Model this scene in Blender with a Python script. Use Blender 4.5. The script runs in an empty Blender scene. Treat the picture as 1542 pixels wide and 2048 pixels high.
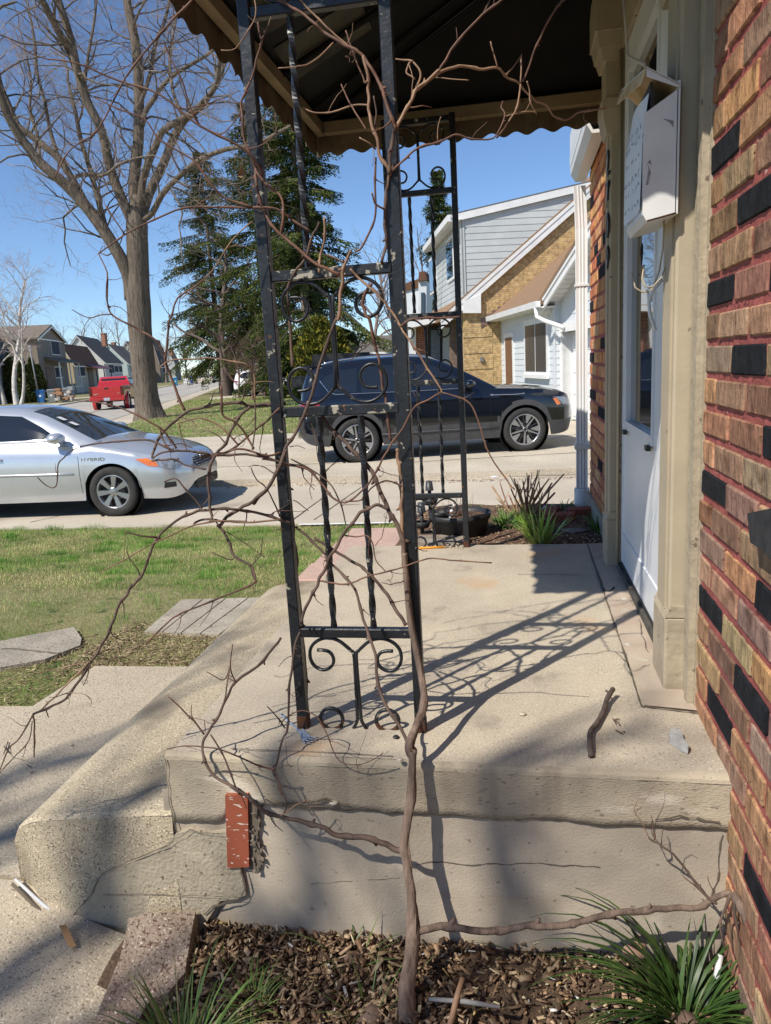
import bpy, math, random
import numpy as np
from mathutils import Vector, Matrix, noise as mnoise

random.seed(7)
rng = np.random.default_rng(7)
PI = math.pi
scene = bpy.context.scene
COL = scene.collection

# ------------------------------------------------------------------ camera
# world: Z up with the porch floor at z=0, Y runs along the house wall away from the viewer, X to the right
F_PX, CX, CY = 1475.0, 771.0, 1024.0
_r = math.radians(3.2)
_hd = np.array([math.cos(_r), -math.sin(_r), 0.0])
_vy = np.array([1032 - CX, 712 - CY, F_PX]); _vy /= np.linalg.norm(_vy)
_dn = np.cross(_vy, _hd); _dn /= np.linalg.norm(_dn)
if _dn[1] < 0: _dn = -_dn
_vx = np.cross(_vy, -_dn); _vx /= np.linalg.norm(_vx)
if _vx[0] < 0: _vx = -_vx
RW = np.array([_vx, _vy, -_dn])          # world <- camera (x right, y down, z forward)
CAM = np.array([0.0, 0.0, 0.90])
cd = bpy.data.cameras.new('camera'); cam = bpy.data.objects.new('camera', cd); COL.objects.link(cam)
cx, cy, cz = RW @ np.array([1, 0, 0]), -(RW @ np.array([0, 1, 0])), -(RW @ np.array([0, 0, 1]))
cam.matrix_world = Matrix(((cx[0], cy[0], cz[0], CAM[0]), (cx[1], cy[1], cz[1], CAM[1]), (cx[2], cy[2], cz[2], CAM[2]), (0, 0, 0, 1)))
cd.sensor_fit = 'HORIZONTAL'; cd.sensor_width = 36.0; cd.lens = 36.0 * F_PX / 1542.0
cd.clip_start = 0.02; cd.clip_end = 3000
scene.camera = cam

# ------------------------------------------------------------------ sky, sun, exposure
SUN = Vector((-0.51, -0.69, 1.0)).normalized()      # towards the sun
elev = math.asin(SUN.z); azim = math.atan2(SUN.x, SUN.y)
w = bpy.data.worlds.new('World'); scene.world = w; w.use_nodes = True
nt = w.node_tree; nt.nodes.clear()
sky = nt.nodes.new('ShaderNodeTexSky'); sky.sky_type = 'NISHITA'; sky.sun_disc = False
sky.sun_elevation = elev; sky.sun_rotation = azim
sky.air_density = 0.9; sky.dust_density = 0.05; sky.ozone_density = 6.0; sky.altitude = 900
bg = nt.nodes.new('ShaderNodeBackground'); bg.inputs['Strength'].default_value = 0.135
wo = nt.nodes.new('ShaderNodeOutputWorld')
nt.links.new(sky.outputs[0], bg.inputs[0]); nt.links.new(bg.outputs[0], wo.inputs[0])
sl = bpy.data.lights.new('sun', 'SUN'); sl.energy = 5.0; sl.angle = math.radians(0.53); sl.color = (1.0, 0.94, 0.84)
so = bpy.data.objects.new('sun', sl); COL.objects.link(so); so.location = (-20, -27, 40)
so.rotation_euler = SUN.to_track_quat('Z', 'Y').to_euler()
scene.view_settings.view_transform = 'Standard'; scene.view_settings.look = 'None'
scene.view_settings.exposure = 0.18; scene.view_settings.gamma = 1.0
scene.view_settings.use_curve_mapping = False
try:
    scene.cycles.use_denoising = True
    scene.cycles.max_bounces = 6; scene.cycles.transparent_max_bounces = 8
except Exception: pass

# ------------------------------------------------------------------ pixel -> point on a real plane
def ray(px, py): return RW @ np.array([px - CX, py - CY, F_PX])
def atz(px, py, z): v = ray(px, py); return Vector(CAM + (z - CAM[2]) / v[2] * v)
def aty(px, py, y): v = ray(px, py); return Vector(CAM + (y - CAM[1]) / v[1] * v)
def atx(px, py, x): v = ray(px, py); return Vector(CAM + (x - CAM[0]) / v[0] * v)
def atp(p, o, n):
    v = ray(*p); n = np.array(n); return Vector(CAM + np.dot(np.array(o) - CAM, n) / np.dot(v, n) * v)

# ------------------------------------------------------------------ things, tags
def tag(o, label=None, cat=None, group=None, kind=None):
    if label: o['label'] = label
    if cat: o['category'] = cat
    if group: o['group'] = group
    if kind: o['kind'] = kind
    return o
def thing(name, label, cat, loc=(0, 0, 0), rotz=0.0, group=None, local=False):
    o = bpy.data.objects.new(name, None); COL.objects.link(o)
    o.location = loc; o.rotation_euler = (0, 0, rotz); o.empty_display_size = 0.1
    if not local: o['_w'] = 1
    return tag(o, label, cat, group)
def adopt(o, parent):
    if parent is None: return o
    o.parent = parent
    root = parent
    if root.get('_w') or root.get('_wm'):
        o['_wm'] = 1
        l = root.location if root.get('_w') else Vector((0, 0, 0))
        o.matrix_parent_inverse = Matrix.Translation(-Vector(l)) if root.get('_w') else Matrix.Identity(4)
    return o
def copy_tree(o, parent=None):
    c = o.copy(); COL.objects.link(c)
    if parent is not None:
        c.parent = parent; c.matrix_parent_inverse = o.matrix_parent_inverse.copy()
    for ch in list(o.children): copy_tree(ch, c)
    return c

class MB:
    def __init__(s): s.v = []; s.f = []; s.m = []; s.sm = []
    def add(s, vs, fs, mi=0, smooth=False):
        b = len(s.v); s.v.extend([tuple(p) for p in vs])
        for f in fs: s.f.append(tuple(i + b for i in f)); s.m.append(mi); s.sm.append(smooth)
        return s
    def box(s, a, b, mi=0):
        x0, y0, z0 = a; x1, y1, z1 = b
        return s.add([(x0, y0, z0), (x1, y0, z0), (x1, y1, z0), (x0, y1, z0), (x0, y0, z1), (x1, y0, z1), (x1, y1, z1), (x0, y1, z1)],
                     [(0, 3, 2, 1), (4, 5, 6, 7), (0, 1, 5, 4), (1, 2, 6, 5), (2, 3, 7, 6), (3, 0, 4, 7)], mi)
    def bbox(s, a, b, r=0.005, mi=0):
        """box with chamfered edges"""
        a = Vector(a); b = Vector(b); c = (a + b) / 2; h = (b - a) / 2
        vs = []; idx = {}
        for sx in (-1, 1):
            for sy in (-1, 1):
                for sz in (-1, 1):
                    for k in range(3):
                        p = [sx * h.x, sy * h.y, sz * h.z]
                        for q in range(3):
                            if q != k: p[q] -= (sx, sy, sz)[q] * r
                        idx[(sx, sy, sz, k)] = len(vs); vs.append(c + Vector(p))
        fs = []
        for k in range(3):
            i, j = [q for q in range(3) if q != k]
            for sg in (-1, 1):
                lp = []
                for (u, v) in ((-1, -1), (1, -1), (1, 1), (-1, 1)):
                    t = [0, 0, 0]; t[k] = sg; t[i] = u; t[j] = v
                    lp.append(idx[(t[0], t[1], t[2], k)])
                fs.append(lp)
            for u in (-1, 1):
                for v in (-1, 1):
                    t0 = [0, 0, 0]; t0[k] = -1; t0[i] = u; t0[j] = v
                    t1 = list(t0); t1[k] = 1
                    fs.append([idx[(*t0, i)], idx[(*t1, i)], idx[(*t1, j)], idx[(*t0, j)]])
        for sx in (-1, 1):
            for sy in (-1, 1):
                for sz in (-1, 1): fs.append([idx[(sx, sy, sz, k)] for k in range(3)])
        return s.add(vs, fs, mi)
    def prism(s, pts, ext, mi=0, side_mi=None):
        n = len(pts); pts = [Vector(p) for p in pts]; e = Vector(ext)
        s.add(pts + [p + e for p in pts], [tuple(range(n)), tuple(range(2 * n - 1, n - 1, -1))], mi)
        b = len(s.v) - 2 * n
        for i in range(n):
            j = (i + 1) % n
            s.f.append((b + i, b + i + n, b + j + n, b + j)); s.m.append(mi if side_mi is None else side_mi); s.sm.append(False)
        return s
    def tube(s, pts, rad, n=8, mi=0, cap=True, smooth=True, twist=0.0, flat=1.0):
        pts = [Vector(p) for p in pts]
        if not isinstance(rad, (list, tuple)): rad = [rad] * len(pts)
        vs = []; fs = []; up = None
        for i, p in enumerate(pts):
            t = (pts[min(i + 1, len(pts) - 1)] - pts[max(i - 1, 0)])
            if t.length < 1e-9: t = Vector((0, 0, 1))
            t.normalize()
            if up is None:
                up = Vector((0, 0, 1)) if abs(t.z) < 0.9 else Vector((0, 1, 0))
            a = t.cross(up)
            if a.length < 1e-6: a = t.cross(Vector((1, 0.3, 0)))
            a.normalize(); bb = a.cross(t).normalized(); up = bb
            for k in range(n):
                an = 2 * PI * k / n + twist * i
                vs.append(p + a * (math.cos(an) * rad[i]) + bb * (math.sin(an) * rad[i] * flat))
        for i in range(len(pts) - 1):
            for k in range(n):
                k2 = (k + 1) % n
                fs.append((i * n + k, i * n + k2, (i + 1) * n + k2, (i + 1) * n + k))
        if cap:
            fs.append(tuple(range(n - 1, -1, -1))); fs.append(tuple(range((len(pts) - 1) * n, len(pts) * n)))
        return s.add(vs, fs, mi, smooth)
    def lathe(s, c, prof, n=24, axis='z', mi=0, smooth=True, sx=1.0):
        c = Vector(c); vs = []; fs = []
        for (r, h) in prof:
            for k in range(n):
                a = 2 * PI * k / n; u, v = r * math.cos(a) * sx, r * math.sin(a)
                vs.append(c + (Vector((u, v, h)) if axis == 'z' else Vector((u, h, v)) if axis == 'y' else Vector((h, u, v))))
        m = len(prof)
        for i in range(m - 1):
            for k in range(n):
                k2 = (k + 1) % n; fs.append((i * n + k, i * n + k2, (i + 1) * n + k2, (i + 1) * n + k))
        return s.add(vs, fs, mi, smooth)
    def disc(s, c, r, n=24, axis='z', mi=0):
        c = Vector(c); vs = []
        for k in range(n):
            a = 2 * PI * k / n; u, v = r * math.cos(a), r * math.sin(a)
            vs.append(c + (Vector((u, v, 0)) if axis == 'z' else Vector((u, 0, v)) if axis == 'y' else Vector((0, u, v))))
        return s.add(vs, [tuple(range(n))], mi)
    def quad(s, a, b, c, d, mi=0): return s.add([a, b, c, d], [(0, 1, 2, 3)], mi)
    def build(s, name, mats, parent=None, label=None, cat=None, group=None, kind=None, auto=None):
        me = bpy.data.meshes.new(name); me.from_pydata(s.v, [], s.f)
        if not isinstance(mats, (list, tuple)): mats = [mats]
        for m in mats: me.materials.append(m)
        me.polygons.foreach_set('material_index', s.m); me.polygons.foreach_set('use_smooth', s.sm)
        import bmesh
        bm = bmesh.new(); bm.from_mesh(me); bmesh.ops.recalc_face_normals(bm, faces=bm.faces); bm.to_mesh(me); bm.free()
        me.update()
        o = bpy.data.objects.new(name, me); COL.objects.link(o)
        adopt(o, parent); tag(o, label, cat, group, kind)
        return o

def bigmesh(name, verts, faces, mat, parent=None, cols=None, smooth=False):
    """fast mesh from numpy arrays; faces (M,3) or (M,4); cols (N,3) per-vertex colour"""
    verts = np.asarray(verts, np.float32); faces = np.asarray(faces, np.int32)
    me = bpy.data.meshes.new(name); k = faces.shape[1]
    me.vertices.add(len(verts)); me.vertices.foreach_set('co', verts.ravel())
    me.loops.add(faces.size); me.loops.foreach_set('vertex_index', faces.ravel())
    me.polygons.add(len(faces)); me.polygons.foreach_set('loop_start', np.arange(0, faces.size, k, dtype=np.int32))
    me.polygons.foreach_set('loop_total', np.full(len(faces), k, np.int32))
    if smooth: me.polygons.foreach_set('use_smooth', np.ones(len(faces), bool))
    me.update(calc_edges=True)
    if cols is not None:
        at = me.color_attributes.new('Col', 'FLOAT_COLOR', 'POINT')
        c4 = np.ones((len(verts), 4), np.float32); c4[:, :3] = cols; at.data.foreach_set('color', c4.ravel())
    me.materials.append(mat)
    o = bpy.data.objects.new(name, me); COL.objects.link(o); adopt(o, parent)
    return o

# ------------------------------------------------------------------ materials
MATS = {}
def newmat(name):
    m = bpy.data.materials.new(name); m.use_nodes = True; MATS[name] = m
    return m, m.node_tree, m.node_tree.nodes['Principled BSDF']
def c4(c): return (c[0], c[1], c[2], 1.0)
def M(name, c, c2=None, sc=4.0, rough=0.8, metal=0.0, bump=0.0, bsc=60.0, spec=0.4, specks=(), coat=0.0, detail=6, lo=0.35, hi=0.65, attr=False, stretch=None, trans=0.0, bdist=0.02, streak=None):
    """specks: list of (colour, scale, threshold, softness)"""
    m, t, b = newmat(name); N = t.nodes; L = t.links
    tc = N.new('ShaderNodeTexCoord'); co = tc.outputs['Object']
    if stretch:
        mp = N.new('ShaderNodeMapping'); mp.inputs['Scale'].default_value = stretch; L.new(co, mp.inputs[0]); co = mp.outputs[0]
    b.inputs['Roughness'].default_value = rough; b.inputs['Metallic'].default_value = metal
    b.inputs['Specular IOR Level'].default_value = spec
    if coat: b.inputs['Coat Weight'].default_value = coat; b.inputs['Coat Roughness'].default_value = 0.04
    cur = None
    if attr:
        a = N.new('ShaderNodeAttribute'); a.attribute_name = 'Col'; cur = a.outputs['Color']
        if c2 is not None:
            nz = N.new('ShaderNodeTexNoise'); nz.inputs['Scale'].default_value = sc; nz.inputs['Detail'].default_value = detail; L.new(co, nz.inputs[0])
            rp = N.new('ShaderNodeValToRGB'); rp.color_ramp.elements[0].position = lo; rp.color_ramp.elements[1].position = hi
            rp.color_ramp.elements[0].color = c4(c); rp.color_ramp.elements[1].color = c4(c2); L.new(nz.outputs['Fac'], rp.inputs[0])
            mx = N.new('ShaderNodeMix'); mx.data_type = 'RGBA'; mx.blend_type = 'MULTIPLY'; mx.inputs[0].default_value = 1.0
            L.new(cur, mx.inputs[6]); L.new(rp.outputs[0], mx.inputs[7]); cur = mx.outputs[2]
    elif c2 is not None:
        nz = N.new('ShaderNodeTexNoise'); nz.inputs['Scale'].default_value = sc; nz.inputs['Detail'].default_value = detail; nz.inputs['Roughness'].default_value = 0.6; L.new(co, nz.inputs[0])
        rp = N.new('ShaderNodeValToRGB'); rp.color_ramp.elements[0].position = lo; rp.color_ramp.elements[1].position = hi
        rp.color_ramp.elements[0].color = c4(c); rp.color_ramp.elements[1].color = c4(c2)
        L.new(nz.outputs['Fac'], rp.inputs[0]); cur = rp.outputs[0]
    else:
        rg = N.new('ShaderNodeRGB'); rg.outputs[0].default_value = c4(c); cur = rg.outputs[0]
    for (sc_, ss, th, so_) in specks:
        nz = N.new('ShaderNodeTexNoise'); nz.inputs['Scale'].default_value = ss; nz.inputs['Detail'].default_value = 6; L.new(co, nz.inputs[0])
        rp = N.new('ShaderNodeValToRGB'); rp.color_ramp.elements[0].position = th; rp.color_ramp.elements[1].position = min(1.0, th + so_)
        L.new(nz.outputs['Fac'], rp.inputs[0])
        mx = N.new('ShaderNodeMix'); mx.data_type = 'RGBA'; L.new(rp.outputs[0], mx.inputs[0]); L.new(cur, mx.inputs[6]); mx.inputs[7].default_value = c4(sc_); cur = mx.outputs[2]
    if streak:
        mp2 = N.new('ShaderNodeMapping'); mp2.inputs['Scale'].default_value = (1, 1, 0.12); L.new(tc.outputs['Object'], mp2.inputs[0])
        nz = N.new('ShaderNodeTexNoise'); nz.inputs['Scale'].default_value = streak[1]; nz.inputs['Detail'].default_value = 7; L.new(mp2.outputs[0], nz.inputs[0])
        rp = N.new('ShaderNodeValToRGB'); rp.color_ramp.elements[0].position = streak[2]; rp.color_ramp.elements[1].position = streak[2] + streak[3]; L.new(nz.outputs['Fac'], rp.inputs[0])
        mx = N.new('ShaderNodeMix'); mx.data_type = 'RGBA'; L.new(rp.outputs[0], mx.inputs[0]); L.new(cur, mx.inputs[6]); mx.inputs[7].default_value = c4(streak[0]); cur = mx.outputs[2]
    L.new(cur, b.inputs['Base Color'])
    if bump:
        nb = N.new('ShaderNodeTexNoise'); nb.inputs['Scale'].default_value = bsc; nb.inputs['Detail'].default_value = 5; L.new(co, nb.inputs[0])
        bp = N.new('ShaderNodeBump'); bp.inputs['Strength'].default_value = bump; bp.inputs['Distance'].default_value = bdist
        L.new(nb.outputs['Fac'], bp.inputs['Height']); L.new(bp.outputs[0], b.inputs['Normal'])
    if trans:
        b.inputs['Transmission Weight'].default_value = trans
    return m
def glassy(name, c, rough=0.03, spec=0.8):
    m, t, b = newmat(name); b.inputs['Base Color'].default_value = c4(c); b.inputs['Roughness'].default_value = rough
    b.inputs['Specular IOR Level'].default_value = spec; b.inputs['Coat Weight'].default_value = 0.5; b.inputs['Coat Roughness'].default_value = 0.01
    return m

mConc = M('porch_concrete', (0.50, 0.43, 0.325), (0.37, 0.315, 0.24), 2.6, 0.9, bump=0.35, bsc=160, bdist=0.004, specks=[((0.27, 0.22, 0.165), 210, 0.585, 0.06), ((0.62, 0.55, 0.44), 240, 0.60, 0.05), ((0.48, 0.31, 0.17), 3.1, 0.60, 0.14), ((0.25, 0.215, 0.17), 5.2, 0.62, 0.12)], stretch=(1.0, 0.75, 1))
mAgg = M('exposed_aggregate', (0.47, 0.395, 0.275), (0.34, 0.28, 0.19), 3.0, 0.92, bump=0.5, bsc=190, bdist=0.006, specks=[((0.18, 0.135, 0.09), 190, 0.56, 0.05), ((0.68, 0.59, 0.43), 210, 0.59, 0.05), ((0.19, 0.155, 0.11), 3.2, 0.56, 0.16)])
mFace = M('cast_concrete_face', (0.47, 0.40, 0.29), (0.33, 0.275, 0.20), 2.6, 0.95, bump=0.45, bsc=170, bdist=0.005, specks=[((0.20, 0.17, 0.13), 90, 0.63, 0.06), ((0.24, 0.20, 0.155), 1.9, 0.56, 0.16), ((0.60, 0.53, 0.42), 7, 0.62, 0.08)], stretch=(0.7, 1, 1.6), streak=((0.22, 0.18, 0.135), 9, 0.56, 0.2))
mParge = M('parged_concrete', (0.46, 0.39, 0.30), (0.36, 0.305, 0.235), 3.4, 0.95, bump=0.32, bsc=170, bdist=0.004, specks=[((0.24, 0.20, 0.16), 55, 0.66, 0.05), ((0.26, 0.22, 0.17), 2.2, 0.60, 0.14), ((0.56, 0.49, 0.39), 6, 0.62, 0.1)], streak=((0.24, 0.2, 0.15), 7, 0.58, 0.2))
mWalk = M('walk_concrete', (0.46, 0.39, 0.285), (0.36, 0.30, 0.22), 1.4, 0.92, bump=0.6, bsc=150, bdist=0.005, specks=[((0.20, 0.16, 0.115), 160, 0.575, 0.05), ((0.66, 0.58, 0.45), 180, 0.60, 0.05), ((0.26, 0.215, 0.16), 2.6, 0.60, 0.15)])
mDrive = M('driveway_concrete', (0.52, 0.455, 0.36), (0.42, 0.365, 0.285), 0.7, 0.92, bump=0.2, bsc=60, bdist=0.004, specks=[((0.30, 0.255, 0.2), 90, 0.62, 0.06), ((0.34, 0.29, 0.23), 0.9, 0.60, 0.12)])
mDrive2 = M('old_driveway_concrete', (0.54, 0.475, 0.375), (0.43, 0.375, 0.29), 0.9, 0.95, bump=0.7, bsc=45, bdist=0.01, specks=[((0.27, 0.22, 0.165), 55, 0.58, 0.06), ((0.66, 0.6, 0.5), 70, 0.60, 0.06)])
mRoad = M('road_surface', (0.42, 0.39, 0.34), (0.34, 0.315, 0.28), 0.25, 0.95, bump=0.2, bsc=20, specks=[((0.22, 0.2, 0.18), 1.5, 0.66, 0.03)])
mJoint = M('dark_joint', (0.07, 0.055, 0.04), (0.12, 0.09, 0.06), 20, 1.0)
mCrack = M('crack_dark', (0.13, 0.105, 0.075), None, rough=1.0)
mIron = M('black_iron_paint', (0.008, 0.009, 0.011), (0.018, 0.020, 0.024), 14, 0.38, bump=0.35, bsc=70, bdist=0.004, spec=0.45, specks=[((0.30, 0.27, 0.21), 42, 0.665, 0.02), ((0.14, 0.06, 0.022), 30, 0.69, 0.03)])
mIronCh = M('chipped_iron_paint', (0.010, 0.011, 0.014), (0.022, 0.025, 0.03), 14, 0.42, bump=0.4, bsc=60, bdist=0.004, specks=[((0.36, 0.33, 0.26), 32, 0.575, 0.025), ((0.20, 0.085, 0.03), 26, 0.665, 0.03)])
mRust = M('rusty_iron', (0.10, 0.035, 0.012), (0.03, 0.02, 0.016), 26, 0.85, bump=0.4, bsc=90, bdist=0.003)
mBark = M('vine_bark', (0.150, 0.098, 0.073), (0.068, 0.045, 0.036), 30, 0.85, bump=0.6, bsc=70, bdist=0.004, stretch=(1, 1, 0.3))
mCane = M('vine_cane_red', (0.19, 0.092, 0.056), (0.085, 0.046, 0.034), 22, 0.65, bump=0.2, bsc=120, bdist=0.002)
mCaneT = M('vine_cane_tan', (0.33, 0.205, 0.125), (0.18, 0.10, 0.06), 18, 0.7, bump=0.2, bsc=120, bdist=0.002)
mTrunkV = M('old_vine_trunk', (0.22, 0.155, 0.115), (0.10, 0.068, 0.052), 26, 0.9, bump=0.9, bsc=55, bdist=0.008, stretch=(1.6, 1.6, 0.22))
mTrim = M('cream_trim_paint', (0.44, 0.365, 0.255), (0.385, 0.32, 0.225), 6, 0.6, bump=0.25, bsc=70, bdist=0.003, specks=[((0.2, 0.16, 0.11), 28, 0.70, 0.04)])
mTrimD = M('cream_trim_flaking', (0.42, 0.35, 0.245), (0.33, 0.275, 0.195), 9, 0.7, bump=0.8, bsc=34, bdist=0.006, specks=[((0.16, 0.12, 0.085), 30, 0.66, 0.03)])
mWhite = M('white_paint', (0.78, 0.78, 0.77), (0.70, 0.70, 0.69), 3, 0.45)
mDoorW = M('white_door_panel', (0.72, 0.74, 0.76), (0.66, 0.68, 0.70), 5, 0.35)
mBox = M('white_enamel', (0.74, 0.74, 0.73), (0.64, 0.64, 0.63), 7, 0.4, specks=[((0.32, 0.14, 0.05), 16, 0.70, 0.05)])
mBoxIn = M('rusted_enamel', (0.42, 0.27, 0.12), (0.62, 0.50, 0.32), 11, 0.75, specks=[((0.16, 0.07, 0.03), 24, 0.6, 0.08)])
mAwn = M('awning_valance', (0.150, 0.105, 0.060), (0.085, 0.06, 0.036), 5, 0.65, bump=0.3, bsc=30, bdist=0.004, specks=[((0.03, 0.022, 0.014), 9, 0.62, 0.08)])
mAwnF = M('awning_frame_cream', (0.30, 0.225, 0.125), (0.20, 0.15, 0.085), 6, 0.65, specks=[((0.05, 0.035, 0.02), 14, 0.64, 0.06)])
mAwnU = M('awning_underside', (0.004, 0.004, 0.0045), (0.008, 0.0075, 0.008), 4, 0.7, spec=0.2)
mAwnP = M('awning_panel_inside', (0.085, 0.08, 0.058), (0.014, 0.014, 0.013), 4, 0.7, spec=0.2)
mGlass = glassy('window_glass', (0.015, 0.018, 0.022))
mBlack = M('black_plastic', (0.02, 0.02, 0.021), (0.03, 0.03, 0.031), 8, 0.5)
mDarkVoid = M('dark_interior', (0.008, 0.008, 0.009), None, rough=0.9)
mVC = M('vertex_coloured', (0.75, 0.75, 0.75), (1.15, 1.15, 1.15), 26, 0.9, attr=True, spec=0.25)
mBlade = M('grass_blade', (0.8, 0.8, 0.8), (1.2, 1.2, 1.2), 2.0, 0.65, attr=True, spec=0.3)
mShiny = M('glossy_leaf', (0.85, 0.85, 0.85), (1.15, 1.15, 1.15), 9, 0.42, attr=True, spec=0.3)
mChip = M('mulch_chip', (0.7, 0.7, 0.7), (1.25, 1.25, 1.25), 60, 0.95, attr=True, spec=0.2)
# ================================================================== THE SETTING
def sstep(a, b, t): t = min(1, max(0, (t - a) / (b - a))); return t * t * (3 - 2 * t)
def gz(x, y):
    if y < 8.3: return -0.478 - 0.412 * sstep(3.2, 8.1, y) - 0.22 * sstep(2.55, 2.3, y) * sstep(-6.5, -5.0, x)
    return -0.94
US = Vector((-0.3285, 0.9445, 0)); VS = Vector((0.9445, 0.3285, 0))      # along the street (away), across it (towards our side)
KR = Vector((-23.7, 47.6, 0))                                            # a point on our kerb
def st(a, b, z=0): return KR + US * a + VS * b + Vector((0, 0, z))        # street coordinates

def sheet(name, pts, z, mat, thick=0.0, kind='structure'):
    m = MB(); P = [Vector((p[0], p[1], z)) for p in pts]
    if thick: m.prism(P, (0, 0, -thick))
    else: m.add(P, [tuple(range(len(P)))])
    return m.build(name, mat, kind=kind)

# the ground: one sheet to the horizon
mGround = M('lawn_soil', (0.15, 0.155, 0.05), (0.25, 0.215, 0.10), 1.3, 0.95, bump=0.8, bsc=55, bdist=0.02, specks=[((0.30, 0.25, 0.14), 16, 0.60, 0.1), ((0.06, 0.085, 0.02), 9, 0.60, 0.1)])
xs = sorted(set([-900, -400, -220, -140, -90, -60, -40, -28] + [round(-20 + 1.0 * i, 2) for i in range(13)] + [round(-7 + 0.2 * i, 2) for i in range(36)] + [0.2, 0.43, 1, 2, 4, 8, 14, 22, 35, 60, 120, 300, 900]))
ys = sorted(set([-60, -30, -15, -8, -4, -2] + [round(-1 + 0.2 * i, 2) for i in range(48)] + [9, 11, 14, 18.4, 24, 32, 45, 65, 95, 140, 220, 400, 900, 1800]))
V = []; Fc = []
for j, y in enumerate(ys):
    for i, x in enumerate(xs):
        b = 0.014 * mnoise.noise(Vector((x * 1.7, y * 1.7, 3.1))) if y < 8.2 else 0
        V.append((x, y, gz(x, y) + b))
for j in range(len(ys) - 1):
    for i in range(len(xs) - 1):
        a = j * len(xs) + i; Fc.append((a, a + 1, a + 1 + len(xs), a + len(xs)))
MB().add(V, Fc, 0, True).build('ground', mGround, kind='structure')

# driveways, road, lawns beyond
sheet('driveway', [(-60, 8.05), (-4.0, 8.05), (1.6, 8.0), (1.6, 11.2), (-60, 10.9)], -0.87, mDrive, 0.05)
m = MB(); m.box((-60, 8.2, 0), (1.6, 8.2, 0)) if False else None
d2 = [(-60, 10.95), (-4.6, 10.92), (3.0, 11.2), (3.0, 19.2), (-5.3, 18.72), (-60, 18.2)]
m = MB(); P = [Vector((x, y, -0.77)) for x, y in d2]; n = len(P)
m.prism(P, (0, 0, -0.14)); m.build('raised_driveway', mDrive2, kind='structure')
# joints and cracks of the two driveways
m = MB()
def strip(m, a, b, w_, z, mi=0, jit=0.0, n=14):
    a = Vector((a[0], a[1], 0)); b = Vector((b[0], b[1], 0)); d = (b - a); s = Vector((-d.y, d.x, 0)).normalized()
    L_ = []; R_ = []
    off = 0.0
    for i in range(n + 1):
        off += random.uniform(-jit, jit)
        p = a + d * (i / n) + s * off; ww = w_ * random.uniform(0.5, 1.3) if jit else w_
        L_.append((p + s * ww / 2 + Vector((0, 0, z)))[:]); R_.append((p - s * ww / 2 + Vector((0, 0, z)))[:])
    for i in range(n): m.quad(R_[i], R_[i + 1], L_[i + 1], L_[i], mi)
for px in ((1290 - 130, 940, 1235, 1040),):
    a = atz(1160, 950, -0.87); b = atz(1184, 1015, -0.87); strip(m, a, b, 0.035, -0.866, 0, 0.004)
strip(m, atz(628, 1040, -0.87), atz(722, 975, -0.87), 0.02, -0.866, 0, 0.003)
strip(m, atz(560, 1060, -0.87), atz(660, 985, -0.87), 0.02, -0.866, 0, 0.003)
strip(m, (-60, 10.88), (1.6, 11.14), 0.05, -0.866, 0, 0.006, 60)
strip(m, atz(60, 1045, -0.87), atz(330, 985, -0.87), 0.02, -0.866, 0, 0.003)
strip(m, (-3.05, 11.1), (-3.3, 13.6), 0.035, -0.766, 0, 0.006)
strip(m, atz(820, 925, -0.77), atz(1165, 905, -0.77), 0.03, -0.766, 0, 0.012)
strip(m, atz(1100, 878, -0.77), atz(1168, 866, -0.77), 0.03, -0.766, 0, 0.012)
strip(m, (-11, 12.4), (-3.1, 12.55), 0.02, -0.766, 0, 0.01)
m.build('driveway_joints', mJoint, kind='structure')
m = MB(); a, b = atz(598, 1048, -0.86), atz(785, 1044, -0.86); strip(m, a, b, 0.07, -0.864)
m.build('painted_edge_line', M('white_line_paint', (0.74, 0.73, 0.70), (0.6, 0.58, 0.54), 20, 0.8), kind='structure')

sheet('front_lawn', [(-5.25, 18.75), (40, 20.5), (60, 160), st(170, 1.6), st(-26, 1.6), (-14, 18.45)], -0.80, mGround, 0.12)
sheet('road', [st(-90, 1.6), st(700, 1.6), st(700, -8.5), st(-90, -8.5)], -0.885, mRoad)
sheet('gutter_strip', [st(-26, 1.55), st(300, 1.55), st(300, 0.1), st(-26, 0.1)], -0.880, mDrive)
sheet('far_lawn', [st(-60, -8.7), st(500, -8.7), st(500, -60), st(-60, -60)], -0.84, mGround, 0.09)
sheet('far_kerb', [st(-60, -8.5), st(500, -8.5), st(500, -8.9), st(-60, -8.9)], -0.80, mDrive, 0.1)
for k, a in enumerate((7, 24, 46, 76)):
    sheet('drive_apron', [st(a, -8.6), st(a + 5, -8.6), st(a + 5, -22), st(a, -22)], -0.835, mDrive)
m = MB(); strip(m, st(-24, -2.8), st(160, -2.8), 0.12, -0.881, 0, 0.03, 80); strip(m, st(-24, 0.05), st(160, 0.05), 0.10, -0.8755, 0, 0.02, 80)
for k in range(9): strip(m, st(k * 12 + 3, 1.4), st(k * 12 + 2.2, -8.4), 0.10, -0.881, 0, 0.06, 20)
m.build('road_cracks', mJoint, kind='structure')
# strip of pavement crossing the front lawn
sheet('lawn_path', [atz(420, 800, -0.795), atz(560, 786, -0.795), atz(700, 776, -0.795), atz(700, 772, -0.795), atz(420, 795, -0.795)], -0.795, mDrive)

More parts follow.
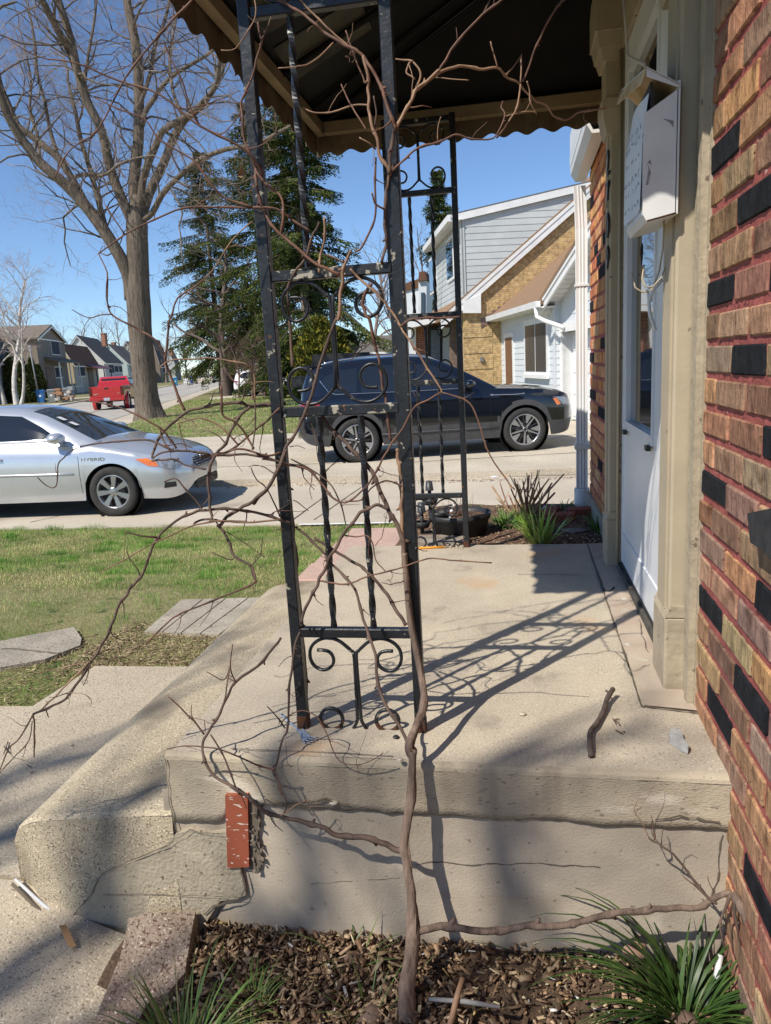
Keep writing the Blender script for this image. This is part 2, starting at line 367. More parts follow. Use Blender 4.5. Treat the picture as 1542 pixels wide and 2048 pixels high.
# concrete walk beside the steps: a far slab and a tilted near slab
far = [atz(385, 1333, -0.41), atz(190, 1332, -0.41), atz(65, 1412, -0.41), atz(-400, 1414, -0.41), Vector((-5.2, 1.56, -0.41)), Vector((-1.30, 1.56, -0.41)), Vector((-1.30, 3.0, -0.41))]
m = MB(); m.prism(far, (0, 0, -0.12)); m.build('walk', mWalk, kind='structure')
m = MB(); near = [(-5.2, 1.545, -0.41), (-1.33, 1.545, -0.41), (-1.12, 1.50, -0.475), (-0.90, 1.47, -0.515), (-0.80, 0.9, -0.53), (-0.76, -1.2, -0.53), (-5.2, -1.2, -0.47)]
m.prism([Vector(p) for p in near], (0, 0, -0.12)); m.build('walk_near', mWalk, kind='structure')

# garden soil beside the porch (near) and beyond it (far bed)
mSoil = M('garden_soil', (0.055, 0.035, 0.022), (0.11, 0.07, 0.045), 14, 1.0, bump=0.9, bsc=40, bdist=0.02, specks=[((0.2, 0.13, 0.08), 60, 0.6, 0.1)])
mSoilD = M('dry_bed_soil', (0.15, 0.09, 0.055), (0.085, 0.05, 0.032), 9, 1.0, bump=0.9, bsc=45, bdist=0.02, specks=[((0.30, 0.2, 0.12), 42, 0.6, 0.08), ((0.035, 0.028, 0.024), 3.5, 0.62, 0.04)])
V = []; Fc = []; nx, ny = 46, 50
for j in range(ny + 1):
    for i in range(nx + 1):
        x = -1.0 + 1.5 * i / nx; y = -1.0 + 2.56 * j / ny
        z = -0.50 + 0.016 * mnoise.noise(Vector((x * 5, y * 5, 0.3))) + 0.010 * mnoise.noise(Vector((x * 14, y * 14, 2.3))) + 0.02 * sstep(1.2, 1.5, y)
        V.append((x, y, z))
for j in range(ny):
    for i in range(nx): a = j * (nx + 1) + i; Fc.append((a, a + 1, a + nx + 2, a + nx + 1))
MB().add(V, Fc, 0, True).build('soil', mSoil, kind='structure')
def bz(x, y): return -0.055 - 0.83 * sstep(4.7, 6.3, y) - 0.13 * sstep(0.5, 0.9, -x)
V = []; Fc = []; nx, ny = 36, 60
for j in range(ny + 1):
    for i in range(nx + 1):
        y = 3.5 + 4.42 * j / ny; x0 = -0.68 + 0.0 * y; x = x0 + (0.46 - x0) * i / nx
        V.append((x, y, bz(x, y) + 0.012 * mnoise.noise(Vector((x * 4, y * 4, 1.3))) + 0.006 * mnoise.noise(Vector((x * 15, y * 15, 1.3))) + 0.015))
for j in range(ny):
    for i in range(nx): a = j * (nx + 1) + i; Fc.append((a, a + 1, a + nx + 2, a + nx + 1))
MB().add(V, Fc, 0, True).build('bed_soil', mSoilD, kind='structure')

# ================================================================== THE PORCH
porch = thing('porch', 'weathered concrete porch with one rounded side step, brick corner of the house at its right', 'porch', (-0.3, 2.5, 0))
XL, XR, YF, YB = -0.862, 0.45, 1.518, 3.545
def rough_grid(m, P, nu, nv, nrm, amp, fr, mi=0, seed=0.0):
    """quad patch P[0..3] subdivided and roughened along nrm"""
    P = [Vector(p) for p in P]; n_ = Vector(nrm); vs = []; fs = []
    for j in range(nv + 1):
        for i in range(nu + 1):
            u, v = i / nu, j / nv
            p = P[0] * (1 - u) * (1 - v) + P[1] * u * (1 - v) + P[2] * u * v + P[3] * (1 - u) * v
            e = 1.0
            d = mnoise.noise(p * fr + Vector((seed, 0, 0))) * 0.65 + mnoise.noise(p * fr * 3.7 + Vector((0, seed, 0))) * 0.35
            vs.append(p + n_ * d * amp * e)
    for j in range(nv):
        for i in range(nu): a = j * (nu + 1) + i; fs.append((a, a + 1, a + nu + 2, a + nu + 1))
    return m.add(vs, fs, mi, True)
m = MB()
r = 0.016
rough_grid(m, [(XL + r, YF + r, 0), (XR, YF + r, 0), (XR, YB, 0), (XL + r, YB, 0)], 60, 90, (0, 0, 1), 0.0035, 4)
m.build('slab', mConc, porch)
m = MB()                                                                   # the upper lip of the front with its worn round edge
for k in range(3):
    a0, a1 = PI / 2 * k / 3, PI / 2 * (k + 1) / 3
    y0, z0, y1, z1 = YF + r - r * math.sin(a0), -r + r * math.cos(a0), YF + r - r * math.sin(a1), -r + r * math.cos(a1)
    rough_grid(m, [(XL, y1, z1), (XR, y1, z1), (XR, y0, z0), (XL, y0, z0)], 120, 1, (0, -1, 0), 0.003, 9)
zl = lambda x: -0.128 - 0.055 * sstep(-0.70, -0.735, x) + 0.007 * mnoise.noise(Vector((x * 9, 0, 0))) + 0.004 * mnoise.noise(Vector((x * 40, 0, 0)))
vs = []; fs = []; N_ = 150
for i in range(N_ + 1):
    x = XL + (XR - XL) * i / N_
    for k in range(7):
        t = k / 6; z = -r + (zl(x) + r) * t
        vs.append((x, YF - 0.002 * mnoise.noise(Vector((x * 25, z * 60, 1))) - 0.003 * mnoise.noise(Vector((x * 6, z * 9, 4))), z))
    vs.append((x, YF + 0.02, zl(x) - 0.002))
for i in range(N_):
    for k in range(7): a = i * 8 + k; fs.append((a, a + 1, a + 9, a + 8))
m.add(vs, fs, 0, True); m.build('front_lip', mFace, porch)
m = MB()
rough_grid(m, [(XL - 0.02, YF + 0.0065, -0.62), (XR, YF + 0.0065, -0.62), (XR, YF + 0.0065, -0.10), (XL - 0.02, YF + 0.0065, -0.10)], 90, 36, (0, -1, 0), 0.0035, 6)
m.box((XL, YF + 0.03, -0.7), (XR, YB, -0.03)); m.build('foundation_face', mParge, porch)
# side step with a bullnose
prof = [(-0.861, -0.156), (-0.91, -0.158), (-1.05, -0.175), (-1.19, -0.188), (-1.225, -0.192), (-1.255, -0.201), (-1.29, -0.220), (-1.315, -0.243), (-1.330, -0.272), (-1.338, -0.42), (-1.34, -0.6)]
ends = [YF - 0.004] * 4 + [YF - 0.006, YF - 0.002, YF + 0.006, YF + 0.014, YF + 0.02, YF + 0.026, YF + 0.03]
vs = []; fs = []; ys_ = [0] + [0.012, 0.05] + [0.1 * k for k in range(1, 21)]
for j, yy in enumerate(ys_):
    for i, (x, z) in enumerate(prof):
        rr = 0.010 if j == 0 else 0
        vs.append((x + 0.004 * mnoise.noise(Vector((x * 9, yy * 9, 7))), ends[i] + yy, z - rr + 0.004 * mnoise.noise(Vector((x * 7, yy * 7, 5)))))
n = len(prof)
for j in range(len(ys_) - 1):
    for i in range(n - 1): a = j * n + i; fs.append((a, a + 1, a + n + 1, a + n))
m = MB().add(vs, fs, 0, False)
# front of the step: outline drops to the bed, with the angled left corner
fr = [Vector(vs[i]) for i in range(n)]
bx = [(-0.861), -0.91, -1.03, -1.10, -1.13, -1.145, -1.25, -1.29, -1.31, -1.335, -1.34]
vs2 = []; fs2 = []; K = 12
for i in range(n):
    for k in range(K + 1):
        t = k / K
        bot = Vector((bx[i], ends[i] - 0.006 + (0.03 if i > 6 else 0), -0.62)); p = fr[i].lerp(bot, t)
        p.y += -0.004 * mnoise.noise(p * 9) - 0.004 * mnoise.noise(p * 30) - 0.004 * math.sin(PI * min(1, t * 1.4))
        vs2.append(p)
for i in range(n - 1):
    for k in range(K): a = i * (K + 1) + k; fs2.append((a, a + 1, a + K + 2, a + K + 1))
m.add(vs2, fs2, 0, True)
m.build('side_step', mAgg, porch)
# smooth patched area below the step, bounded by cracks; red tile brick let into the face
m = MB()
pp = [(140, 1868), (172, 1800), (180, 1768), (205, 1752), (232, 1732), (265, 1725), (300, 1704), (330, 1690), (352, 1668), (380, 1660), (420, 1668), (452, 1664), (482, 1740), (492, 1790), (470, 1800), (440, 1802), (415, 1840), (405, 1880), (300, 1890), (205, 1888)]
m.prism([aty(x, y, YF - 0.0165 + 0.012 * ((x - 140) / 350)) for x, y in pp], (0, 0.03, 0)); m.build('patch', M('patch_concrete', (0.42, 0.36, 0.26), (0.27, 0.23, 0.165), 5, 0.95, bump=0.6, bsc=110, bdist=0.006, specks=[((0.12, 0.095, 0.07), 75, 0.63, 0.05), ((0.20, 0.165, 0.12), 3.5, 0.58, 0.15)]), porch)
m = MB(); q = [aty(450, 1591, YF - 0.011), aty(495, 1590, YF - 0.011), aty(498, 1734, YF - 0.011), aty(455, 1737, YF - 0.011)]
m.prism(q, (0, 0.04, 0))
m.build('brick', M('red_tile_brick', (0.30, 0.075, 0.035), (0.26, 0.07, 0.035), 8, 0.7, specks=[((0.58, 0.50, 0.42), 85, 0.61, 0.03), ((0.52, 0.44, 0.37), 16, 0.66, 0.03)], stretch=(0.6, 1, 1.4)), porch, label='weathered red brick set upright in the concrete face')
m = MB()
random.seed(11)
def pxline(m, pts, y, wd, mi=0, jit=2.0, seg=14):
    m = MB()
    """dark crack lying 1 mm proud of a face at depth y, through pixel points"""
    pts2 = []
    for (a, b) in zip(pts[:-1], pts[1:]):
        L_ = math.hypot(b[0] - a[0], b[1] - a[1]); k = max(1, int(L_ / seg))
        for i in range(k):
            t = i / k; pts2.append((a[0] + (b[0] - a[0]) * t + random.uniform(-jit, jit), a[1] + (b[1] - a[1]) * t + random.uniform(-jit, jit)))
    pts2.append(pts[-1]); P = [aty(x, yy, y) for x, yy in pts2]
    for p, q in zip(P[:-1], P[1:]):
        d = (q - p); s = Vector((-d.z, 0, d.x)).normalized() * wd * random.uniform(0.4, 1.3) / 2
        m.quad(p - s, q - s, q + s, p + s, mi)
    m.build('crack', mCrack, porch)
pxline(m, [(330, 1516), (335, 1560), (345, 1640), (362, 1680)], YF - 0.0050, 0.003)
pxline(m, [(530, 1598), (560, 1610), (650, 1600), (700, 1610)], YF - 0.0075, 0.006)
pxline(m, [(110, 1872), (175, 1800), (205, 1745), (262, 1722), (335, 1690), (380, 1660), (440, 1668)], YF - 0.0172, 0.0028)
pxline(m, [(205, 1790), (300, 1788), (430, 1792), (485, 1795)], YF - 0.0160, 0.0018, jit=1.0)
pxline(m, [(480, 1738), (490, 1775), (482, 1800), (425, 1812), (408, 1830)], YF - 0.0112, 0.005)
pxline(m, [(830, 1732), (860, 1722), (930, 1730), (1080, 1728), (1200, 1735)], YF + 0.0055, 0.0025)
pxline(m, [(620, 1768), (700, 1762), (800, 1756)], YF + 0.0055, 0.0016)
pxline(m, [(1310, 1640), (1360, 1632), (1440, 1645)], YF - 0.006, 0.005)
pxline(m, [(1418, 1808), (1436, 1760), (1438, 1700), (1446, 1670)], YF + 0.0050, 0.004)
pxline(m, [(425, 1850), (445, 1810), (475, 1795)], YF + 0.004, 0.004)
# broken pocket beside the tile
m = MB()
for k in range(26):
    px, py = random.uniform(498, 526), random.uniform(1604, 1738); c = aty(px, py, YF - 0.004); s = random.uniform(0.004, 0.011)
    vs = [c + Vector((random.uniform(-s, s), random.uniform(-s, s) * 0.7, random.uniform(-s, s) * 1.3)) for _ in range(7)]
    import bmesh
    bm = bmesh.new(); [bm.verts.new(v) for v in vs]; bmesh.ops.convex_hull(bm, input=bm.verts); bm.verts.ensure_lookup_table()
    bm.verts.index_update(); m.add([v.co.copy() for v in bm.verts], [[v.index for v in f.verts] for f in bm.faces]); bm.free()
m.build('broken_pocket', M('broken_mortar', (0.24, 0.2, 0.155), (0.085, 0.07, 0.055), 40, 1.0, bump=0.8, bsc=90, bdist=0.006), porch)
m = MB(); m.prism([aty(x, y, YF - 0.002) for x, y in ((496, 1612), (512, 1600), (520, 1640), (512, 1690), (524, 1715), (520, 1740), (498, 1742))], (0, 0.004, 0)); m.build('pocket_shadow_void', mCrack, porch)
# expansion joint beside the door, threshold slab
m = MB(); strip(m, (0.318, 3.53), (0.300, 1.83), 0.005, 0.0042, 0, 0.0008, 40); m.build('joint', mCrack, porch)
m = MB(); strip(m, (0.300, 1.83), (0.44, 1.80), 0.006, 0.0055, 0, 0.001, 12); m.build('joint', mCrack, porch)
m = MB(); strip(m, atz(1035, 1150, 0), atz(1184, 1152, 0), 0.004, 0.0042, 0, 0.003, 16); m.build('joint', mCrack, porch)
m = MB(); strip(m, atz(1255, 1352, 0), atz(1300, 1335, 0), 0.003, 0.0105, 0, 0.004, 10); m.build('joint', mCrack, porch)
m = MB(); strip(m, atz(1232, 1305, 0), atz(1262, 1340, 0), 0.003, 0.0042, 0, 0.006, 10); m.build('joint', mCrack, porch)
m = MB(); strip(m, atz(1280, 1245, 0), atz(1300, 1310, 0), 0.003, 0.0105, 0, 0.004, 10); m.build('joint', mCrack, porch)
m = MB(); strip(m, (-0.70, YF + 0.03), (-0.3, YF + 0.03), 0.003, 0.0042, 0, 0.002, 20); m.build('joint', mCrack, porch)

m = MB(); rough_grid(m, [(0.306, 1.835, 0.006), (0.44, 1.81, 0.006), (0.44, 3.5, 0.006), (0.323, 3.52, 0.006)], 10, 60, (0, 0, 1), 0.003, 8)
m.build('threshold_strip', M('threshold_concrete', (0.46, 0.385, 0.30), (0.36, 0.275, 0.21), 5, 0.9, bump=0.3, bsc=150, bdist=0.004, specks=[((0.52, 0.50, 0.44), 18, 0.66, 0.04)]), porch)
m = MB(); m.tube([aty(30, 1758, 1.525), aty(70, 1795, 1.512), aty(120, 1838, 1.492), aty(160, 1870, 1.475)], [0.0035, 0.005, 0.0055, 0.004], 6); m.build('caulk_strip', M('white_caulk', (0.62, 0.63, 0.64), (0.5, 0.51, 0.52), 40, 0.7), porch)
m = MB(); m.tube([aty(24, 1768, 1.515), aty(64, 1806, 1.50), aty(112, 1848, 1.48), aty(156, 1880, 1.465)], 0.005, 6); m.build('gap', mCrack, porch)

# pinkish pavers leading on from the step towards the driveway
mPink = M('pink_paver', (0.50, 0.335, 0.265), (0.42, 0.29, 0.23), 6, 0.9, bump=0.4, bsc=150, bdist=0.004, specks=[((0.62, 0.52, 0.44), 110, 0.6, 0.06)])
for k in range(4):
    y0 = 3.58 + k * 0.335
    tag(MB().bbox((-1.17 + 0.004 * k, y0, -0.55), (-0.69, y0 + 0.325, -0.185 - 0.01 * k), 0.008).build('paver', mPink), ['pinkish square paver nearest the side step', 'pinkish square paver, second from the side step', 'pinkish square paver, third from the side step', 'pinkish square paver farthest from the side step'][k], 'paver', 'pink pavers beyond the step')
# ================================================================== OUR HOUSE (right edge)
def mbcol(mb, cols, name, mat, parent):
    o = mb.build(name, mat, parent); me = o.data
    at = me.color_attributes.new('Col', 'FLOAT_COLOR', 'POINT'); c = np.ones((len(me.vertices), 4), np.float32)
    c[:, :3] = np.array(cols, np.float32); at.data.foreach_set('color', c.ravel()); return o
mBrick = M('textured_brick', (0.70, 0.69, 0.69), (1.24, 1.22, 1.18), 30, 0.95, bump=1.0, bsc=85, bdist=0.007, attr=True, stretch=(1, 1.0, 0.45), spec=0.15)
# dark pits in the brick faces
_t = mBrick.node_tree; _b = _t.nodes['Principled BSDF']; _src = _b.inputs['Base Color'].links[0].from_socket
_tc = _t.nodes.new('ShaderNodeTexCoord'); _n = _t.nodes.new('ShaderNodeTexNoise'); _n.inputs['Scale'].default_value = 130; _n.inputs['Detail'].default_value = 2
_rp = _t.nodes.new('ShaderNodeValToRGB'); _rp.color_ramp.elements[0].position = 0.66; _rp.color_ramp.elements[1].position = 0.72
_mx = _t.nodes.new('ShaderNodeMix'); _mx.data_type = 'RGBA'; _mx.inputs[7].default_value = (0.06, 0.035, 0.02, 1)
_t.links.new(_tc.outputs['Object'], _n.inputs[0]); _t.links.new(_n.outputs['Fac'], _rp.inputs[0]); _t.links.new(_rp.outputs[0], _mx.inputs[0]); _t.links.new(_src, _mx.inputs[6]); _t.links.new(_mx.outputs[2], _b.inputs['Base Color'])
mMortar = M('red_mortar_paint', (0.36, 0.095, 0.078), (0.23, 0.055, 0.047), 26, 0.8, bump=0.6, bsc=80, bdist=0.006, specks=[((0.5, 0.32, 0.27), 60, 0.68, 0.04), ((0.12, 0.03, 0.028), 45, 0.64, 0.05)])
_n2 = _t.nodes.new('ShaderNodeTexNoise'); _n2.inputs['Scale'].default_value = 19; _n2.inputs['Detail'].default_value = 5
_r2 = _t.nodes.new('ShaderNodeValToRGB'); _r2.color_ramp.elements[0].position = 0.55; _r2.color_ramp.elements[1].position = 0.72
_m2 = _t.nodes.new('ShaderNodeMix'); _m2.data_type = 'RGBA'; _m2.blend_type = 'MULTIPLY'; _m2.inputs[7].default_value = (0.52, 0.46, 0.44, 1)
_t.links.new(_tc.outputs['Object'], _n2.inputs[0]); _t.links.new(_n2.outputs['Fac'], _r2.inputs[0]); _t.links.new(_r2.outputs[0], _m2.inputs[0]); _t.links.new(_mx.outputs[2], _m2.inputs[6]); _t.links.new(_m2.outputs[2], _b.inputs['Base Color'])
house = thing('brick_house', 'brick house with red mortar, black clinker bricks, cream door surround and white storm door', 'house', (0.5, 2.5, 0))
WX, CO, BL = 0.43, 0.0711, 0.215
TAN = [(0.34, 0.205, 0.122), (0.30, 0.170, 0.098), (0.25, 0.140, 0.088), (0.33, 0.220, 0.142), (0.21, 0.115, 0.075), (0.28, 0.175, 0.112), (0.36, 0.205, 0.112), (0.24, 0.155, 0.11)]
RED = [(0.50, 0.22, 0.10), (0.56, 0.28, 0.13), (0.45, 0.18, 0.085), (0.58, 0.32, 0.16)]
def brickwall(y0, y1, z0, z1, pal, blackp, seed, name, forced=()):
    rs = random.Random(seed); m = MB(); cols = []; k0 = math.floor((z0 - 0.904) / CO)
    k = k0
    while 0.904 + k * CO < z1:
        zb = 0.904 + k * CO; off = 0.0 if k % 2 else BL / 2
        y = y1 - off + (BL if off else 0) - 0.0
        while y > y0:
            ya, yb = max(y - BL + 0.0065, y0), min(y - 0.0065, y1)
            if yb - ya > 0.02:
                blk = rs.random() < blackp
                for (fy, fz) in forced:
                    if ya < fy < yb and zb < fz < zb + CO: blk = True
                c = (0.014, 0.016, 0.020) if blk else tuple(q * 1.16 * rs.uniform(0.9, 1.1) for q in rs.choice(pal))
                if blk and rs.random() < 0.6 and yb - ya > 0.15: pass
                d = rs.uniform(-0.002, 0.002); n0 = len(m.v)
                a = Vector((WX + d, ya + rs.uniform(-.002, .002), zb + 0.0075 + rs.uniform(-.0015, .0015))); b = Vector((WX + 0.08, yb, zb + CO - 0.0075 + rs.uniform(-.0015, .0015)))
                m.bbox(a, b, 0.0035)
                for q in range(n0, len(m.v)):
                    v = Vector(m.v[q]); jt = mnoise.noise(v * 90) * 0.003; m.v[q] = (v.x + (jt if v.x < WX + 0.02 else 0), v.y + mnoise.noise(v * 70) * 0.0028, v.z + mnoise.noise(v * 77 + Vector((3, 0, 0))) * 0.0028)
                    cols.append(c)
            y -= BL
        k += 1
    o = mbcol(m, cols, name, mBrick, house)
    mm = MB(); 
    nyy = max(2, int((y1 - y0) / 0.02)); nzz = max(2, int((z1 - z0) / 0.02)); vs = []; fs = []
    for j in range(nzz + 1):
        for i in range(nyy + 1):
            yy, zz = y0 + (y1 - y0) * i / nyy, z0 + (z1 - z0) * j / nzz
            vs.append((WX + 0.005 + 0.0035 * mnoise.noise(Vector((yy * 40, zz * 40, 2))), yy, zz))
    for j in range(nzz):
        for i in range(nyy): a = j * (nyy + 1) + i; fs.append((a, a + 1, a + nyy + 2, a + nyy + 1))
    mm.add(vs, fs, 0, True); mm.box((WX + 0.03, y0, z0), (WX + 0.2, y1, z1))
    mm.build('mortar', mMortar, o); return o
fz = [tuple(atx(px, py, WX)[1:]) for px, py in ((1472, 722), (1437, 325), (1484, 412), (1415, 592), (1538, 575), (1412, 955), (1515, 1205), (1408, 1215), (1515, 1450), (1495, 1720), (1530, 900), (1430, 1440))]
near_wall = brickwall(-0.9, 1.850, -0.72, 2.5, TAN, 0.0, 5, 'brick_wall', fz)
brickwall(3.27, 4.60, 0.06, 2.02, RED, 0.09, 9, 'brick_wall')
# projecting black clinker
m = MB(); P = [atx(x, y, WX - 0.03) for x, y in ((1494, 1027), (1562, 1012), (1600, 1180), (1524, 1100), (1500, 1085))]
m.prism(P, (0.035, 0, 0)); m.build('clinker_brick', M('black_clinker', (0.012, 0.014, 0.018), (0.03, 0.032, 0.036), 30, 0.6, bump=0.8, bsc=40, bdist=0.008), house, label='black clinker brick projecting from the wall')
mFound = M('foundation_concrete', (0.42, 0.37, 0.29), (0.3, 0.26, 0.2), 6, 0.95, bump=0.7, bsc=70, bdist=0.008, specks=[((0.2, 0.17, 0.13), 50, 0.6, 0.08)])
MB().box((WX - 0.012, 3.27, -0.9), (WX + 0.2, 4.61, 0.058)).build('foundation', mFound, house)
MB().box((WX + 0.2, -0.9, -0.9), (WX + 6.0, 4.59, 2.25)).build('interior_mass', mDarkVoid, house)
MB().box((WX + 0.03, 4.595, -0.9), (WX + 6.0, 4.62, 2.0)).build('end_wall', mFound, house)
# roof over the house, eave with soffit and gutter at the far end
mRoofB = M('brown_shingle', (0.20, 0.12, 0.075), (0.28, 0.18, 0.12), 20, 0.95, bump=0.8, bsc=40, bdist=0.02)
m = MB(); m.prism([(WX + 0.02, -1.0, 2.26), (WX + 3.4, -1.0, 3.9), (WX + 6.3, -1.0, 2.26)], (0, 5.75, 0)); m.build('roof', mRoofB, house)
m = MB(); ez = 1.865
m.box((0.35, 3.75, ez + 0.10), (WX + 0.05, 4.72, ez + 0.12)); m.box((0.33, 3.75, ez + 0.09), (0.352, 4.72, ez + 0.26)); m.build('soffit', mWhite, house)
m = MB(); pr = [(0.334, ez + 0.10), (0.328, ez + 0.08), (0.27, ez + 0.08), (0.245, ez + 0.12), (0.238, ez + 0.21), (0.25, ez + 0.215), (0.256, ez + 0.13), (0.275, ez + 0.095), (0.322, ez + 0.095), (0.326, ez + 0.21), (0.334, ez + 0.21)]
m.prism([(x + 0.09, 3.75, z - 0.07) for x, z in pr], (0, 0.99, 0)); m.build('gutter', mWhite, house)
ds = thing('downspout', 'x', 'x') if False else None
m = MB()
def fluted(m, cx, cyy, z0, z1, hw, hd, lean=(0, 0)):
    pr = []
    K = 24
    for k in range(K):
        a = 2 * PI * k / K; ca, sa = math.cos(a), math.sin(a); s_ = 1 / max(abs(ca), abs(sa))
        d = 0.0025 * (1 if k % 2 else -1); pr.append((ca * s_ * hw + d * ca, sa * s_ * hd + d * sa))
    vs = [(cx + x, cyy + y, z0) for x, y in pr] + [(cx + lean[0] + x, cyy + lean[1] + y, z1) for x, y in pr]
    m.add(vs, [(k, (k + 1) % K, K + (k + 1) % K, K + k) for k in range(K)])
cxd, cyd = 0.388, 4.665
fluted(m, cxd, cyd, 0.075, 1.60, 0.031, 0.024); fluted(m, cxd, cyd, 1.60, 1.83, 0.031, 0.024, (-0.012, -0.02))
m.build('downspout', mWhite, house)
m = MB(); m.lathe((cxd, cyd, 0), [(0.045, -0.14), (0.047, 0.06), (0.044, 0.075), (0.036, 0.075)], 16); m.build('downspout_collar', mBox, house)
MB().box((cxd - 0.044, cyd - 0.05, 0.32), (WX + 0.01, cyd + 0.03, 0.355)).build('downspout_strap', mBox, house)
MB().box((cxd - 0.041, cyd - 0.03, 1.28), (cxd + 0.041, cyd + 0.028, 1.292)).build('downspout_seam', mBox, house)

# door surround ------------------------------------------------------
def pil(name, y0, y1, xf, top, lab):
    p = MB(); p.bbox((xf + 0.010, y0 + 0.010, 0.21), (WX + 0.06, y1 - 0.010, top), 0.006)
    p.box((xf + 0.004, y0 + 0.035, 0.22), (xf + 0.012, y1 - 0.035, top))
    o = p.build('pilaster', mTrim, house, label=lab)
    q = MB(); q.bbox((xf, y0, 0.0), (WX + 0.06, y1, 0.205), 0.006)
    q.prism([(xf, y0, 0.205), (xf + 0.05, y0, 0.205), (xf + 0.05, y0, 0.235), (xf + 0.016, y0, 0.235)], (0, y1 - y0, 0)); q.build('plinth', mTrimD, o)
    c = MB()
    for (za, zb, e0, e1) in ((1.71, 1.74, 0.004, 0.010), (1.74, 1.79, 0.012, 0.02), (1.79, 1.83, 0.022, 0.022), (1.83, 1.96, 0.008, 0.008), (1.96, 2.0, 0.018, 0.03), (2.0, 2.05, 0.034, 0.044), (2.05, 2.2, 0.05, 0.05)):
        n0 = len(c.v)
        a, b = Vector((xf - e0, y0 - e0, za)), Vector((xf - e1, y0 - e1, zb))
        c.add([(a.x, a.y, za), (WX + .05, a.y, za), (WX + .05, y1 + e0, za), (a.x, y1 + e0, za), (b.x, b.y, zb), (WX + .05, b.y, zb), (WX + .05, y1 + e1, zb), (b.x, y1 + e1, zb)], [(0, 3, 2, 1), (4, 5, 6, 7), (0, 1, 5, 4), (1, 2, 6, 5), (2, 3, 7, 6), (3, 0, 4, 7)])
    c.build('capital', mTrim, o)
    return o
near_pil = pil('pilaster', 1.937, 2.105, 0.372, 2.2, 'near cream pilaster with a flaking plinth')
far_pil = pil('pilaster', 3.148, 3.275, 0.360, 2.2, 'far cream pilaster carrying the house number')
m = MB()
m.box((0.413, 1.852, 0.0), (0.60, 1.886, 2.3)); m.box((0.420, 1.886, 0.0), (0.60, 1.94, 2.3)); m.box((0.428, 1.838, 0.0), (0.60, 1.852, 2.3))
m.box((0.415, 2.105, 0.0), (0.60, 2.20, 2.2)); m.box((0.425, 2.20, 0.0), (0.60, 2.275, 2.2)); m.box((0.405, 2.10, 0.0), (0.45, 2.125, 2.2))
m.box((0.405, 3.105, 0.0), (0.60, 3.15, 2.2)); m.box((0.42, 3.085, 0.02), (0.60, 3.106, 2.2))
m.box((0.405, 2.275, 1.985), (0.60, 3.105, 2.2)); m.box((0.39, 2.1, 2.19), (0.6, 3.16, 2.3)); m.build('door_frame', mTrimD, house)
m = MB(); m.box((0.40, 2.2, 0.006), (0.60, 3.12, 0.03)); m.build('sill', M('door_sill_dark', (0.05, 0.045, 0.04), (0.1, 0.09, 0.075), 20, 0.7), house)
door = MB(); DX = 0.418
for a, b in (((DX, 2.285, 0.045), (DX + 0.03, 3.08, 0.60)), ((DX, 2.285, 0.60), (DX + 0.03, 2.425, 1.98)), ((DX, 2.985, 0.60), (DX + 0.03, 3.08, 1.98)), ((DX, 2.425, 1.87), (DX + 0.03, 2.985, 1.98))): door.box(a, b)
door.box((DX - 0.004, 2.285, 0.045), (DX, 3.08, 0.17)); door.box((DX - 0.008, 2.405, 0.60), (DX + 0.02, 3.0, 0.632)); door.box((DX - 0.006, 2.405, 0.632), (DX + 0.02, 2.43, 1.88)); door.box((DX - 0.006, 2.978, 0.632), (DX + 0.02, 3.0, 1.88)); door.box((DX - 0.004, 2.42, 1.305), (DX + 0.02, 2.985, 1.345)); door.box((DX - 0.008, 2.405, 1.86), (DX + 0.02, 3.0, 1.90))
door.box((DX - 0.005, 3.05, 0.045), (DX + 0.001, 3.08, 1.98))
dr = door.build('door', mDoorW, house, label='white storm door with a tall glass pane')
wn = MB(); 
nyy, nzz = 22, 50; vs = []; fs = []
for j in range(nzz + 1):
    for i in range(nyy + 1):
        y, z = 2.428 + 0.552 * i / nyy, 0.63 + 1.24 * j / nzz
        vs.append((DX + 0.012 + 0.00055 * mnoise.noise(Vector((y * 3, z * 5, 0))), y, z))
for j in range(nzz):
    for i in range(nyy): a = j * (nyy + 1) + i; fs.append((a, a + 1, a + nyy + 2, a + nyy + 1))
wn.add(vs, fs, 0, True); wn.build('window', mGlass, dr)
m = MB(); m.box((DX - 0.02, 2.42, 0.583), (DX - 0.006, 2.46, 0.60)); m.box((DX - 0.02, 2.93, 0.583), (DX - 0.006, 2.97, 0.60)); m.build('sash_latch', mBlack, dr)
m = MB(); m.box((DX - 0.006, 2.285, 0.026), (DX + 0.02, 3.08, 0.047)); m.build('bottom_sweep', mBlack, dr)
m = MB(); m.tube([(0.400, 3.101, 0.02), (0.400, 3.101, 1.98)], 0.006, 8); m.build('weather_strip', mTrim, house)
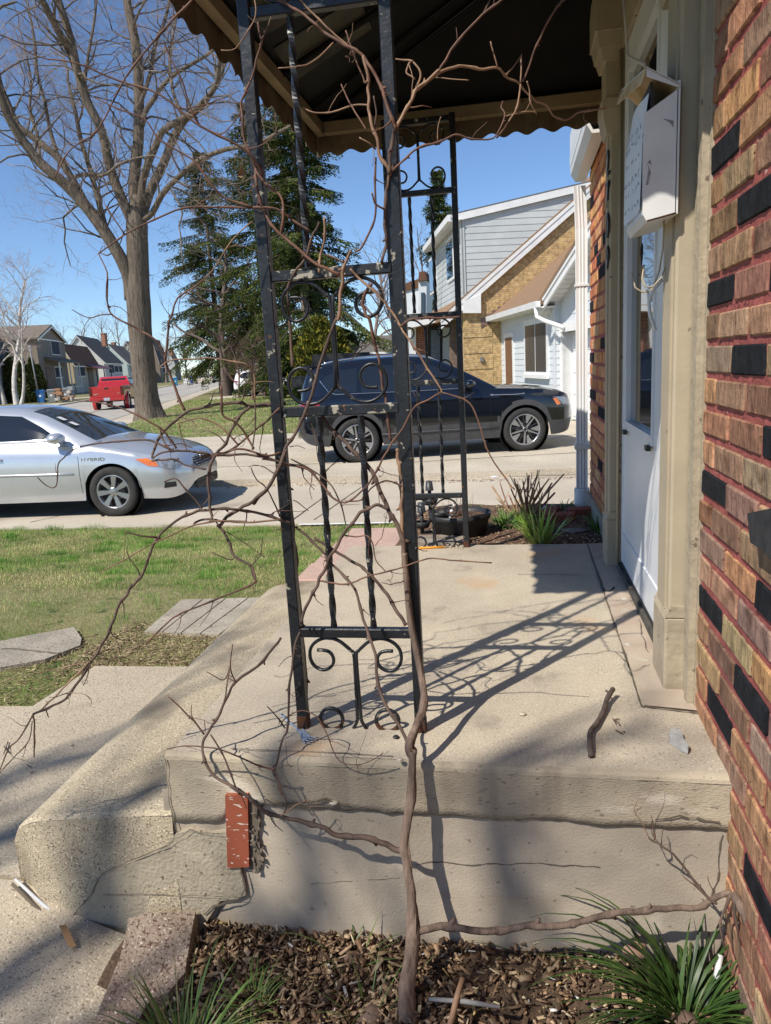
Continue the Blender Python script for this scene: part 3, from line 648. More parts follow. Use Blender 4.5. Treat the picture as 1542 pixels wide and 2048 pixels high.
# house number on the far pilaster, facing the street
def text_mesh(s, size, depth=0.0):
    c = bpy.data.curves.new('t', 'FONT'); c.body = s; c.size = size; c.extrude = depth; c.align_x = 'CENTER'; c.align_y = 'CENTER'
    o = bpy.data.objects.new('t', c); COL.objects.link(o); dg = bpy.context.evaluated_depsgraph_get()
    me = bpy.data.meshes.new_from_object(o.evaluated_get(dg)); bpy.data.objects.remove(o); bpy.data.curves.remove(c); return me
def put_text(name, s, size, mat, M4, parent=None, depth=0.002, sx=1.0):
    me = text_mesh(s, size, depth); me.transform(Matrix.Diagonal((sx, 1, 1, 1))); me.transform(M4); me.materials.clear(); me.materials.append(mat); me.name = name
    o = bpy.data.objects.new(name, me); COL.objects.link(o); adopt(o, parent); return o
for ch, py in (('2', 312), ('7', 378), ('0', 442), ('9', 510)):
    p = atx(1222, py, 0.362)
    put_text('house_number', ch, 0.135, mBlack, Matrix(((0, 0, -1, 0.3665), (-1, 0, 0, 3.185), (0, 1, 0, p.z), (0, 0, 0, 1))), house, 0.004)
# dried paint patch and small scar on the near jamb
m = MB(); P = [atx(x, y, 0.4135) for x, y in ((1329, 690), (1336, 700), (1333, 735), (1327, 745), (1325, 715))]; m.prism(P, (-0.002, 0, 0)); m.build('paint_scar', mBox, house)

# mailbox with open lid ------------------------------------------------
mb_ = thing('mailbox', 'open white enamel mailbox with rust streaks hanging on the cream door jamb', 'mailbox', (0.372, 2.04, 1.205))
Y0, Y1 = 1.918, 2.182
sp = [(0.3735, 1.205), (0.309, 1.1925), (0.2997, 1.209), (0.2992, 1.4275), (0.3735, 1.4725)]
m = MB()
m.prism([(x, Y0, z) for x, z in sp], (0, 0.004, 0)); m.prism([(x, Y1, z) for x, z in sp], (0, -0.004, 0))
m.quad((0.2997, Y0, 1.209), (0.2997, Y1, 1.209), (0.2992, Y1, 1.38), (0.2992, Y0, 1.38)); m.quad((0.3015, Y0, 1.209), (0.3015, Y1, 1.209), (0.301, Y1, 1.38), (0.301, Y0, 1.38))
m.quad((0.3735, Y0, 1.205), (0.3735, Y1, 1.205), (0.309, Y1, 1.1925), (0.309, Y0, 1.1925)); m.quad((0.309, Y0, 1.1925), (0.309, Y1, 1.1925), (0.2997, Y1, 1.209), (0.2997, Y0, 1.209))
m.box((0.3715, Y0, 1.205), (0.378, Y1, 1.49)); m.build('box', mBox, mb_)
m = MB(); m.box((0.320, Y0 - 0.001, 1.2), (0.397, Y0 + 0.001, 1.2075)) if False else None
m.tube([(0.3735, Y0 - 0.001, 1.2065), (0.309, Y0 - 0.001, 1.194)], 0.0022, 5); m.build('rust_edge', mRust, mb_)
m = MB(); p0, p1 = Vector((0.372, Y0 - 0.006, 1.478)), aty(1293, 138, Y0 - 0.006)
q0 = Vector((0.372, Y1 + 0.006, 1.478)); q1 = aty(1243, 184, Y1 + 0.01); lp = Vector((-0.010, 0, -0.03))
n_ = (p1 - p0).cross(q0 - p0).normalized() * 0.0025
m.prism([p0, p1, q1, q0], n_ if n_.z > 0 else -n_)
m.prism([p1, p1 + lp, q1 + lp, q1], (-0.002, 0, 0.001)); m.build('lid', [mBoxIn], mb_, label='open mailbox lid, rusted on its underside')
m = MB(); m.prism([p0 + Vector((0, 0, .0035)), p1 + Vector((0, 0, .0035)), q1 + Vector((0, 0, .0035)), q0 + Vector((0, 0, .0035))], (0, 0, 0.002)); m.prism([p0 + Vector((0, -.002, 0)), p1 + Vector((0, -.002, 0)), p1 + Vector((0, -.002, -.016)), p0 + Vector((0, -.002, -.005))], (0, 0.002, 0)); m.build('lid_top', mBox, mb_)
m = MB()                                               # scuffs and a torn mark on the side
for pts in ([(1326, 237), (1347, 241), (1347, 255), (1340, 246)], [(1297, 330), (1302, 345), (1296, 370), (1292, 370), (1296, 345)], [(1300, 318), (1304, 330), (1298, 326), (1293, 330), (1298, 322)]):
    m.prism([aty(x, y, Y0 - 0.0008) for x, y in pts], (0, 0.0006, 0))
for k in range(0): a = aty(1297 + k, 392 + k * 9, Y0 - 0.0008); b = aty(1345 - 4 * k, 388 + k * 9, Y0 - 0.0008); m.tube([a, b], 0.0004, 4)
m.build('scuff', M('grey_scuff', (0.22, 0.21, 0.21), (0.4, 0.38, 0.36), 60, 0.8), mb_)
lt = MB(); vs = []; fs = []
NN = 14
for j in range(NN + 1):
    for i in range(9):
        u, v = i / 8, j / NN
        y = 1.93 + 0.24 * u; z = 1.222 + (0.252 + 0.015 * u) * v; x = 0.2945 + 0.004 * math.sin(u * 5 + v * 2) + 0.022 * max(0, v - 0.62) * 1.6
        vs.append((x, y, z))
for j in range(NN):
    for i in range(8): a = j * 9 + i; fs.append((a, a + 1, a + 10, a + 9))
lt.add(vs, fs, 0, True)
ltr = lt.build('letter', M('letter_paper', (0.66, 0.71, 0.80), (0.74, 0.77, 0.82), 9, 0.7)); tag(ltr, 'white handwritten paper bulging out of the open mailbox', 'letter')
m = MB()
random.seed(3)
for r_ in range(6):
    y = 1.955; z = 1.42 - r_ * 0.034 + random.uniform(-.008, .008)
    while y < 2.13:
        pts = []
        for k in range(6): y += random.uniform(0.002, 0.006); pts.append((0.2925 + 0.004 * math.sin((y - 1.93) / .24 * 5 + (z - 1.222) / .26 * 2) + 0.022 * max(0, (z - 1.222) / .26 - 0.62) * 1.6, y, z + random.uniform(-0.008, 0.008)))
        m.tube(pts, 0.00035, 4); y += random.uniform(0.008, 0.018)
m.build('handwriting', M('pencil_grey', (0.25, 0.25, 0.28), None), ltr)
lb = MB().bbox((0.316, 1.94, 1.22), (0.322, 2.16, 1.50), 0.001).build('folder', mBlack); tag(lb, 'thin black folder standing behind the paper in the mailbox', 'folder')
wz = MB()
wz.tube([aty(1347, 432, 1.97), aty(1345, 480, 1.98), aty(1337, 520, 2.05), aty(1322, 556, 2.03), aty(1305, 574, 2.02), aty(1290, 573, 2.02), aty(1284, 558, 2.03), aty(1288, 530, 2.04)], 0.0022, 6)
wz.tube([aty(1328, 440, 1.99), aty(1326, 495, 2.0), aty(1318, 545, 2.07), aty(1303, 580, 2.06), aty(1285, 585, 2.05), aty(1270, 575, 2.05), aty(1264, 545, 2.06)], 0.0022, 6)
tag(wz.build('wire', mTrim), 'two loose cream wires dangling below the mailbox', 'wire')
hd = MB(); hd.tube([aty(1324, 560, 2.2), aty(1306, 580, 2.22), aty(1298, 605, 2.22), aty(1300, 630, 2.22), aty(1311, 660, 2.2)], 0.005, 8); adopt(hd.build('door_handle', mWhite), dr)
cw = MB(); cw.tube([aty(1247, 0, 2.02), aty(1252, 65, 2.02), aty(1255, 108, 2.02), aty(1256, 112, 2.01), aty(1274, 122, 1.96), aty(1289, 128, 1.93), aty(1291, 137, 1.915)], [0.0028, 0.0026, 0.003, 0.003, 0.004, 0.005, 0.003], 7); cw.tube([aty(1252, 60, 2.02), aty(1260, 66, 2.02)], 0.002, 5)
tag(cw.build('cord', mTrim), 'cream cord hanging down to the raised mailbox lid', 'cord')

# ================================================================== THE AWNING
aw = thing('awning', 'dark metal awning with scalloped brown valance over the porch', 'awning', (-0.2, 2.5, 1.9))
AX0, AX1, AY0, AY1 = -0.90, 0.415, 1.49, 3.62
VB, VT = 1.872, 1.985
def valance(p0, p1, name, nrm):
    p0 = Vector(p0); p1 = Vector(p1); d = p1 - p0; L_ = d.length; d.normalize(); n_ = Vector(nrm); per = 0.108
    m = MB(); K = max(8, int(L_ / 0.009)); vs = []; fs = []
    for i in range(K + 1):
        s = L_ * i / K; ph = 2 * PI * s / per
        off = 0.006 * math.copysign(min(1, abs(math.sin(ph / 2)) * 2.4), math.sin(ph / 2))
        zb = VB - 0.010 * math.cos(ph) 
        for q in (0, 1):
            o_ = n_ * (off - 0.0012 * q)
            vs.append(p0 + d * s + o_ + Vector((0, 0, zb))); vs.append(p0 + d * s + o_ + Vector((0, 0, VT + 0.05)))
    for i in range(K):
        a = i * 4; fs += [(a, a + 4, a + 5, a + 1), (a + 2, a + 3, a + 7, a + 6), (a, a + 2, a + 6, a + 4)]
    m.add(vs, fs, 0, False); return m.build('valance', mAwn, aw)
valance((AX0, AY0, 0), (AX0, AY1, 0), 'valance', (-1, 0, 0)); valance((AX0, AY1, 0), (AX1, AY1, 0), 'valance', (0, 1, 0)); valance((AX0, AY0, 0), (AX1, AY0, 0), 'valance', (0, -1, 0))
m = MB()
m.bbox((AX0 + 0.012, AY0 + 0.02, 1.945), (AX0 + 0.05, AY1 - 0.012, 2.0), 0.004); m.bbox((AX0 + 0.05, AY1 - 0.05, 1.945), (AX1, AY1 - 0.012, 2.0), 0.004); m.bbox((AX0 + 0.05, AY0 + 0.012, 1.945), (AX1, AY0 + 0.05, 2.0), 0.004)
m.build('frame_rail', mAwnF, aw)
# roof sheets: a hip rising to the wall
RZ, RX = 2.42, 0.42; HY0, HY1 = AY0 + 0.75, AY1 - 0.75
A, B, C_, D = Vector((AX0, AY0, 2.005)), Vector((AX0, AY1, 2.005)), Vector((RX, AY1, 2.005)), Vector((RX, AY0, 2.005)); E_, G_ = Vector((RX, HY0, RZ)), Vector((RX, HY1, RZ))
m = MB()
for f in ([A, B, G_, E_], [B, C_, G_], [D, A, E_]): m.prism(f, (0, 0, 0.012))
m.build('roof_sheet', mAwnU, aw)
m = MB()
for k in range(5):
    t = (k + 0.5) / 5; a = A.lerp(B, t); b = E_.lerp(G_, t); m.tube([a + Vector((0.03, 0, -0.012)), b + Vector((-0.02, 0, -0.016))], 0.013, 4)
m.tube([A.lerp(E_, .02) - Vector((0, 0, .02)), E_ - Vector((0.01, 0, .02))], 0.016, 4); m.tube([B.lerp(G_, .02) - Vector((0, 0, .02)), G_ - Vector((0.01, 0, .02))], 0.016, 4)
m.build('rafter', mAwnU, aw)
m = MB()                                               # paler sheet patches between the first rafters
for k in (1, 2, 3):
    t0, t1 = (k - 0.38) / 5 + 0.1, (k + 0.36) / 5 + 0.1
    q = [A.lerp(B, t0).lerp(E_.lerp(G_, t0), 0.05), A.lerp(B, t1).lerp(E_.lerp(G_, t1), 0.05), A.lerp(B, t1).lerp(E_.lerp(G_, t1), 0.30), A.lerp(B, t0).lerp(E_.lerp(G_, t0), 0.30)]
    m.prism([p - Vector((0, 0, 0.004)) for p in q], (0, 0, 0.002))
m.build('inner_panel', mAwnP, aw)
# ================================================================== IRON TRELLIS COLUMNS
SCR = [(8, 365), (-7, 125), (-24, 82), (-52, 55), (-85, 28), (-122, 10), (-158, 4), (-192, 5), (-230, 18), (-262, 40), (-284, 70), (-292, 105), (-289, 142), (-272, 175), (-245, 196), (-212, 205), (-178, 196), (-152, 175), (-141, 150), (-142, 125), (-153, 102), (-172, 87), (-205, 80), (-242, 80)]
def smooth_pts(pts, sub=4):
    P = [Vector(p) for p in pts]; out = []
    for i in range(len(P) - 1):
        p0, p1, p2, p3 = P[max(i - 1, 0)], P[i], P[i + 1], P[min(i + 2, len(P) - 1)]
        for k in range(sub):
            t = k / sub; t2, t3 = t * t, t * t * t
            out.append(0.5 * ((2 * p1) + (p2 - p0) * t + (2 * p0 - 5 * p1 + 4 * p2 - p3) * t2 + (3 * p1 - p0 - 3 * p2 + p3) * t3))
    out.append(P[-1]); return out
def trellis(label, loc, W=0.302, top=1.935):
    t = thing('iron_trellis', label, 'trellis', loc, local=True, group='wrought iron trellis columns carrying the awning')
    hw = 0.0132
    for x in (0, W):
        m = MB(); m.bbox((x - hw, -hw, 0.0), (x + hw, hw, top + 0.02), 0.002); m.box((x - hw - 0.0008, -hw - 0.0008, 0), (x + hw + 0.0008, hw + 0.0008, 0.001)); po = m.build('post', mIron, t)
        q = MB(); q.bbox((x - hw - 0.001, -hw - 0.001, 0.0), (x + hw + 0.001, hw + 0.001, 0.035), 0.002); q.build('rusty_foot', mRust, po)
    for z in (0.257, 0.80, 1.105, 1.64, top):
        m = MB(); m.bbox((hw, -0.011, z - 0.0118), (W - hw, 0.011, z + 0.0118), 0.0025); m.build('rail', mIronCh if 0.5 < z < 1.2 else mIron, t)
    for (z0, z1) in ((0.2715, 0.7855), (1.1195, 1.6255)):
        for fx in (0.325, 0.655):
            n = 60; pts = [(fx * W, 0, z0 + (z1 - z0) * i / n) for i in range(n + 1)]
            m = MB(); m.tube(pts, 0.0086, 4, smooth=False, twist=2 * PI * 3.2 * (z1 - z0) / 0.5 / n / 1.6); m.build('twisted_bar', mIron, t)
    S = 0.000396
    def scroll(z_top, z_bot, full):
        cxx = 0.485 * W
        for sg in (-1, 1):
            up = [(cxx + sg * (-dx) * S * -1, 0, z_top - dz * S * 1.06) for dx, dz in SCR[1:]]
            up = [(cxx + (sg * -1) * (-dx) * S if False else cxx + (dx if sg < 0 else -dx) * S, 0, z_top - dz * S * 1.06) for dx, dz in SCR[1:]]
            if full:
                lo = [(p[0], 0, z_bot + (z_top - p[2])) for p in up]
                pts = list(reversed(lo)) + up
            else:
                pts = [(cxx + sg * 0.017, 0, z_bot), (cxx + sg * 0.006, 0, z_bot + 0.02), (cxx + sg * 0.0045, 0, z_bot + 0.05)] + up
            m = MB(); m.tube(smooth_pts(pts, 3), 0.0045, 6); sc_ = m.build('scroll', mIron, t)
            if not full:
                c = Vector((cxx + sg * 0.072, 0, 0.024)); R_ = 0.029
                pts = [c + Vector((R_ * math.cos(a), 0, R_ * math.sin(a))) for a in [PI * (-0.32) + i * 2 * PI * 0.96 / 30 for i in range(31)]]
                q = MB(); q.tube(pts, 0.0050, 6); q.build('ring', mIron, sc_)
                q = MB(); q.tube(pts[-9:] + pts[:3], 0.0055, 6); q.build('rusty_base', mRust, sc_)
    scroll(0.2425, 0.0, False); scroll(1.0905, 0.8145, True); scroll(top - 0.0145, 1.6545, True)
    return t
near_t = trellis('near black iron trellis column with chipped paint, wrapped in grapevine', (-0.5525, 1.675, 0))
far_t = trellis('far black iron trellis column at the back edge of the porch', (-0.5575, 3.51, 0))

for pts, mt in (([(531, 690), (552, 684), (556, 735), (548, 752), (553, 790), (545, 760), (538, 735)], M('bare_primer', (.36, .37, .33), (.28, .29, .26), 30, .8)), ([(540, 748), (546, 752), (552, 800), (556, 850), (551, 845), (545, 790)], M('bare_rust', (.50, .24, .08), (.34, .14, .05), 30, .8)), ([(549, 880), (556, 870), (560, 930), (555, 960)], MATS['bare_primer']), ([(795, 470), (800, 560), (799, 640), (795, 560)], MATS['bare_primer']), ([(800, 700), (806, 720), (806, 770), (802, 750)], MATS['bare_primer'])):
    m = MB(); m.prism([aty(x + (2 if x < 700 else 0), y, 1.675 - .0132) for x, y in pts], (0, -.0006, 0)); adopt(m.build('peeled_patch', mt), near_t); near_t.children[-1].matrix_parent_inverse = Matrix.Translation(-near_t.location)
# ================================================================== THE GRAPEVINE, traced and given depth
vine = thing('grapevine', 'bare grapevine climbing from the mulch over the near iron trellis and sprawling left', 'vine', (-0.25, 1.35, -0.5))
CR = {'A': (480, 0, 3.855), 'B': (480, 330, 3.855), 'C': (540, 800, 4.283), 'D': (200, 780, 3.671), 'E': (320, 1280, 2.38), 'F': (840, 0, 3.084), 'G': (0, 1000, 2.487), 'H': (1200, 1600, 2.784),
      'I': (0, 0, 2.754), 'J': (0, 560, 2.754), 'K': (400, 450, 3.084), 'L': (400, 1100, 3.084), 'Q': (500, 1500, 2.57), 'N': (200, 550, 2.38), 'P': (0, 0, 1.0), 'R': (560, 600, 2.268)}
random.seed(21)
def px_of(c, pts):
    ox, oy, s = CR[c]; return [(ox + x / s, oy + y / s) for x, y in pts]
def cane(c, pts, r0, r1=None, y0=1.645, y1=None, mat=None, spurs=0.5, nm='cane', curls=0.35, mids=()):
    pp = px_of(c, pts) if c else pts
    r1 = r0 * 0.75 if r1 is None else r1
    if mat is not mTrunkV: r0, r1 = max(0.0009, r0 * 0.64), max(0.0008, r1 * 0.64)
    y1 = y0 if y1 is None else y1
    n = len(pp); seed = random.uniform(0, 100); P = []
    for i, (x, y) in enumerate(pp):
        t = i / max(1, n - 1); yy = y0 + (y1 - y0) * t + 0.012 * mnoise.noise(Vector((i * 0.7, seed, 0)))
        P.append(aty(x, y, yy))
    Q = smooth_pts(P, 4); R_ = []
    L_ = sum((Q[i + 1] - Q[i]).length for i in range(len(Q) - 1)); acc = 0; nodes = []; nxt = random.uniform(0.03, 0.07)
    for i, q in enumerate(Q):
        if 0 < i < len(Q) - 1: q += Vector((mnoise.noise(q * 38), mnoise.noise(q * 38 + Vector((7, 0, 0))), mnoise.noise(q * 38 + Vector((0, 9, 0))))) * min(0.0045, r0 * 1.1)
        if i: acc += (Q[i] - Q[i - 1]).length
        t = acc / max(L_, 1e-6); r = (r0 + (r1 - r0) * t) * (1 + 0.10 * mnoise.noise(Vector((acc * 60, seed, 2))))
        if acc > nxt: nodes.append(i); nxt = acc + random.uniform(0.05, 0.11); r *= 1.32
        R_.append(r)
    m = MB(); m.tube(Q, R_, 8 if r0 > 0.004 else 6)
    for i in nodes:
        if i < 2 or i > len(Q) - 3 or R_[i] < 0.0012: continue
        d = (Q[i + 1] - Q[i - 1]).normalized(); s = d.cross(Vector((random.uniform(-.4, .4), 1, random.uniform(-.4, .4)))).normalized() * random.choice((-1, 1))
        if random.random() < 0.55: m.tube([Q[i], Q[i] + s * R_[i] * 2.0 + d * R_[i] * 1.2], [R_[i] * 0.8, R_[i] * 0.35], 5)      # bud
        if random.random() < spurs:
            p = Q[i].copy(); pts2 = [p.copy()]; dd = (s * 0.8 + d * random.uniform(0.2, 0.8) + Vector((0, random.uniform(-.5, .5), random.uniform(-.3, .5)))).normalized()
            for k in range(random.randint(2, 5)): p = p + dd * random.uniform(0.010, 0.022); dd = (dd + Vector([random.uniform(-.4, .4) for _ in range(3)])).normalized(); pts2.append(p.copy())
            rr = max(0.0008, min(R_[i] * 0.42, 0.0017)); m.tube(pts2, [rr * (1 - 0.55 * k / (len(pts2) - 1)) for k in range(len(pts2))], 5)
        if random.random() < curls * 0.4:
            p = Q[i].copy(); an = random.uniform(0, 6); pts2 = []; R0 = random.uniform(0.006, 0.016); sp = random.uniform(-1, 1)
            for k in range(22):
                a = an + k * 0.42 * (1 if sp > 0 else -1); rr = R0 * (1 - k / 30); pts2.append(p + Vector((math.cos(a) * rr - math.cos(an) * R0, 0.003 * k / 5 * sp, math.sin(a) * rr - math.sin(an) * R0 - 0.0012 * k)))
            m.tube(pts2, 0.0006, 4)
    return m.build(nm, mat or mCane, vine)

# old trunk in front of the porch face
tp = [(812, 2110), (815, 2048), (812, 2002), (820, 1940), (826, 1870), (825, 1831), (823, 1788), (812, 1718), (808, 1687), (817, 1628), (823, 1586), (824, 1540), (826, 1500), (824, 1512)][:13]
ty = [1.29, 1.315, 1.33, 1.36, 1.395, 1.41, 1.42, 1.435, 1.44, 1.455, 1.465, 1.475, 1.482]
tr = [.024, .0225, .0205, .0172, .0150, .0128, .0112, .0104, .0102, .0098, .0110, .0094, .0094]
up = px_of('L', [(1305, 1270), (1290, 1200), (1330, 1100), (1380, 960), (1370, 800), (1340, 650), (1310, 500), (1290, 380), (1270, 150), (1262, 20)])
tp += up; ty += [1.485, 1.49, 1.52, 1.575, 1.61, 1.625, 1.635, 1.64, 1.645, 1.645]; tr += [.0096, .0096, .0094, .0088, .0084, .0080, .0076, .0072, .0068, .0064]
P = smooth_pts([aty(x, y, yy) for (x, y), yy in zip(tp, ty)], 6); RR = [tr[min(i // 6, len(tr) - 1)] + (tr[min(i // 6 + 1, len(tr) - 1)] - tr[min(i // 6, len(tr) - 1)]) * (i % 6) / 6 for i in range(len(P))]
m = MB(); n_ = 14; b0 = len(m.v); m.tube(P, RR, n_)
for i in range(len(P)):
    for k in range(n_):
        v = Vector(m.v[i * n_ + k]); d = (v - P[i]); an = k * 2.3
        m.v[i * n_ + k] = tuple(P[i] + d * (1 + 0.30 * mnoise.noise(Vector((k * 1.3 + i * .06, i * 0.10, 3))) + 0.22 * mnoise.noise(v * 38)))
m.build('trunk', mTrunkV, vine)
for k in range(4):                                     # loose bark strips
    i0 = (6, 16, 24, 40)[k]; pts = [P[i] + Vector((RR[i] * 1.08 * math.cos(3.6 + k * 0.75 + (i - i0) * .05), RR[i] * 1.06 * math.sin(3.6 + k * 0.75 + (i - i0) * .05), 0)) + Vector((0, -0.002 * (i - i0), 0)) * 0.2 for i in range(i0, min(i0 + 7 + k, len(P)))]
    m2 = MB(); m2.tube(pts, [0.0006 + 0.0022 * math.sin(PI * (j + .5) / len(pts)) for j in range(len(pts))], 5); m2.build('bark_strip', mTrunkV, vine)
cane('Q', [(0, 250), (100, 330), (240, 360), (380, 400), (460, 440), (610, 450), (700, 490), (780, 520), (810, 530)], .0062, .0105, 1.455, 1.44, mBark, .1)
cane(None, [(826, 1866), (850, 1862), (880, 1855), (960, 1862), (1010, 1862), (1069, 1850), (1134, 1850), (1176, 1840), (1231, 1826), (1278, 1822), (1347, 1817), (1398, 1813), (1435, 1794), (1463, 1785)], .0080, .0058, 1.40, 1.43, mTrunkV, .0, curls=0)
cane(None, [(1463, 1785), (1490, 1830), (1512, 1890), (1530, 1960), (1548, 2060)], .010, .007, 1.43, 1.33, mTrunkV, 0, curls=0)
for pts in ([(1463, 1787), (1468, 1830), (1478, 1880), (1482, 1910)], [(1460, 1790), (1445, 1830), (1440, 1860), (1452, 1900)], [(1466, 1790), (1490, 1812), (1505, 1850)]): cane(None, pts, .006, .0025, 1.42, 1.40, mBark, .2, curls=0)
cane('H', [(650, 575), (630, 560), (550, 490), (430, 320), (340, 255), (290, 230), (275, 215)], .0048, .003, 1.42, 1.46, mBark, .1)
cane('H', [(290, 228), (305, 210), (295, 140), (285, 85)], .0028, .0012, 1.46); cane('H', [(275, 215), (235, 130), (190, 60), (205, 10)], .0018, .0008, 1.46, mat=mCaneT)
cane('H', [(570, 515), (465, 425)], .0026, .0015, 1.45); cane('H', [(640, 520), (610, 470), (600, 420)], .0016, .0008, 1.44)
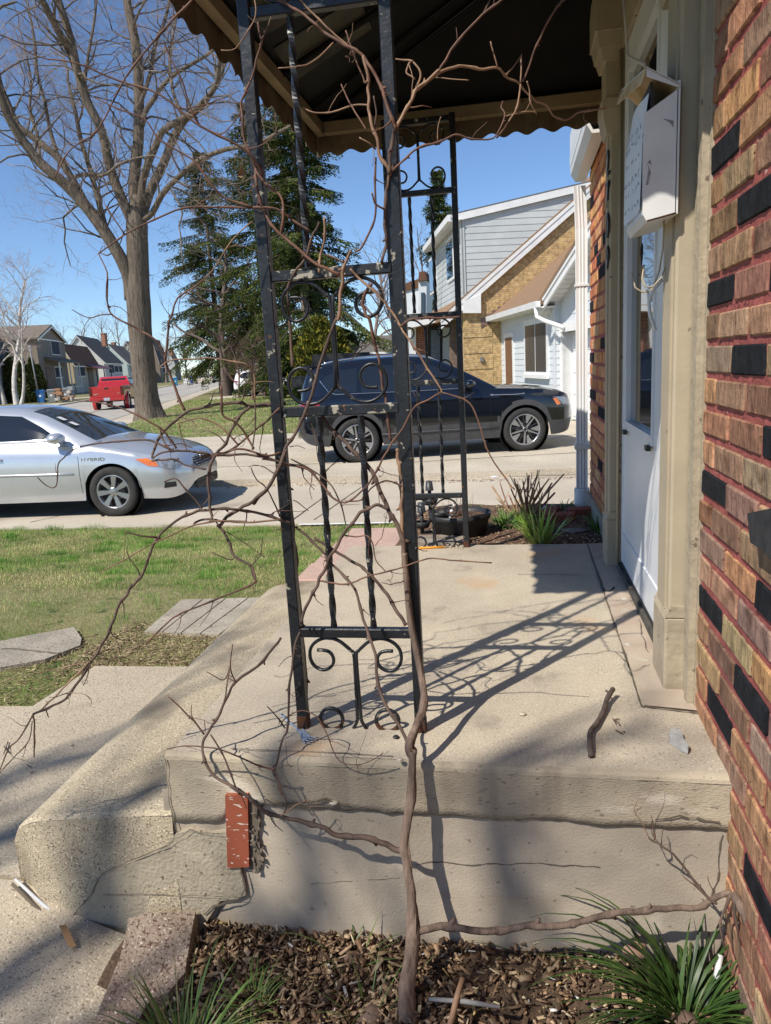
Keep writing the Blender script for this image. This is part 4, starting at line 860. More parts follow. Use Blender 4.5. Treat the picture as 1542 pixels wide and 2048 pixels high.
Ls = [
 ('A', [(290, 0), (380, 50), (470, 95), (580, 190), (640, 245), (760, 320), (870, 380), (950, 430), (1000, 510), (1050, 600), (1100, 700), (1130, 800), (1160, 890), (1205, 995)], .0046, .0062, 1.655, 1.635, mCane),
 ('A', [(440, -20), (530, 70), (640, 180), (760, 290), (870, 375)], .003, .003, 1.66, 1.66, mCaneT),
 ('A', [(950, 430), (975, 540), (995, 680), (995, 780), (1000, 900), (1020, 980), (1060, 1080), (1090, 1220), (1140, 1300), (1155, 1349)], .0052, .0058, 1.65, 1.64, mCaneT),
 ('A', [(720, 330), (640, 410), (510, 500), (295, 525)], .0028, .002, 1.64, 1.58, mCaneT),
 ('A', [(815, 235), (860, 360), (900, 480), (950, 600), (960, 640)], .0026, .003, 1.66, 1.66, mCane),
 ('A', [(480, 830), (540, 860), (650, 870), (760, 850), (880, 810), (990, 810)], .0026, .003, 1.69, 1.68, mCaneT),
 ('A', [(780, 650), (840, 780), (900, 880), (975, 1005)], .0022, .0028, 1.69, 1.66, mCane),
 ('A', [(1205, 995), (1270, 860), (1330, 740), (1380, 670), (1440, 620), (1542, 540)], .0062, .0050, 1.64, 1.66, mCaneT),
 ('A', [(1360, 680), (1390, 600), (1380, 530), (1330, 470), (1300, 500), (1280, 570), (1350, 610)], .0036, .0026, 1.65, 1.65, mCaneT),
 ('A', [(1200, 455), (1290, 462), (1332, 470)], .0024, .003, 1.66, 1.65, mCaneT),
 ('A', [(1165, 1330), (1260, 1240), (1370, 1140), (1480, 1110), (1550, 1095)], .0036, .0036, 1.64, 1.66, mCane),
 ('A', [(140, 170), (160, 290), (170, 310), (130, 450), (95, 590), (40, 720), (10, 800), (20, 930), (35, 1090), (80, 1200), (130, 1310), (150, 1349)], .003, .0042, 1.63, 1.64, mCane),
 ('A', [(240, 130), (200, 240), (165, 300)], .0022, .0026, 1.65, 1.63, mBark),
 ('P', [(508, -5), (512, 27), (500, 55), (471, 97), (442, 100)], .0024, .0018, 1.62, 1.6, mCaneT),
 ('A', [(1150, 1345), (1155, 1200), (1185, 1060), (1205, 995)], .0066, .0064, 1.64, 1.64, mBark),
 ('A', [(1030, 740), (1050, 880), (1040, 990), (1060, 1080)], .0026, .003, 1.65, 1.65, mBark),
 ('A', [(920, 1060), (1000, 1110), (1045, 1150)], .0022, .003, 1.63, 1.65, mCaneT),
 ('B', [(1045, -60), (1045, 0), (1040, 150), (1045, 380), (980, 550), (930, 640), (885, 670)], .0036, .0036, 1.66, 1.66, mCane),
 ('B', [(120, 30), (190, 130), (300, 220), (340, 330), (335, 430), (320, 540)], .0048, .0048, 1.645, 1.64, mCane),
 ('B', [(130, 20), (130, 170), (180, 340), (220, 430), (310, 530), (420, 620), (540, 730), (640, 790), (775, 850)], .005, .0056, 1.65, 1.64, mCane),
 ('B', [(0, 290), (90, 325), (210, 320), (310, 350), (400, 420), (540, 510)], .0046, .0036, 1.63, 1.66, mCane),
 ('B', [(610, 440), (560, 560), (510, 690), (480, 760), (430, 810), (390, 880), (370, 960), (370, 1060), (385, 1200), (400, 1426), (405, 1560)], .0044, .0062, 1.64, 1.70, mBark),
 ('B', [(650, 400), (650, 570), (620, 700), (610, 830)], .0036, .0044, 1.64, 1.64, mCaneT),
 ('B', [(855, 660), (830, 720), (790, 830), (780, 970), (770, 1130), (750, 1200)], .0052, .0062, 1.65, 1.64, mCaneT),
 ('K', [(850, 560), (750, 820), (720, 930), (690, 1040), (640, 1180), (590, 1280), (530, 1370), (480, 1500), (420, 1620), (380, 1665)], .0060, .0062, 1.64, 1.62, mBark),
 ('B', [(850, 800), (920, 880), (1060, 1000), (1170, 1130), (1240, 1245), (1270, 1290), (1330, 1390), (1345, 1426)], .0042, .0036, 1.64, 1.65, mCaneT),
 ('K', [(1220, 600), (1300, 720), (1400, 880), (1480, 1000), (1490, 1035)], .0036, .0032, 1.65, 1.63, mCaneT),
 ('B', [(1240, 1245), (1300, 1200), (1380, 1180), (1542, 1185), (1700, 1170)], .0040, .0034, 1.64, 1.67, mCane),
 ('B', [(670, 690), (740, 720), (800, 750)], .0030, .0034, 1.63, 1.645, mCaneT),
 ('B', [(1200, 0), (1150, 100), (1115, 330), (1120, 500), (1125, 620), (1110, 700), (1095, 755)], .006, .0052, 1.655, 1.66, mBark),
 ('B', [(1110, 340), (1040, 290), (1015, 215)], .0036, .0028, 1.65, 1.62, mCaneT),
 ('B', [(1015, 915), (960, 990), (940, 1070), (970, 1160), (1000, 1190), (1030, 1350), (1050, 1430)], .0056, .0052, 1.655, 1.67, mCane),
 ('K', [(1040, 570), (1080, 740), (1110, 870), (1130, 1000), (1150, 1100), (1160, 1250), (1180, 1330)], .005, .005, 1.68, 1.68, mCane),
 ('C', [(1085, 420), (1090, 490), (1110, 590), (1130, 700), (1135, 800), (1125, 950), (1130, 1100), (1145, 1250)], .0062, .0075, 1.69, 1.66, mCaneT),
 ('K', [(380, 1665), (330, 1720)], .0060, .0056, 1.62, 1.62, mBark),
 ('D', [(1370, 440), (1340, 500), (1300, 600), (1250, 690), (1200, 750), (1090, 840), (980, 900), (900, 970), (860, 990)], .0060, .0062, 1.62, 1.60, mBark),
 ('C', [(440, 140), (480, 190), (560, 290), (660, 380), (740, 460), (780, 500), (840, 560), (900, 680), (950, 780), (1000, 890), (1020, 950), (1070, 1040), (1120, 1140), (1140, 1270), (1160, 1450), (1170, 1600), (1180, 1713)], .0070, .0092, 1.70, 1.645, mBark),
 ('C', [(1010, 935), (930, 900), (870, 920), (780, 970), (700, 1060), (640, 1130), (570, 1250), (520, 1350), (480, 1440), (430, 1510), (400, 1590), (330, 1713), (290, 1850), (270, 1920)], .0060, .0060, 1.66, 1.615, mBark),
 ('L', [(620, 490), (600, 540), (590, 580), (570, 700), (550, 860), (540, 1100), (510, 1160), (470, 1320), (450, 1350), (470, 1420), (510, 1510)], .0052, .0034, 1.615, 1.46, mBark),
 ('C', [(-60, 500), (0, 510), (150, 550), (330, 600), (440, 710), (530, 830), (640, 880), (740, 820), (840, 720), (920, 600), (970, 490), (1050, 370), (1130, 240), (1240, 60), (1350, 0), (1475, -65)], .0042, .0032, 1.645, 1.63, mCane),
 ('R', [(735, 420), (860, 465), (900, 560), (950, 700), (1030, 820), (1065, 860)], .0032, .0022, 1.63, 1.60, mCane),
 ('C', [(640, 868), (790, 850), (860, 760), (960, 700), (1040, 700), (1145, 745)], .0030, .0028, 1.645, 1.67, mCane),
 ('C', [(180, 505), (280, 560), (390, 620), (500, 700), (560, 790), (600, 880), (630, 970), (650, 1070)], .0028, .0026, 1.65, 1.66, mBark),
 ('C', [(640, 1160), (740, 1170), (840, 1165), (880, 1240), (900, 1330), (920, 1390), (990, 1470)], .0030, .0020, 1.65, 1.63, mCane),
 ('C', [(220, 1085), (340, 1190), (420, 1270), (500, 1365)], .0046, .0046, 1.68, 1.66, mBark),
 ('C', [(380, 1180), (480, 1240), (600, 1320), (720, 1390), (800, 1440), (870, 1510), (970, 1620), (1030, 1713), (1100, 1830), (1165, 1930)], .0050, .0066, 1.69, 1.65, mBark),
 ('C', [(430, 1550), (540, 1570), (660, 1580), (840, 1510), (1090, 1450), (1350, 1360), (1542, 1370), (1900, 1395)], .0036, .0020, 1.62, 1.57, mCane),
 ('L', [(780, 60), (840, 110), (950, 240), (1000, 400), (1030, 500), (1080, 640), (1100, 830), (1150, 960), (1200, 1040), (1260, 1150), (1285, 1200)], .0046, .0062, 1.65, 1.50, mBark),
 ('C', [(340, 170), (380, 270), (400, 400), (410, 490), (440, 540)], .0015, .0010, 1.64, 1.64, mBark),
 ('C', [(930, 780), (935, 900)], .0015, .001, 1.65, 1.65, mBark), ('C', [(1000, 980), (960, 1170), (935, 1200), (900, 1250)], .0014, .001, 1.64, 1.64, mBark),
 ('C', [(170, 400), (240, 395), (300, 415)], .0022, .0012, 1.63, 1.62, mBark), ('C', [(200, 860), (240, 880), (330, 950)], .0022, .0016, 1.63, 1.62, mBark),
 ('D', [(385, 500), (400, 420), (440, 340), (500, 270), (560, 220), (630, 165), (760, 125), (900, 105), (1040, 95), (1100, 120), (1260, 110), (1360, 100)], .0042, .0068, 1.56, 1.69, mBark),
 ('D', [(1100, 122), (1050, 170), (990, 260), (930, 370), (870, 440), (840, 490), (810, 560), (795, 640), (800, 760), (810, 870), (820, 940)], .0056, .0050, 1.60, 1.57, mBark),
 ('D', [(-130, 80), (0, 95), (150, 130), (300, 200), (440, 280), (520, 370), (560, 430)], .0022, .0040, 1.52, 1.56, mCane),
 ('D', [(440, 280), (460, 360), (520, 440)], .0026, .0030, 1.56, 1.56, mCane),
 ('J', [(205, 1085), (260, 1135), (310, 1135), (320, 1020), (350, 980), (400, 935), (500, 905), (660, 890), (800, 880), (880, 905), (960, 945)], .0020, .0038, 1.50, 1.56, mBark),
 ('D', [(560, 445), (700, 455), (800, 470)], .0042, .0042, 1.56, 1.58, mBark),
 ('D', [(380, 520), (480, 510), (560, 515), (640, 550), (780, 582)], .0040, .0030, 1.55, 1.57, mBark),
 ('D', [(390, 500), (450, 460), (560, 445), (700, 455)], .0036, .0040, 1.55, 1.57, mBark),
 ('D', [(740, 485), (900, 460), (1000, 435), (1120, 455), (1240, 480), (1330, 458)], .0042, .0042, 1.58, 1.63, mCane),
 ('D', [(740, 492), (900, 480), (1080, 475), (1200, 490), (1320, 530), (1400, 545), (1542, 590)], .0042, .0056, 1.58, 1.66, mBark),
 ('D', [(1320, 130), (1240, 210), (1140, 290), (1020, 400), (930, 450), (850, 482)], .0036, .0040, 1.64, 1.58, mCane),
 ('D', [(890, -30), (900, 180), (990, 240), (1080, 340), (1130, 430)], .0042, .0040, 1.58, 1.60, mCane),
 ('D', [(570, 240), (660, 218), (750, 205), (870, 260), (960, 340), (1015, 402)], .0028, .0034, 1.57, 1.60, mCaneT),
 ('D', [(1115, -60), (1130, 0), (1140, 200), (1130, 360), (1120, 440)], .0026, .003, 1.6, 1.6, mBark),
 ('N', [(520, 0), (450, 55), (370, 110), (345, 180), (330, 220), (325, 270), (312, 380), (315, 420), (340, 490), (370, 570), (405, 645)], .0020, .0050, 1.55, 1.57, mCane),
 ('N', [(35, 0), (30, 90), (40, 150), (60, 190), (130, 230), (200, 270), (240, 290), (285, 335), (315, 400)], .0026, .0042, 1.52, 1.56, mCane),
 ('N', [(60, 188), (0, 190), (-45, 205), (-95, 190), (-135, 165)], .0024, .0014, 1.52, 1.5, mCane),
 ('N', [(285, 440), (340, 405), (440, 400), (530, 397), (640, 412), (700, 430), (735, 480), (735, 600)], .0022, .0030, 1.55, 1.6, mCaneT),
 ('N', [(330, 220), (345, 240), (360, 300), (340, 330)], .0014, .001, 1.55, 1.55, mBark),
 ('D', [(210, 1469), (320, 1340), (370, 1200), (420, 1090), (500, 1000), (580, 945), (680, 900), (760, 880), (960, 875), (1050, 885), (1180, 910), (1310, 950), (1400, 980)], .0048, .0060, 1.47, 1.66, mBark),
 ('G', [(660, 420), (640, 447), (622, 480), (590, 520), (560, 620), (510, 720), (450, 810), (350, 960), (300, 1010), (165, 1065)], .0048, .0042, 1.47, 1.42, mBark),
 ('G', [(450, 800), (380, 870), (290, 960), (200, 1050), (165, 1070), (100, 1180), (40, 1240), (0, 1340), (-40, 1400)], .0034, .0024, 1.43, 1.40, mCaneT),
 ('G', [(165, 1065), (170, 1120), (170, 1280)], .0036, .0026, 1.41, 1.40, mCaneT), ('G', [(160, 1100), (140, 1200), (60, 1290), (-30, 1390)], .002, .0016, 1.41, 1.40, mCane),
 ('G', [(440, 800), (330, 830), (230, 850), (150, 875)], .0022, .0014, 1.43, 1.40, mCaneT), ('G', [(350, 960), (420, 965), (455, 1000), (445, 1030)], .0008, .0006, 1.42, 1.42, mCaneT), ('G', [(450, 810), (435, 880), (415, 920)], .0024, .0016, 1.42, 1.41, mBark),
 ('D', [(180, 1040), (300, 1070), (420, 1085)], .0028, .0034, 1.46, 1.48, mCane),
 ('D', [(0, 1340), (170, 1250), (380, 1130), (560, 1050), (700, 990), (900, 960), (1060, 975), (1330, 950)], .0018, .0036, 1.44, 1.62, mCaneT),
 ('D', [(690, 985), (740, 955), (850, 955), (960, 965), (1080, 970)], .0040, .0042, 1.56, 1.6, mBark),
 ('D', [(860, 990), (920, 1060), (950, 1130), (990, 1220), (1100, 1290), (1140, 1390)], .0050, .0044, 1.60, 1.55, mBark),
 ('G', [(1255, 330), (1270, 390), (1250, 420), (1060, 500), (860, 590), (730, 715)], .0040, .0024, 1.55, 1.47, mCane),
 ('D', [(990, 1230), (950, 1245), (810, 1185)], .0024, .0014, 1.56, 1.54, mBark), ('D', [(1100, 1290), (1130, 1270), (1180, 1200), (1195, 1080)], .0018, .0010, 1.55, 1.55, mBark), ('D', [(910, 1030), (1040, 1110), (1210, 1230)], .0016, .0010, 1.58, 1.58, mBark),
 ('D', [(470, 675), (560, 655), (640, 740), (720, 830), (750, 870)], .0030, .0030, 1.54, 1.56, mBark), ('D', [(1110, 570), (1150, 660), (1210, 710), (1280, 830), (1320, 930)], .0022, .0032, 1.6, 1.64, mCane), ('D', [(580, 250), (600, 340), (640, 450)], .0020, .0020, 1.56, 1.56, mCane),
 ('E', [(575, -10), (490, 100), (360, 200), (310, 290), (280, 360), (230, 440), (205, 500), (210, 570), (250, 640), (350, 700), (430, 755)], .0050, .0058, 1.60, 1.455, mBark),
 ('E', [(40, 270), (120, 345), (160, 385), (210, 450)], .0022, .0034, 1.45, 1.47, mCane), ('E', [(345, 20), (335, 130), (360, 200)], .0016, .0030, 1.50, 1.5, mCane), ('E', [(220, 150), (300, 190), (330, 140)], .0014, .0022, 1.49, 1.5, mCane), ('E', [(330, 140), (315, 240), (305, 290)], .0026, .0028, 1.50, 1.49, mCaneT), ('E', [(150, 310), (150, 360), (170, 390)], .0014, .002, 1.45, 1.46, mCane), ('E', [(212, 380), (215, 440)], .0014, .002, 1.46, 1.46, mCane),
 ('E', [(30, 520), (120, 505), (260, 515), (350, 545), (450, 590), (530, 615), (545, 608)], .0018, .0034, 1.44, 1.46, mCane), ('E', [(240, 450), (290, 530), (330, 620), (360, 700)], .0030, .0030, 1.47, 1.455, mBark),
 ('E', [(575, 405), (600, 370), (670, 335), (740, 360), (790, 440), (820, 510), (860, 580), (960, 592), (1060, 540)], .0024, .0016, 1.56, 1.48, mCane), ('E', [(510, 315), (560, 370), (595, 420)], .0020, .0030, 1.55, 1.56, mBark),
 ('E', [(545, 612), (570, 690), (600, 770), (590, 822)], .0034, .0024, 1.46, 1.45, mBark), ('E', [(575, 835), (660, 780), (715, 765)], .0028, .0016, 1.455, 1.46, mCaneT), ('E', [(600, 480), (605, 580), (630, 605)], .0012, .0008, 1.5, 1.49, mBark),
 ('F', [(-40, 570), (0, 540), (100, 460), (240, 405), (370, 425), (480, 420), (540, 480), (620, 520), (700, 610), (780, 660), (870, 745), (1000, 690), (1150, 665)], .0054, .0028, 1.66, 1.85, mCaneT),
 ('F', [(110, 450), (230, 260), (390, 90), (500, 0), (560, -60)], .0042, .0032, 1.67, 1.68, mCane), ('F', [(390, 85), (435, -10)], .0026, .0022, 1.68, 1.68, mBark), ('F', [(635, 505), (680, 400), (720, 280), (810, 95), (880, 0), (920, -60)], .0034, .0030, 1.74, 1.72, mCane),
 ('F', [(620, 520), (625, 340)], .0026, .0022, 1.73, 1.73, mCaneT), ('F', [(620, 520), (600, 660), (520, 790), (470, 850)], .0030, .0026, 1.73, 1.70, mCaneT),
 ('F', [(-10, 912), (110, 880), (220, 830), (320, 860), (450, 850), (520, 720), (500, 660), (510, 625)], .0038, .0022, 1.66, 1.72, mCane), ('F', [(660, 500), (675, 560), (680, 630), (720, 705)], .0024, .0018, 1.74, 1.75, mCaneT), ('F', [(530, 717), (650, 690), (720, 695)], .002, .0014, 1.72, 1.74, mCaneT), ('F', [(435, 255), (475, 400), (480, 420)], .0022, .0026, 1.71, 1.72, mCaneT), ('F', [(110, 870), (110, 790), (130, 720)], .0018, .0014, 1.67, 1.67, mCaneT), ('F', [(100, 480), (170, 485), (300, 495)], .0018, .0014, 1.67, 1.65, mCaneT),
 ('I', [(1100, -40), (1060, 0), (880, 190), (690, 430), (540, 710), (380, 830), (300, 980)], .0034, .0018, 1.60, 1.52, mCane),
 ('I', [(40, 210), (210, 310), (430, 350), (640, 440), (880, 520), (1080, 680), (1310, 800), (1400, 880), (1450, 960)], .0018, .0048, 1.48, 1.62, mCane),
 ('I', [(510, 530), (650, 600), (800, 660), (880, 770), (1060, 880), (1160, 1010), (1240, 1090), (1390, 1140)], .0022, .0042, 1.54, 1.62, mCane),
 ('I', [(540, 1400), (690, 1290), (850, 1210), (1000, 1150), (1150, 1140), (1390, 1145)], .0022, .0038, 1.54, 1.62, mCane),
 ('I', [(900, 220), (930, 300), (1000, 440), (1050, 600), (1100, 690)], .0018, .0040, 1.56, 1.6, mCane),
 ('I', [(580, 1130), (690, 1295)], .0022, .0026, 1.54, 1.55, mCane), ('I', [(545, 1400), (588, 1500), (590, 1660)], .0022, .0026, 1.54, 1.52, mCane), ('I', [(1000, 1645), (1160, 1500), (1280, 1320), (1390, 1220)], .0016, .0022, 1.58, 1.62, mCaneT),
 ('P', [(546, 540), (550, 640), (556, 740), (564, 830), (572, 920), (583, 1030), (592, 1120), (600, 1220), (609, 1330), (616, 1430)], .0066, .0075, 1.708, 1.706, mBark),
]
for (c, pts, r0, r1, y0, y1, mt) in Ls: cane(c, pts, r0, r1, y0, y1, mt, spurs=0.52 if (c or 'P') in 'DNIEGC' else 0.3)
# a dry leaf caught on a cane
m = MB(); m.add([aty(474, 352, 1.6), aty(482, 332, 1.59), aty(490, 345, 1.605), aty(484, 356, 1.6)], [(0, 1, 2), (0, 2, 3)]); m.build('dry_leaf', mCaneT, vine)
# ================================================================== SMALL THINGS ON THE PORCH AND WALK
random.seed(31); rng = np.random.default_rng(31)
m = MB(); z = 0.007
m.tube([atz(563, 1428, z + .002), atz(575, 1441, z), atz(592, 1455, z), atz(600, 1462, z + .002)], [.0042, .0036, .0034, .005], 6, flat=0.35)
a, b, c, d = atz(596, 1464, z), atz(606, 1458, z), atz(622, 1474, z), atz(606, 1484, z); m.prism([a, b, c, d], (0, 0, 0.0015))
for k in range(4):
    t = k / 3; p = d.lerp(c, t); m.tube([p, p + Vector((0.022, -0.003 - 0.004 * (1 - t), 0.001))], [.0016, .0009], 5)
tag(m.build('plastic_fork', M('translucent_plastic', (0.22, 0.28, 0.38), (0.30, 0.35, 0.44), 20, 0.2, spec=0.6)), 'grey blue plastic fork lying by the left foot of the near trellis', 'fork')
m = MB(); z = 0.012; pts = smooth_pts([atz(1226, 1378, .03), atz(1214, 1398, .022), atz(1208, 1420, z), atz(1194, 1446, z), atz(1181, 1463, z), atz(1180, 1485, z), atz(1182, 1512, .006)], 4); rr = [0.0066 * (1 + 0.30 * mnoise.noise(Vector((i * .5, 1, 1)))) for i in range(len(pts))]
m.tube(pts, rr, 9); m.tube([pts[2], pts[2] + Vector((-.012, .004, .006))], .003, 5); tag(m.build('stick', M('grey_dead_wood', (0.13, 0.095, 0.075), (0.065, 0.048, 0.04), 40, 0.9, bump=0.6, bsc=80, bdist=0.004)), 'thick bent grey brown stick lying on the porch floor', 'stick')
m = MB(); P = [atz(x, y, 0.016) for x, y in ((1350, 1453), (1364, 1463), (1367, 1476), (1378, 1490), (1376, 1496), (1362, 1490), (1340, 1475), (1338, 1462))]; m.prism(P, (0, 0, -0.015)); o = m.build('concrete_shard', M('pale_concrete_chip', (0.50, 0.49, 0.46), (0.36, 0.34, 0.32), 30, 0.9, bump=0.6, bsc=90, bdist=0.005, specks=[((0.42, 0.26, 0.2), 40, 0.66, 0.05)])); tag(o, 'pale grey wedge-shaped shard of concrete near the brick wall', 'stone')
m = MB(); pts = smooth_pts([atz(1194, 1143, .008), atz(1197, 1152, .006), atz(1202, 1163, .006), atz(1205, 1174, .006), atz(1212, 1182, .006), atz(1221, 1182, .006), atz(1228, 1174, .01)], 4); m.tube(pts, 0.0042, 7, flat=0.6); tag(m.build('rubber_strip', mBlack), 'curved black rubber strip lying in front of the white door', 'strip')
m = MB()
for k in range(9): p = atz(1236 + random.uniform(-8, 14), 1452 + random.uniform(-14, 16), .003); m.tube([p, p + Vector((random.uniform(-.012, .012), random.uniform(-.012, .012), .003))], .0015, 5)
tag(m.build('leaf_crumbs', mBark), 'small dark crumbs of dry leaf beside the stick', 'debris', kind='stuff')
m = MB(); m.lathe(atz(792, 1474, 0.004), [(0, .004), (.006, .003), (.0085, 0), (.006, -.003), (0, -.004)], 9); tag(m.build('pebble', mBlack), 'tiny black pebble at the porch edge beside the vine trunk', 'pebble')
m = MB(); 
for px, py, s in ((800, 1520, .008), (668, 1605, .012), (1045, 1428, .01)): c = aty(px, py, YF - .004) if py > 1515 else atz(px, py, .003); m.lathe(c, [(0, .004), (s * .7, .003), (s, 0), (0, -.003)], 7)
tag(m.build('mortar_spots', mDrive), 'pale spots of old mortar stuck to the porch', 'mortar', kind='stuff')
a = atz(126, 1852, -.455); b = atz(145, 1894, -.47); m = MB(); s = Vector((.008, .003, 0)); m.prism([a - s, a + s, b + s, b - s], (0, 0, .003)); tag(m.build('wooden_spatula', M('bare_wood', (0.55, 0.30, 0.12), (0.48, 0.25, 0.1), 20, 0.7)), 'flat orange wooden craft stick on the walk by the step', 'stick')
m = MB()
for x, y, x2, y2 in ((8, 1492, 16, 1505), (16, 1483, 8, 1506), (55, 1530, 60, 1534), (142, 1492, 148, 1489), (60, 1545, 68, 1543)): m.tube([atz(x, y, -.404), atz(x2, y2, -.402)], .002, 5)
tag(m.build('twig_scraps', mBark), 'dark twig scraps scattered on the walk', 'twigs', kind='stuff')
# broken aggregate slab leaning at the step corner
top = [(258, 1836, -.415), (300, 1826, -.415), (391, 1822, -.42), (380, 1880, -.43), (370, 1945, -.44), (336, 1985, -.455), (300, 2000, -.46), (255, 2075, -.475), (170, 2095, -.485), (205, 2000, -.475), (240, 1915, -.45)]
T = [atz(*p) for p in top]; m = MB(); n = len(T); Bt = [p + Vector((0.012, 0.0, -0.16)) for p in T]
cc = sum(T, Vector()) / n
m.add(T + Bt, [tuple(range(n))] + [(i, i + n, (i + 1) % n + n, (i + 1) % n) for i in range(n)])
mBlk = M('reddish_aggregate', (0.30, 0.235, 0.18), (0.20, 0.145, 0.11), 7, 0.95, bump=0.9, bsc=110, bdist=0.01, specks=[((0.09, 0.05, 0.035), 120, 0.56, 0.05), ((0.52, 0.45, 0.38), 130, 0.62, 0.05)])
tag(m.build('broken_slab', mBlk), 'broken slab of reddish aggregate concrete leaning against the step corner', 'slab')
a, b = aty(1441, 1910, 1.47), aty(1432, 1958, 1.44); m = MB(); m.tube([a, b], 0.0065, 9); tag(m.build('plastic_pipe', mWhite), 'short white plastic pipe stub at the foot of the brick wall', 'pipe')
m = MB(); m.tube([aty(925, 1957, 1.34), aty(915, 1990, 1.31), aty(897, 2060, 1.25)], [.006, .0065, .006], 8); tag(m.build('stick', mCaneT), 'straight pale stick poking out of the mulch', 'stick')
m = MB(); m.tube([aty(858, 1998, 1.31), aty(930, 2003, 1.305), aty(1000, 2014, 1.29)], [.004, .0055, .004], 7); tag(m.build('stick', M('bleached_wood', (0.26, 0.25, 0.24), (0.18, 0.17, 0.165), 20, 0.8)), 'bleached grey stick lying flat on the mulch', 'stick')
lf = MB(); q = [aty(1243, 1898, 1.47), aty(1262, 1880, 1.48), aty(1290, 1888, 1.48), aty(1294, 1915, 1.475), aty(1268, 1921, 1.465), aty(1250, 1912, 1.465)]; lf.add(q + [sum(q, Vector()) / 6 + Vector((0, -.02, .01))], [(i, (i + 1) % 6, 6) for i in range(6)], 0, True)
tag(lf.build('dry_leaf', M('dead_leaf', (0.36, 0.22, 0.16), (0.26, 0.15, 0.1), 30, 0.8)), 'large dry brown leaf propped against the porch behind the grass clump', 'leaf')
a = atz(838, 1096, .006); b = atz(888, 1094, .006); c = atz(900, 1094, .005); m = MB(); m.tube([a, b], .0055, 6); m.tube([b, c], [.0055, .001], 6, mi=1); tag(m.build('pencil', [M('orange_paint', (0.75, 0.30, 0.02), None, rough=0.5), mCaneT]), 'orange pencil lying at the foot of the far trellis', 'pencil')
m = MB()
for k in range(14):
    p = atz(random.uniform(895, 925), random.uniform(1086, 1095), .004); m.lathe(p, [(0, .003), (.0045, .001), (.004, -.004)], 6)
tag(m.build('mortar_crumbs', mTrim), 'pale mortar crumbs at the far trellis foot', 'debris', kind='stuff')

# ================================================================== MULCH AND PLANTS BESIDE THE PORCH
def chips(name, n, fx, fz_, L, Wd, pal, label, cat, sd, hmax=0.02, tilt=0.5):
    r = np.random.default_rng(sd); P = np.array([fx(r) for _ in range(n)]); Z = np.array([fz_(x, y) for x, y in P]) + r.uniform(0.0, hmax, n)
    l = r.uniform(*L, n) / 2; w_ = r.uniform(*Wd, n) / 2; h = r.uniform(0.0006, 0.0018, n); l = l * r.choice([.55, .8, 1, 1.25], n); w_ = w_ * r.uniform(.5, 1.2, n); an = r.uniform(0, 2 * PI, n); ti = r.normal(0, tilt, n); ro = r.normal(0, tilt, n)
    ux = np.stack([np.cos(an) * np.cos(ti), np.sin(an) * np.cos(ti), np.sin(ti)], 1); vx = np.stack([-np.sin(an), np.cos(an), ro * 0.8], 1); vx /= np.linalg.norm(vx, axis=1)[:, None]
    nx_ = np.cross(ux, vx); nx_ /= np.linalg.norm(nx_, axis=1)[:, None]
    C0 = np.stack([P[:, 0], P[:, 1], Z], 1); vs = []
    for sx, sy, sz in ((-1, -.6, -1), (1, -1, -1), (.8, 1, -1), (-1, .8, -1), (-1, -.6, 1), (1, -.7, 1), (.9, .8, 1), (-.8, 1, 1)):
        vs.append(C0 + ux * (l * sx)[:, None] + vx * (w_ * sy)[:, None] + nx_ * (h * sz)[:, None])
    vs = np.stack(vs, 1).reshape(-1, 3); f = np.array([[0, 3, 2, 1], [4, 5, 6, 7], [0, 1, 5, 4], [1, 2, 6, 5], [2, 3, 7, 6], [3, 0, 4, 7]])
    F_ = (np.arange(n)[:, None, None] * 8 + f[None]).reshape(-1, 4); pal = np.array(pal); ci = pal[r.integers(0, len(pal), n)] * r.uniform(0.7, 1.2, (n, 1))
    o = bigmesh(name, vs, F_, mChip, cols=np.repeat(ci, 8, 0)); return tag(o, label, cat, kind='stuff')
def soilz(x, y): return -0.50 + 0.016 * mnoise.noise(Vector((x * 5, y * 5, 0.3))) + 0.010 * mnoise.noise(Vector((x * 14, y * 14, 2.3))) + 0.02 * sstep(1.2, 1.5, y)
MP = [(0.40, 0.29, 0.18), (0.30, 0.20, 0.12), (0.26, 0.17, 0.10), (0.19, 0.115, 0.068), (0.33, 0.225, 0.14), (0.11, 0.068, 0.042), (0.14, 0.088, 0.055), (0.36, 0.26, 0.165), (0.06, 0.04, 0.027), (0.08, 0.052, 0.034)]
def fa(r):
    while True:
        x, y = r.uniform(-0.95, 0.42), r.uniform(0.75, 1.53)
        if x < -0.80 and y > 1.2: continue
        if x > -0.15 and r.random() < 0.62: continue
        return x, y
chips('mulch', 8500, fa, soilz, (0.006, 0.036), (0.004, 0.015), MP, 'brown bark mulch covering the bed in front of the porch', 'mulch', 4, 0.022)
chips('mulch_fines', 9000, fa, soilz, (0.003, 0.010), (0.002, 0.005), MP, 'fine crumbs of bark among the mulch by the porch', 'mulch', 6, 0.014)
chips('bed_litter', 700, lambda r: (r.uniform(-0.9, 0.42), r.uniform(0.8, 1.53)), soilz, (0.006, 0.03), (0.003, 0.010), [(0.55, 0.45, 0.30), (0.62, 0.52, 0.34), (0.5, 0.48, 0.44), (0.42, 0.30, 0.12)], 'pale straw and leaf litter mixed into the mulch', 'litter', 5, 0.026)

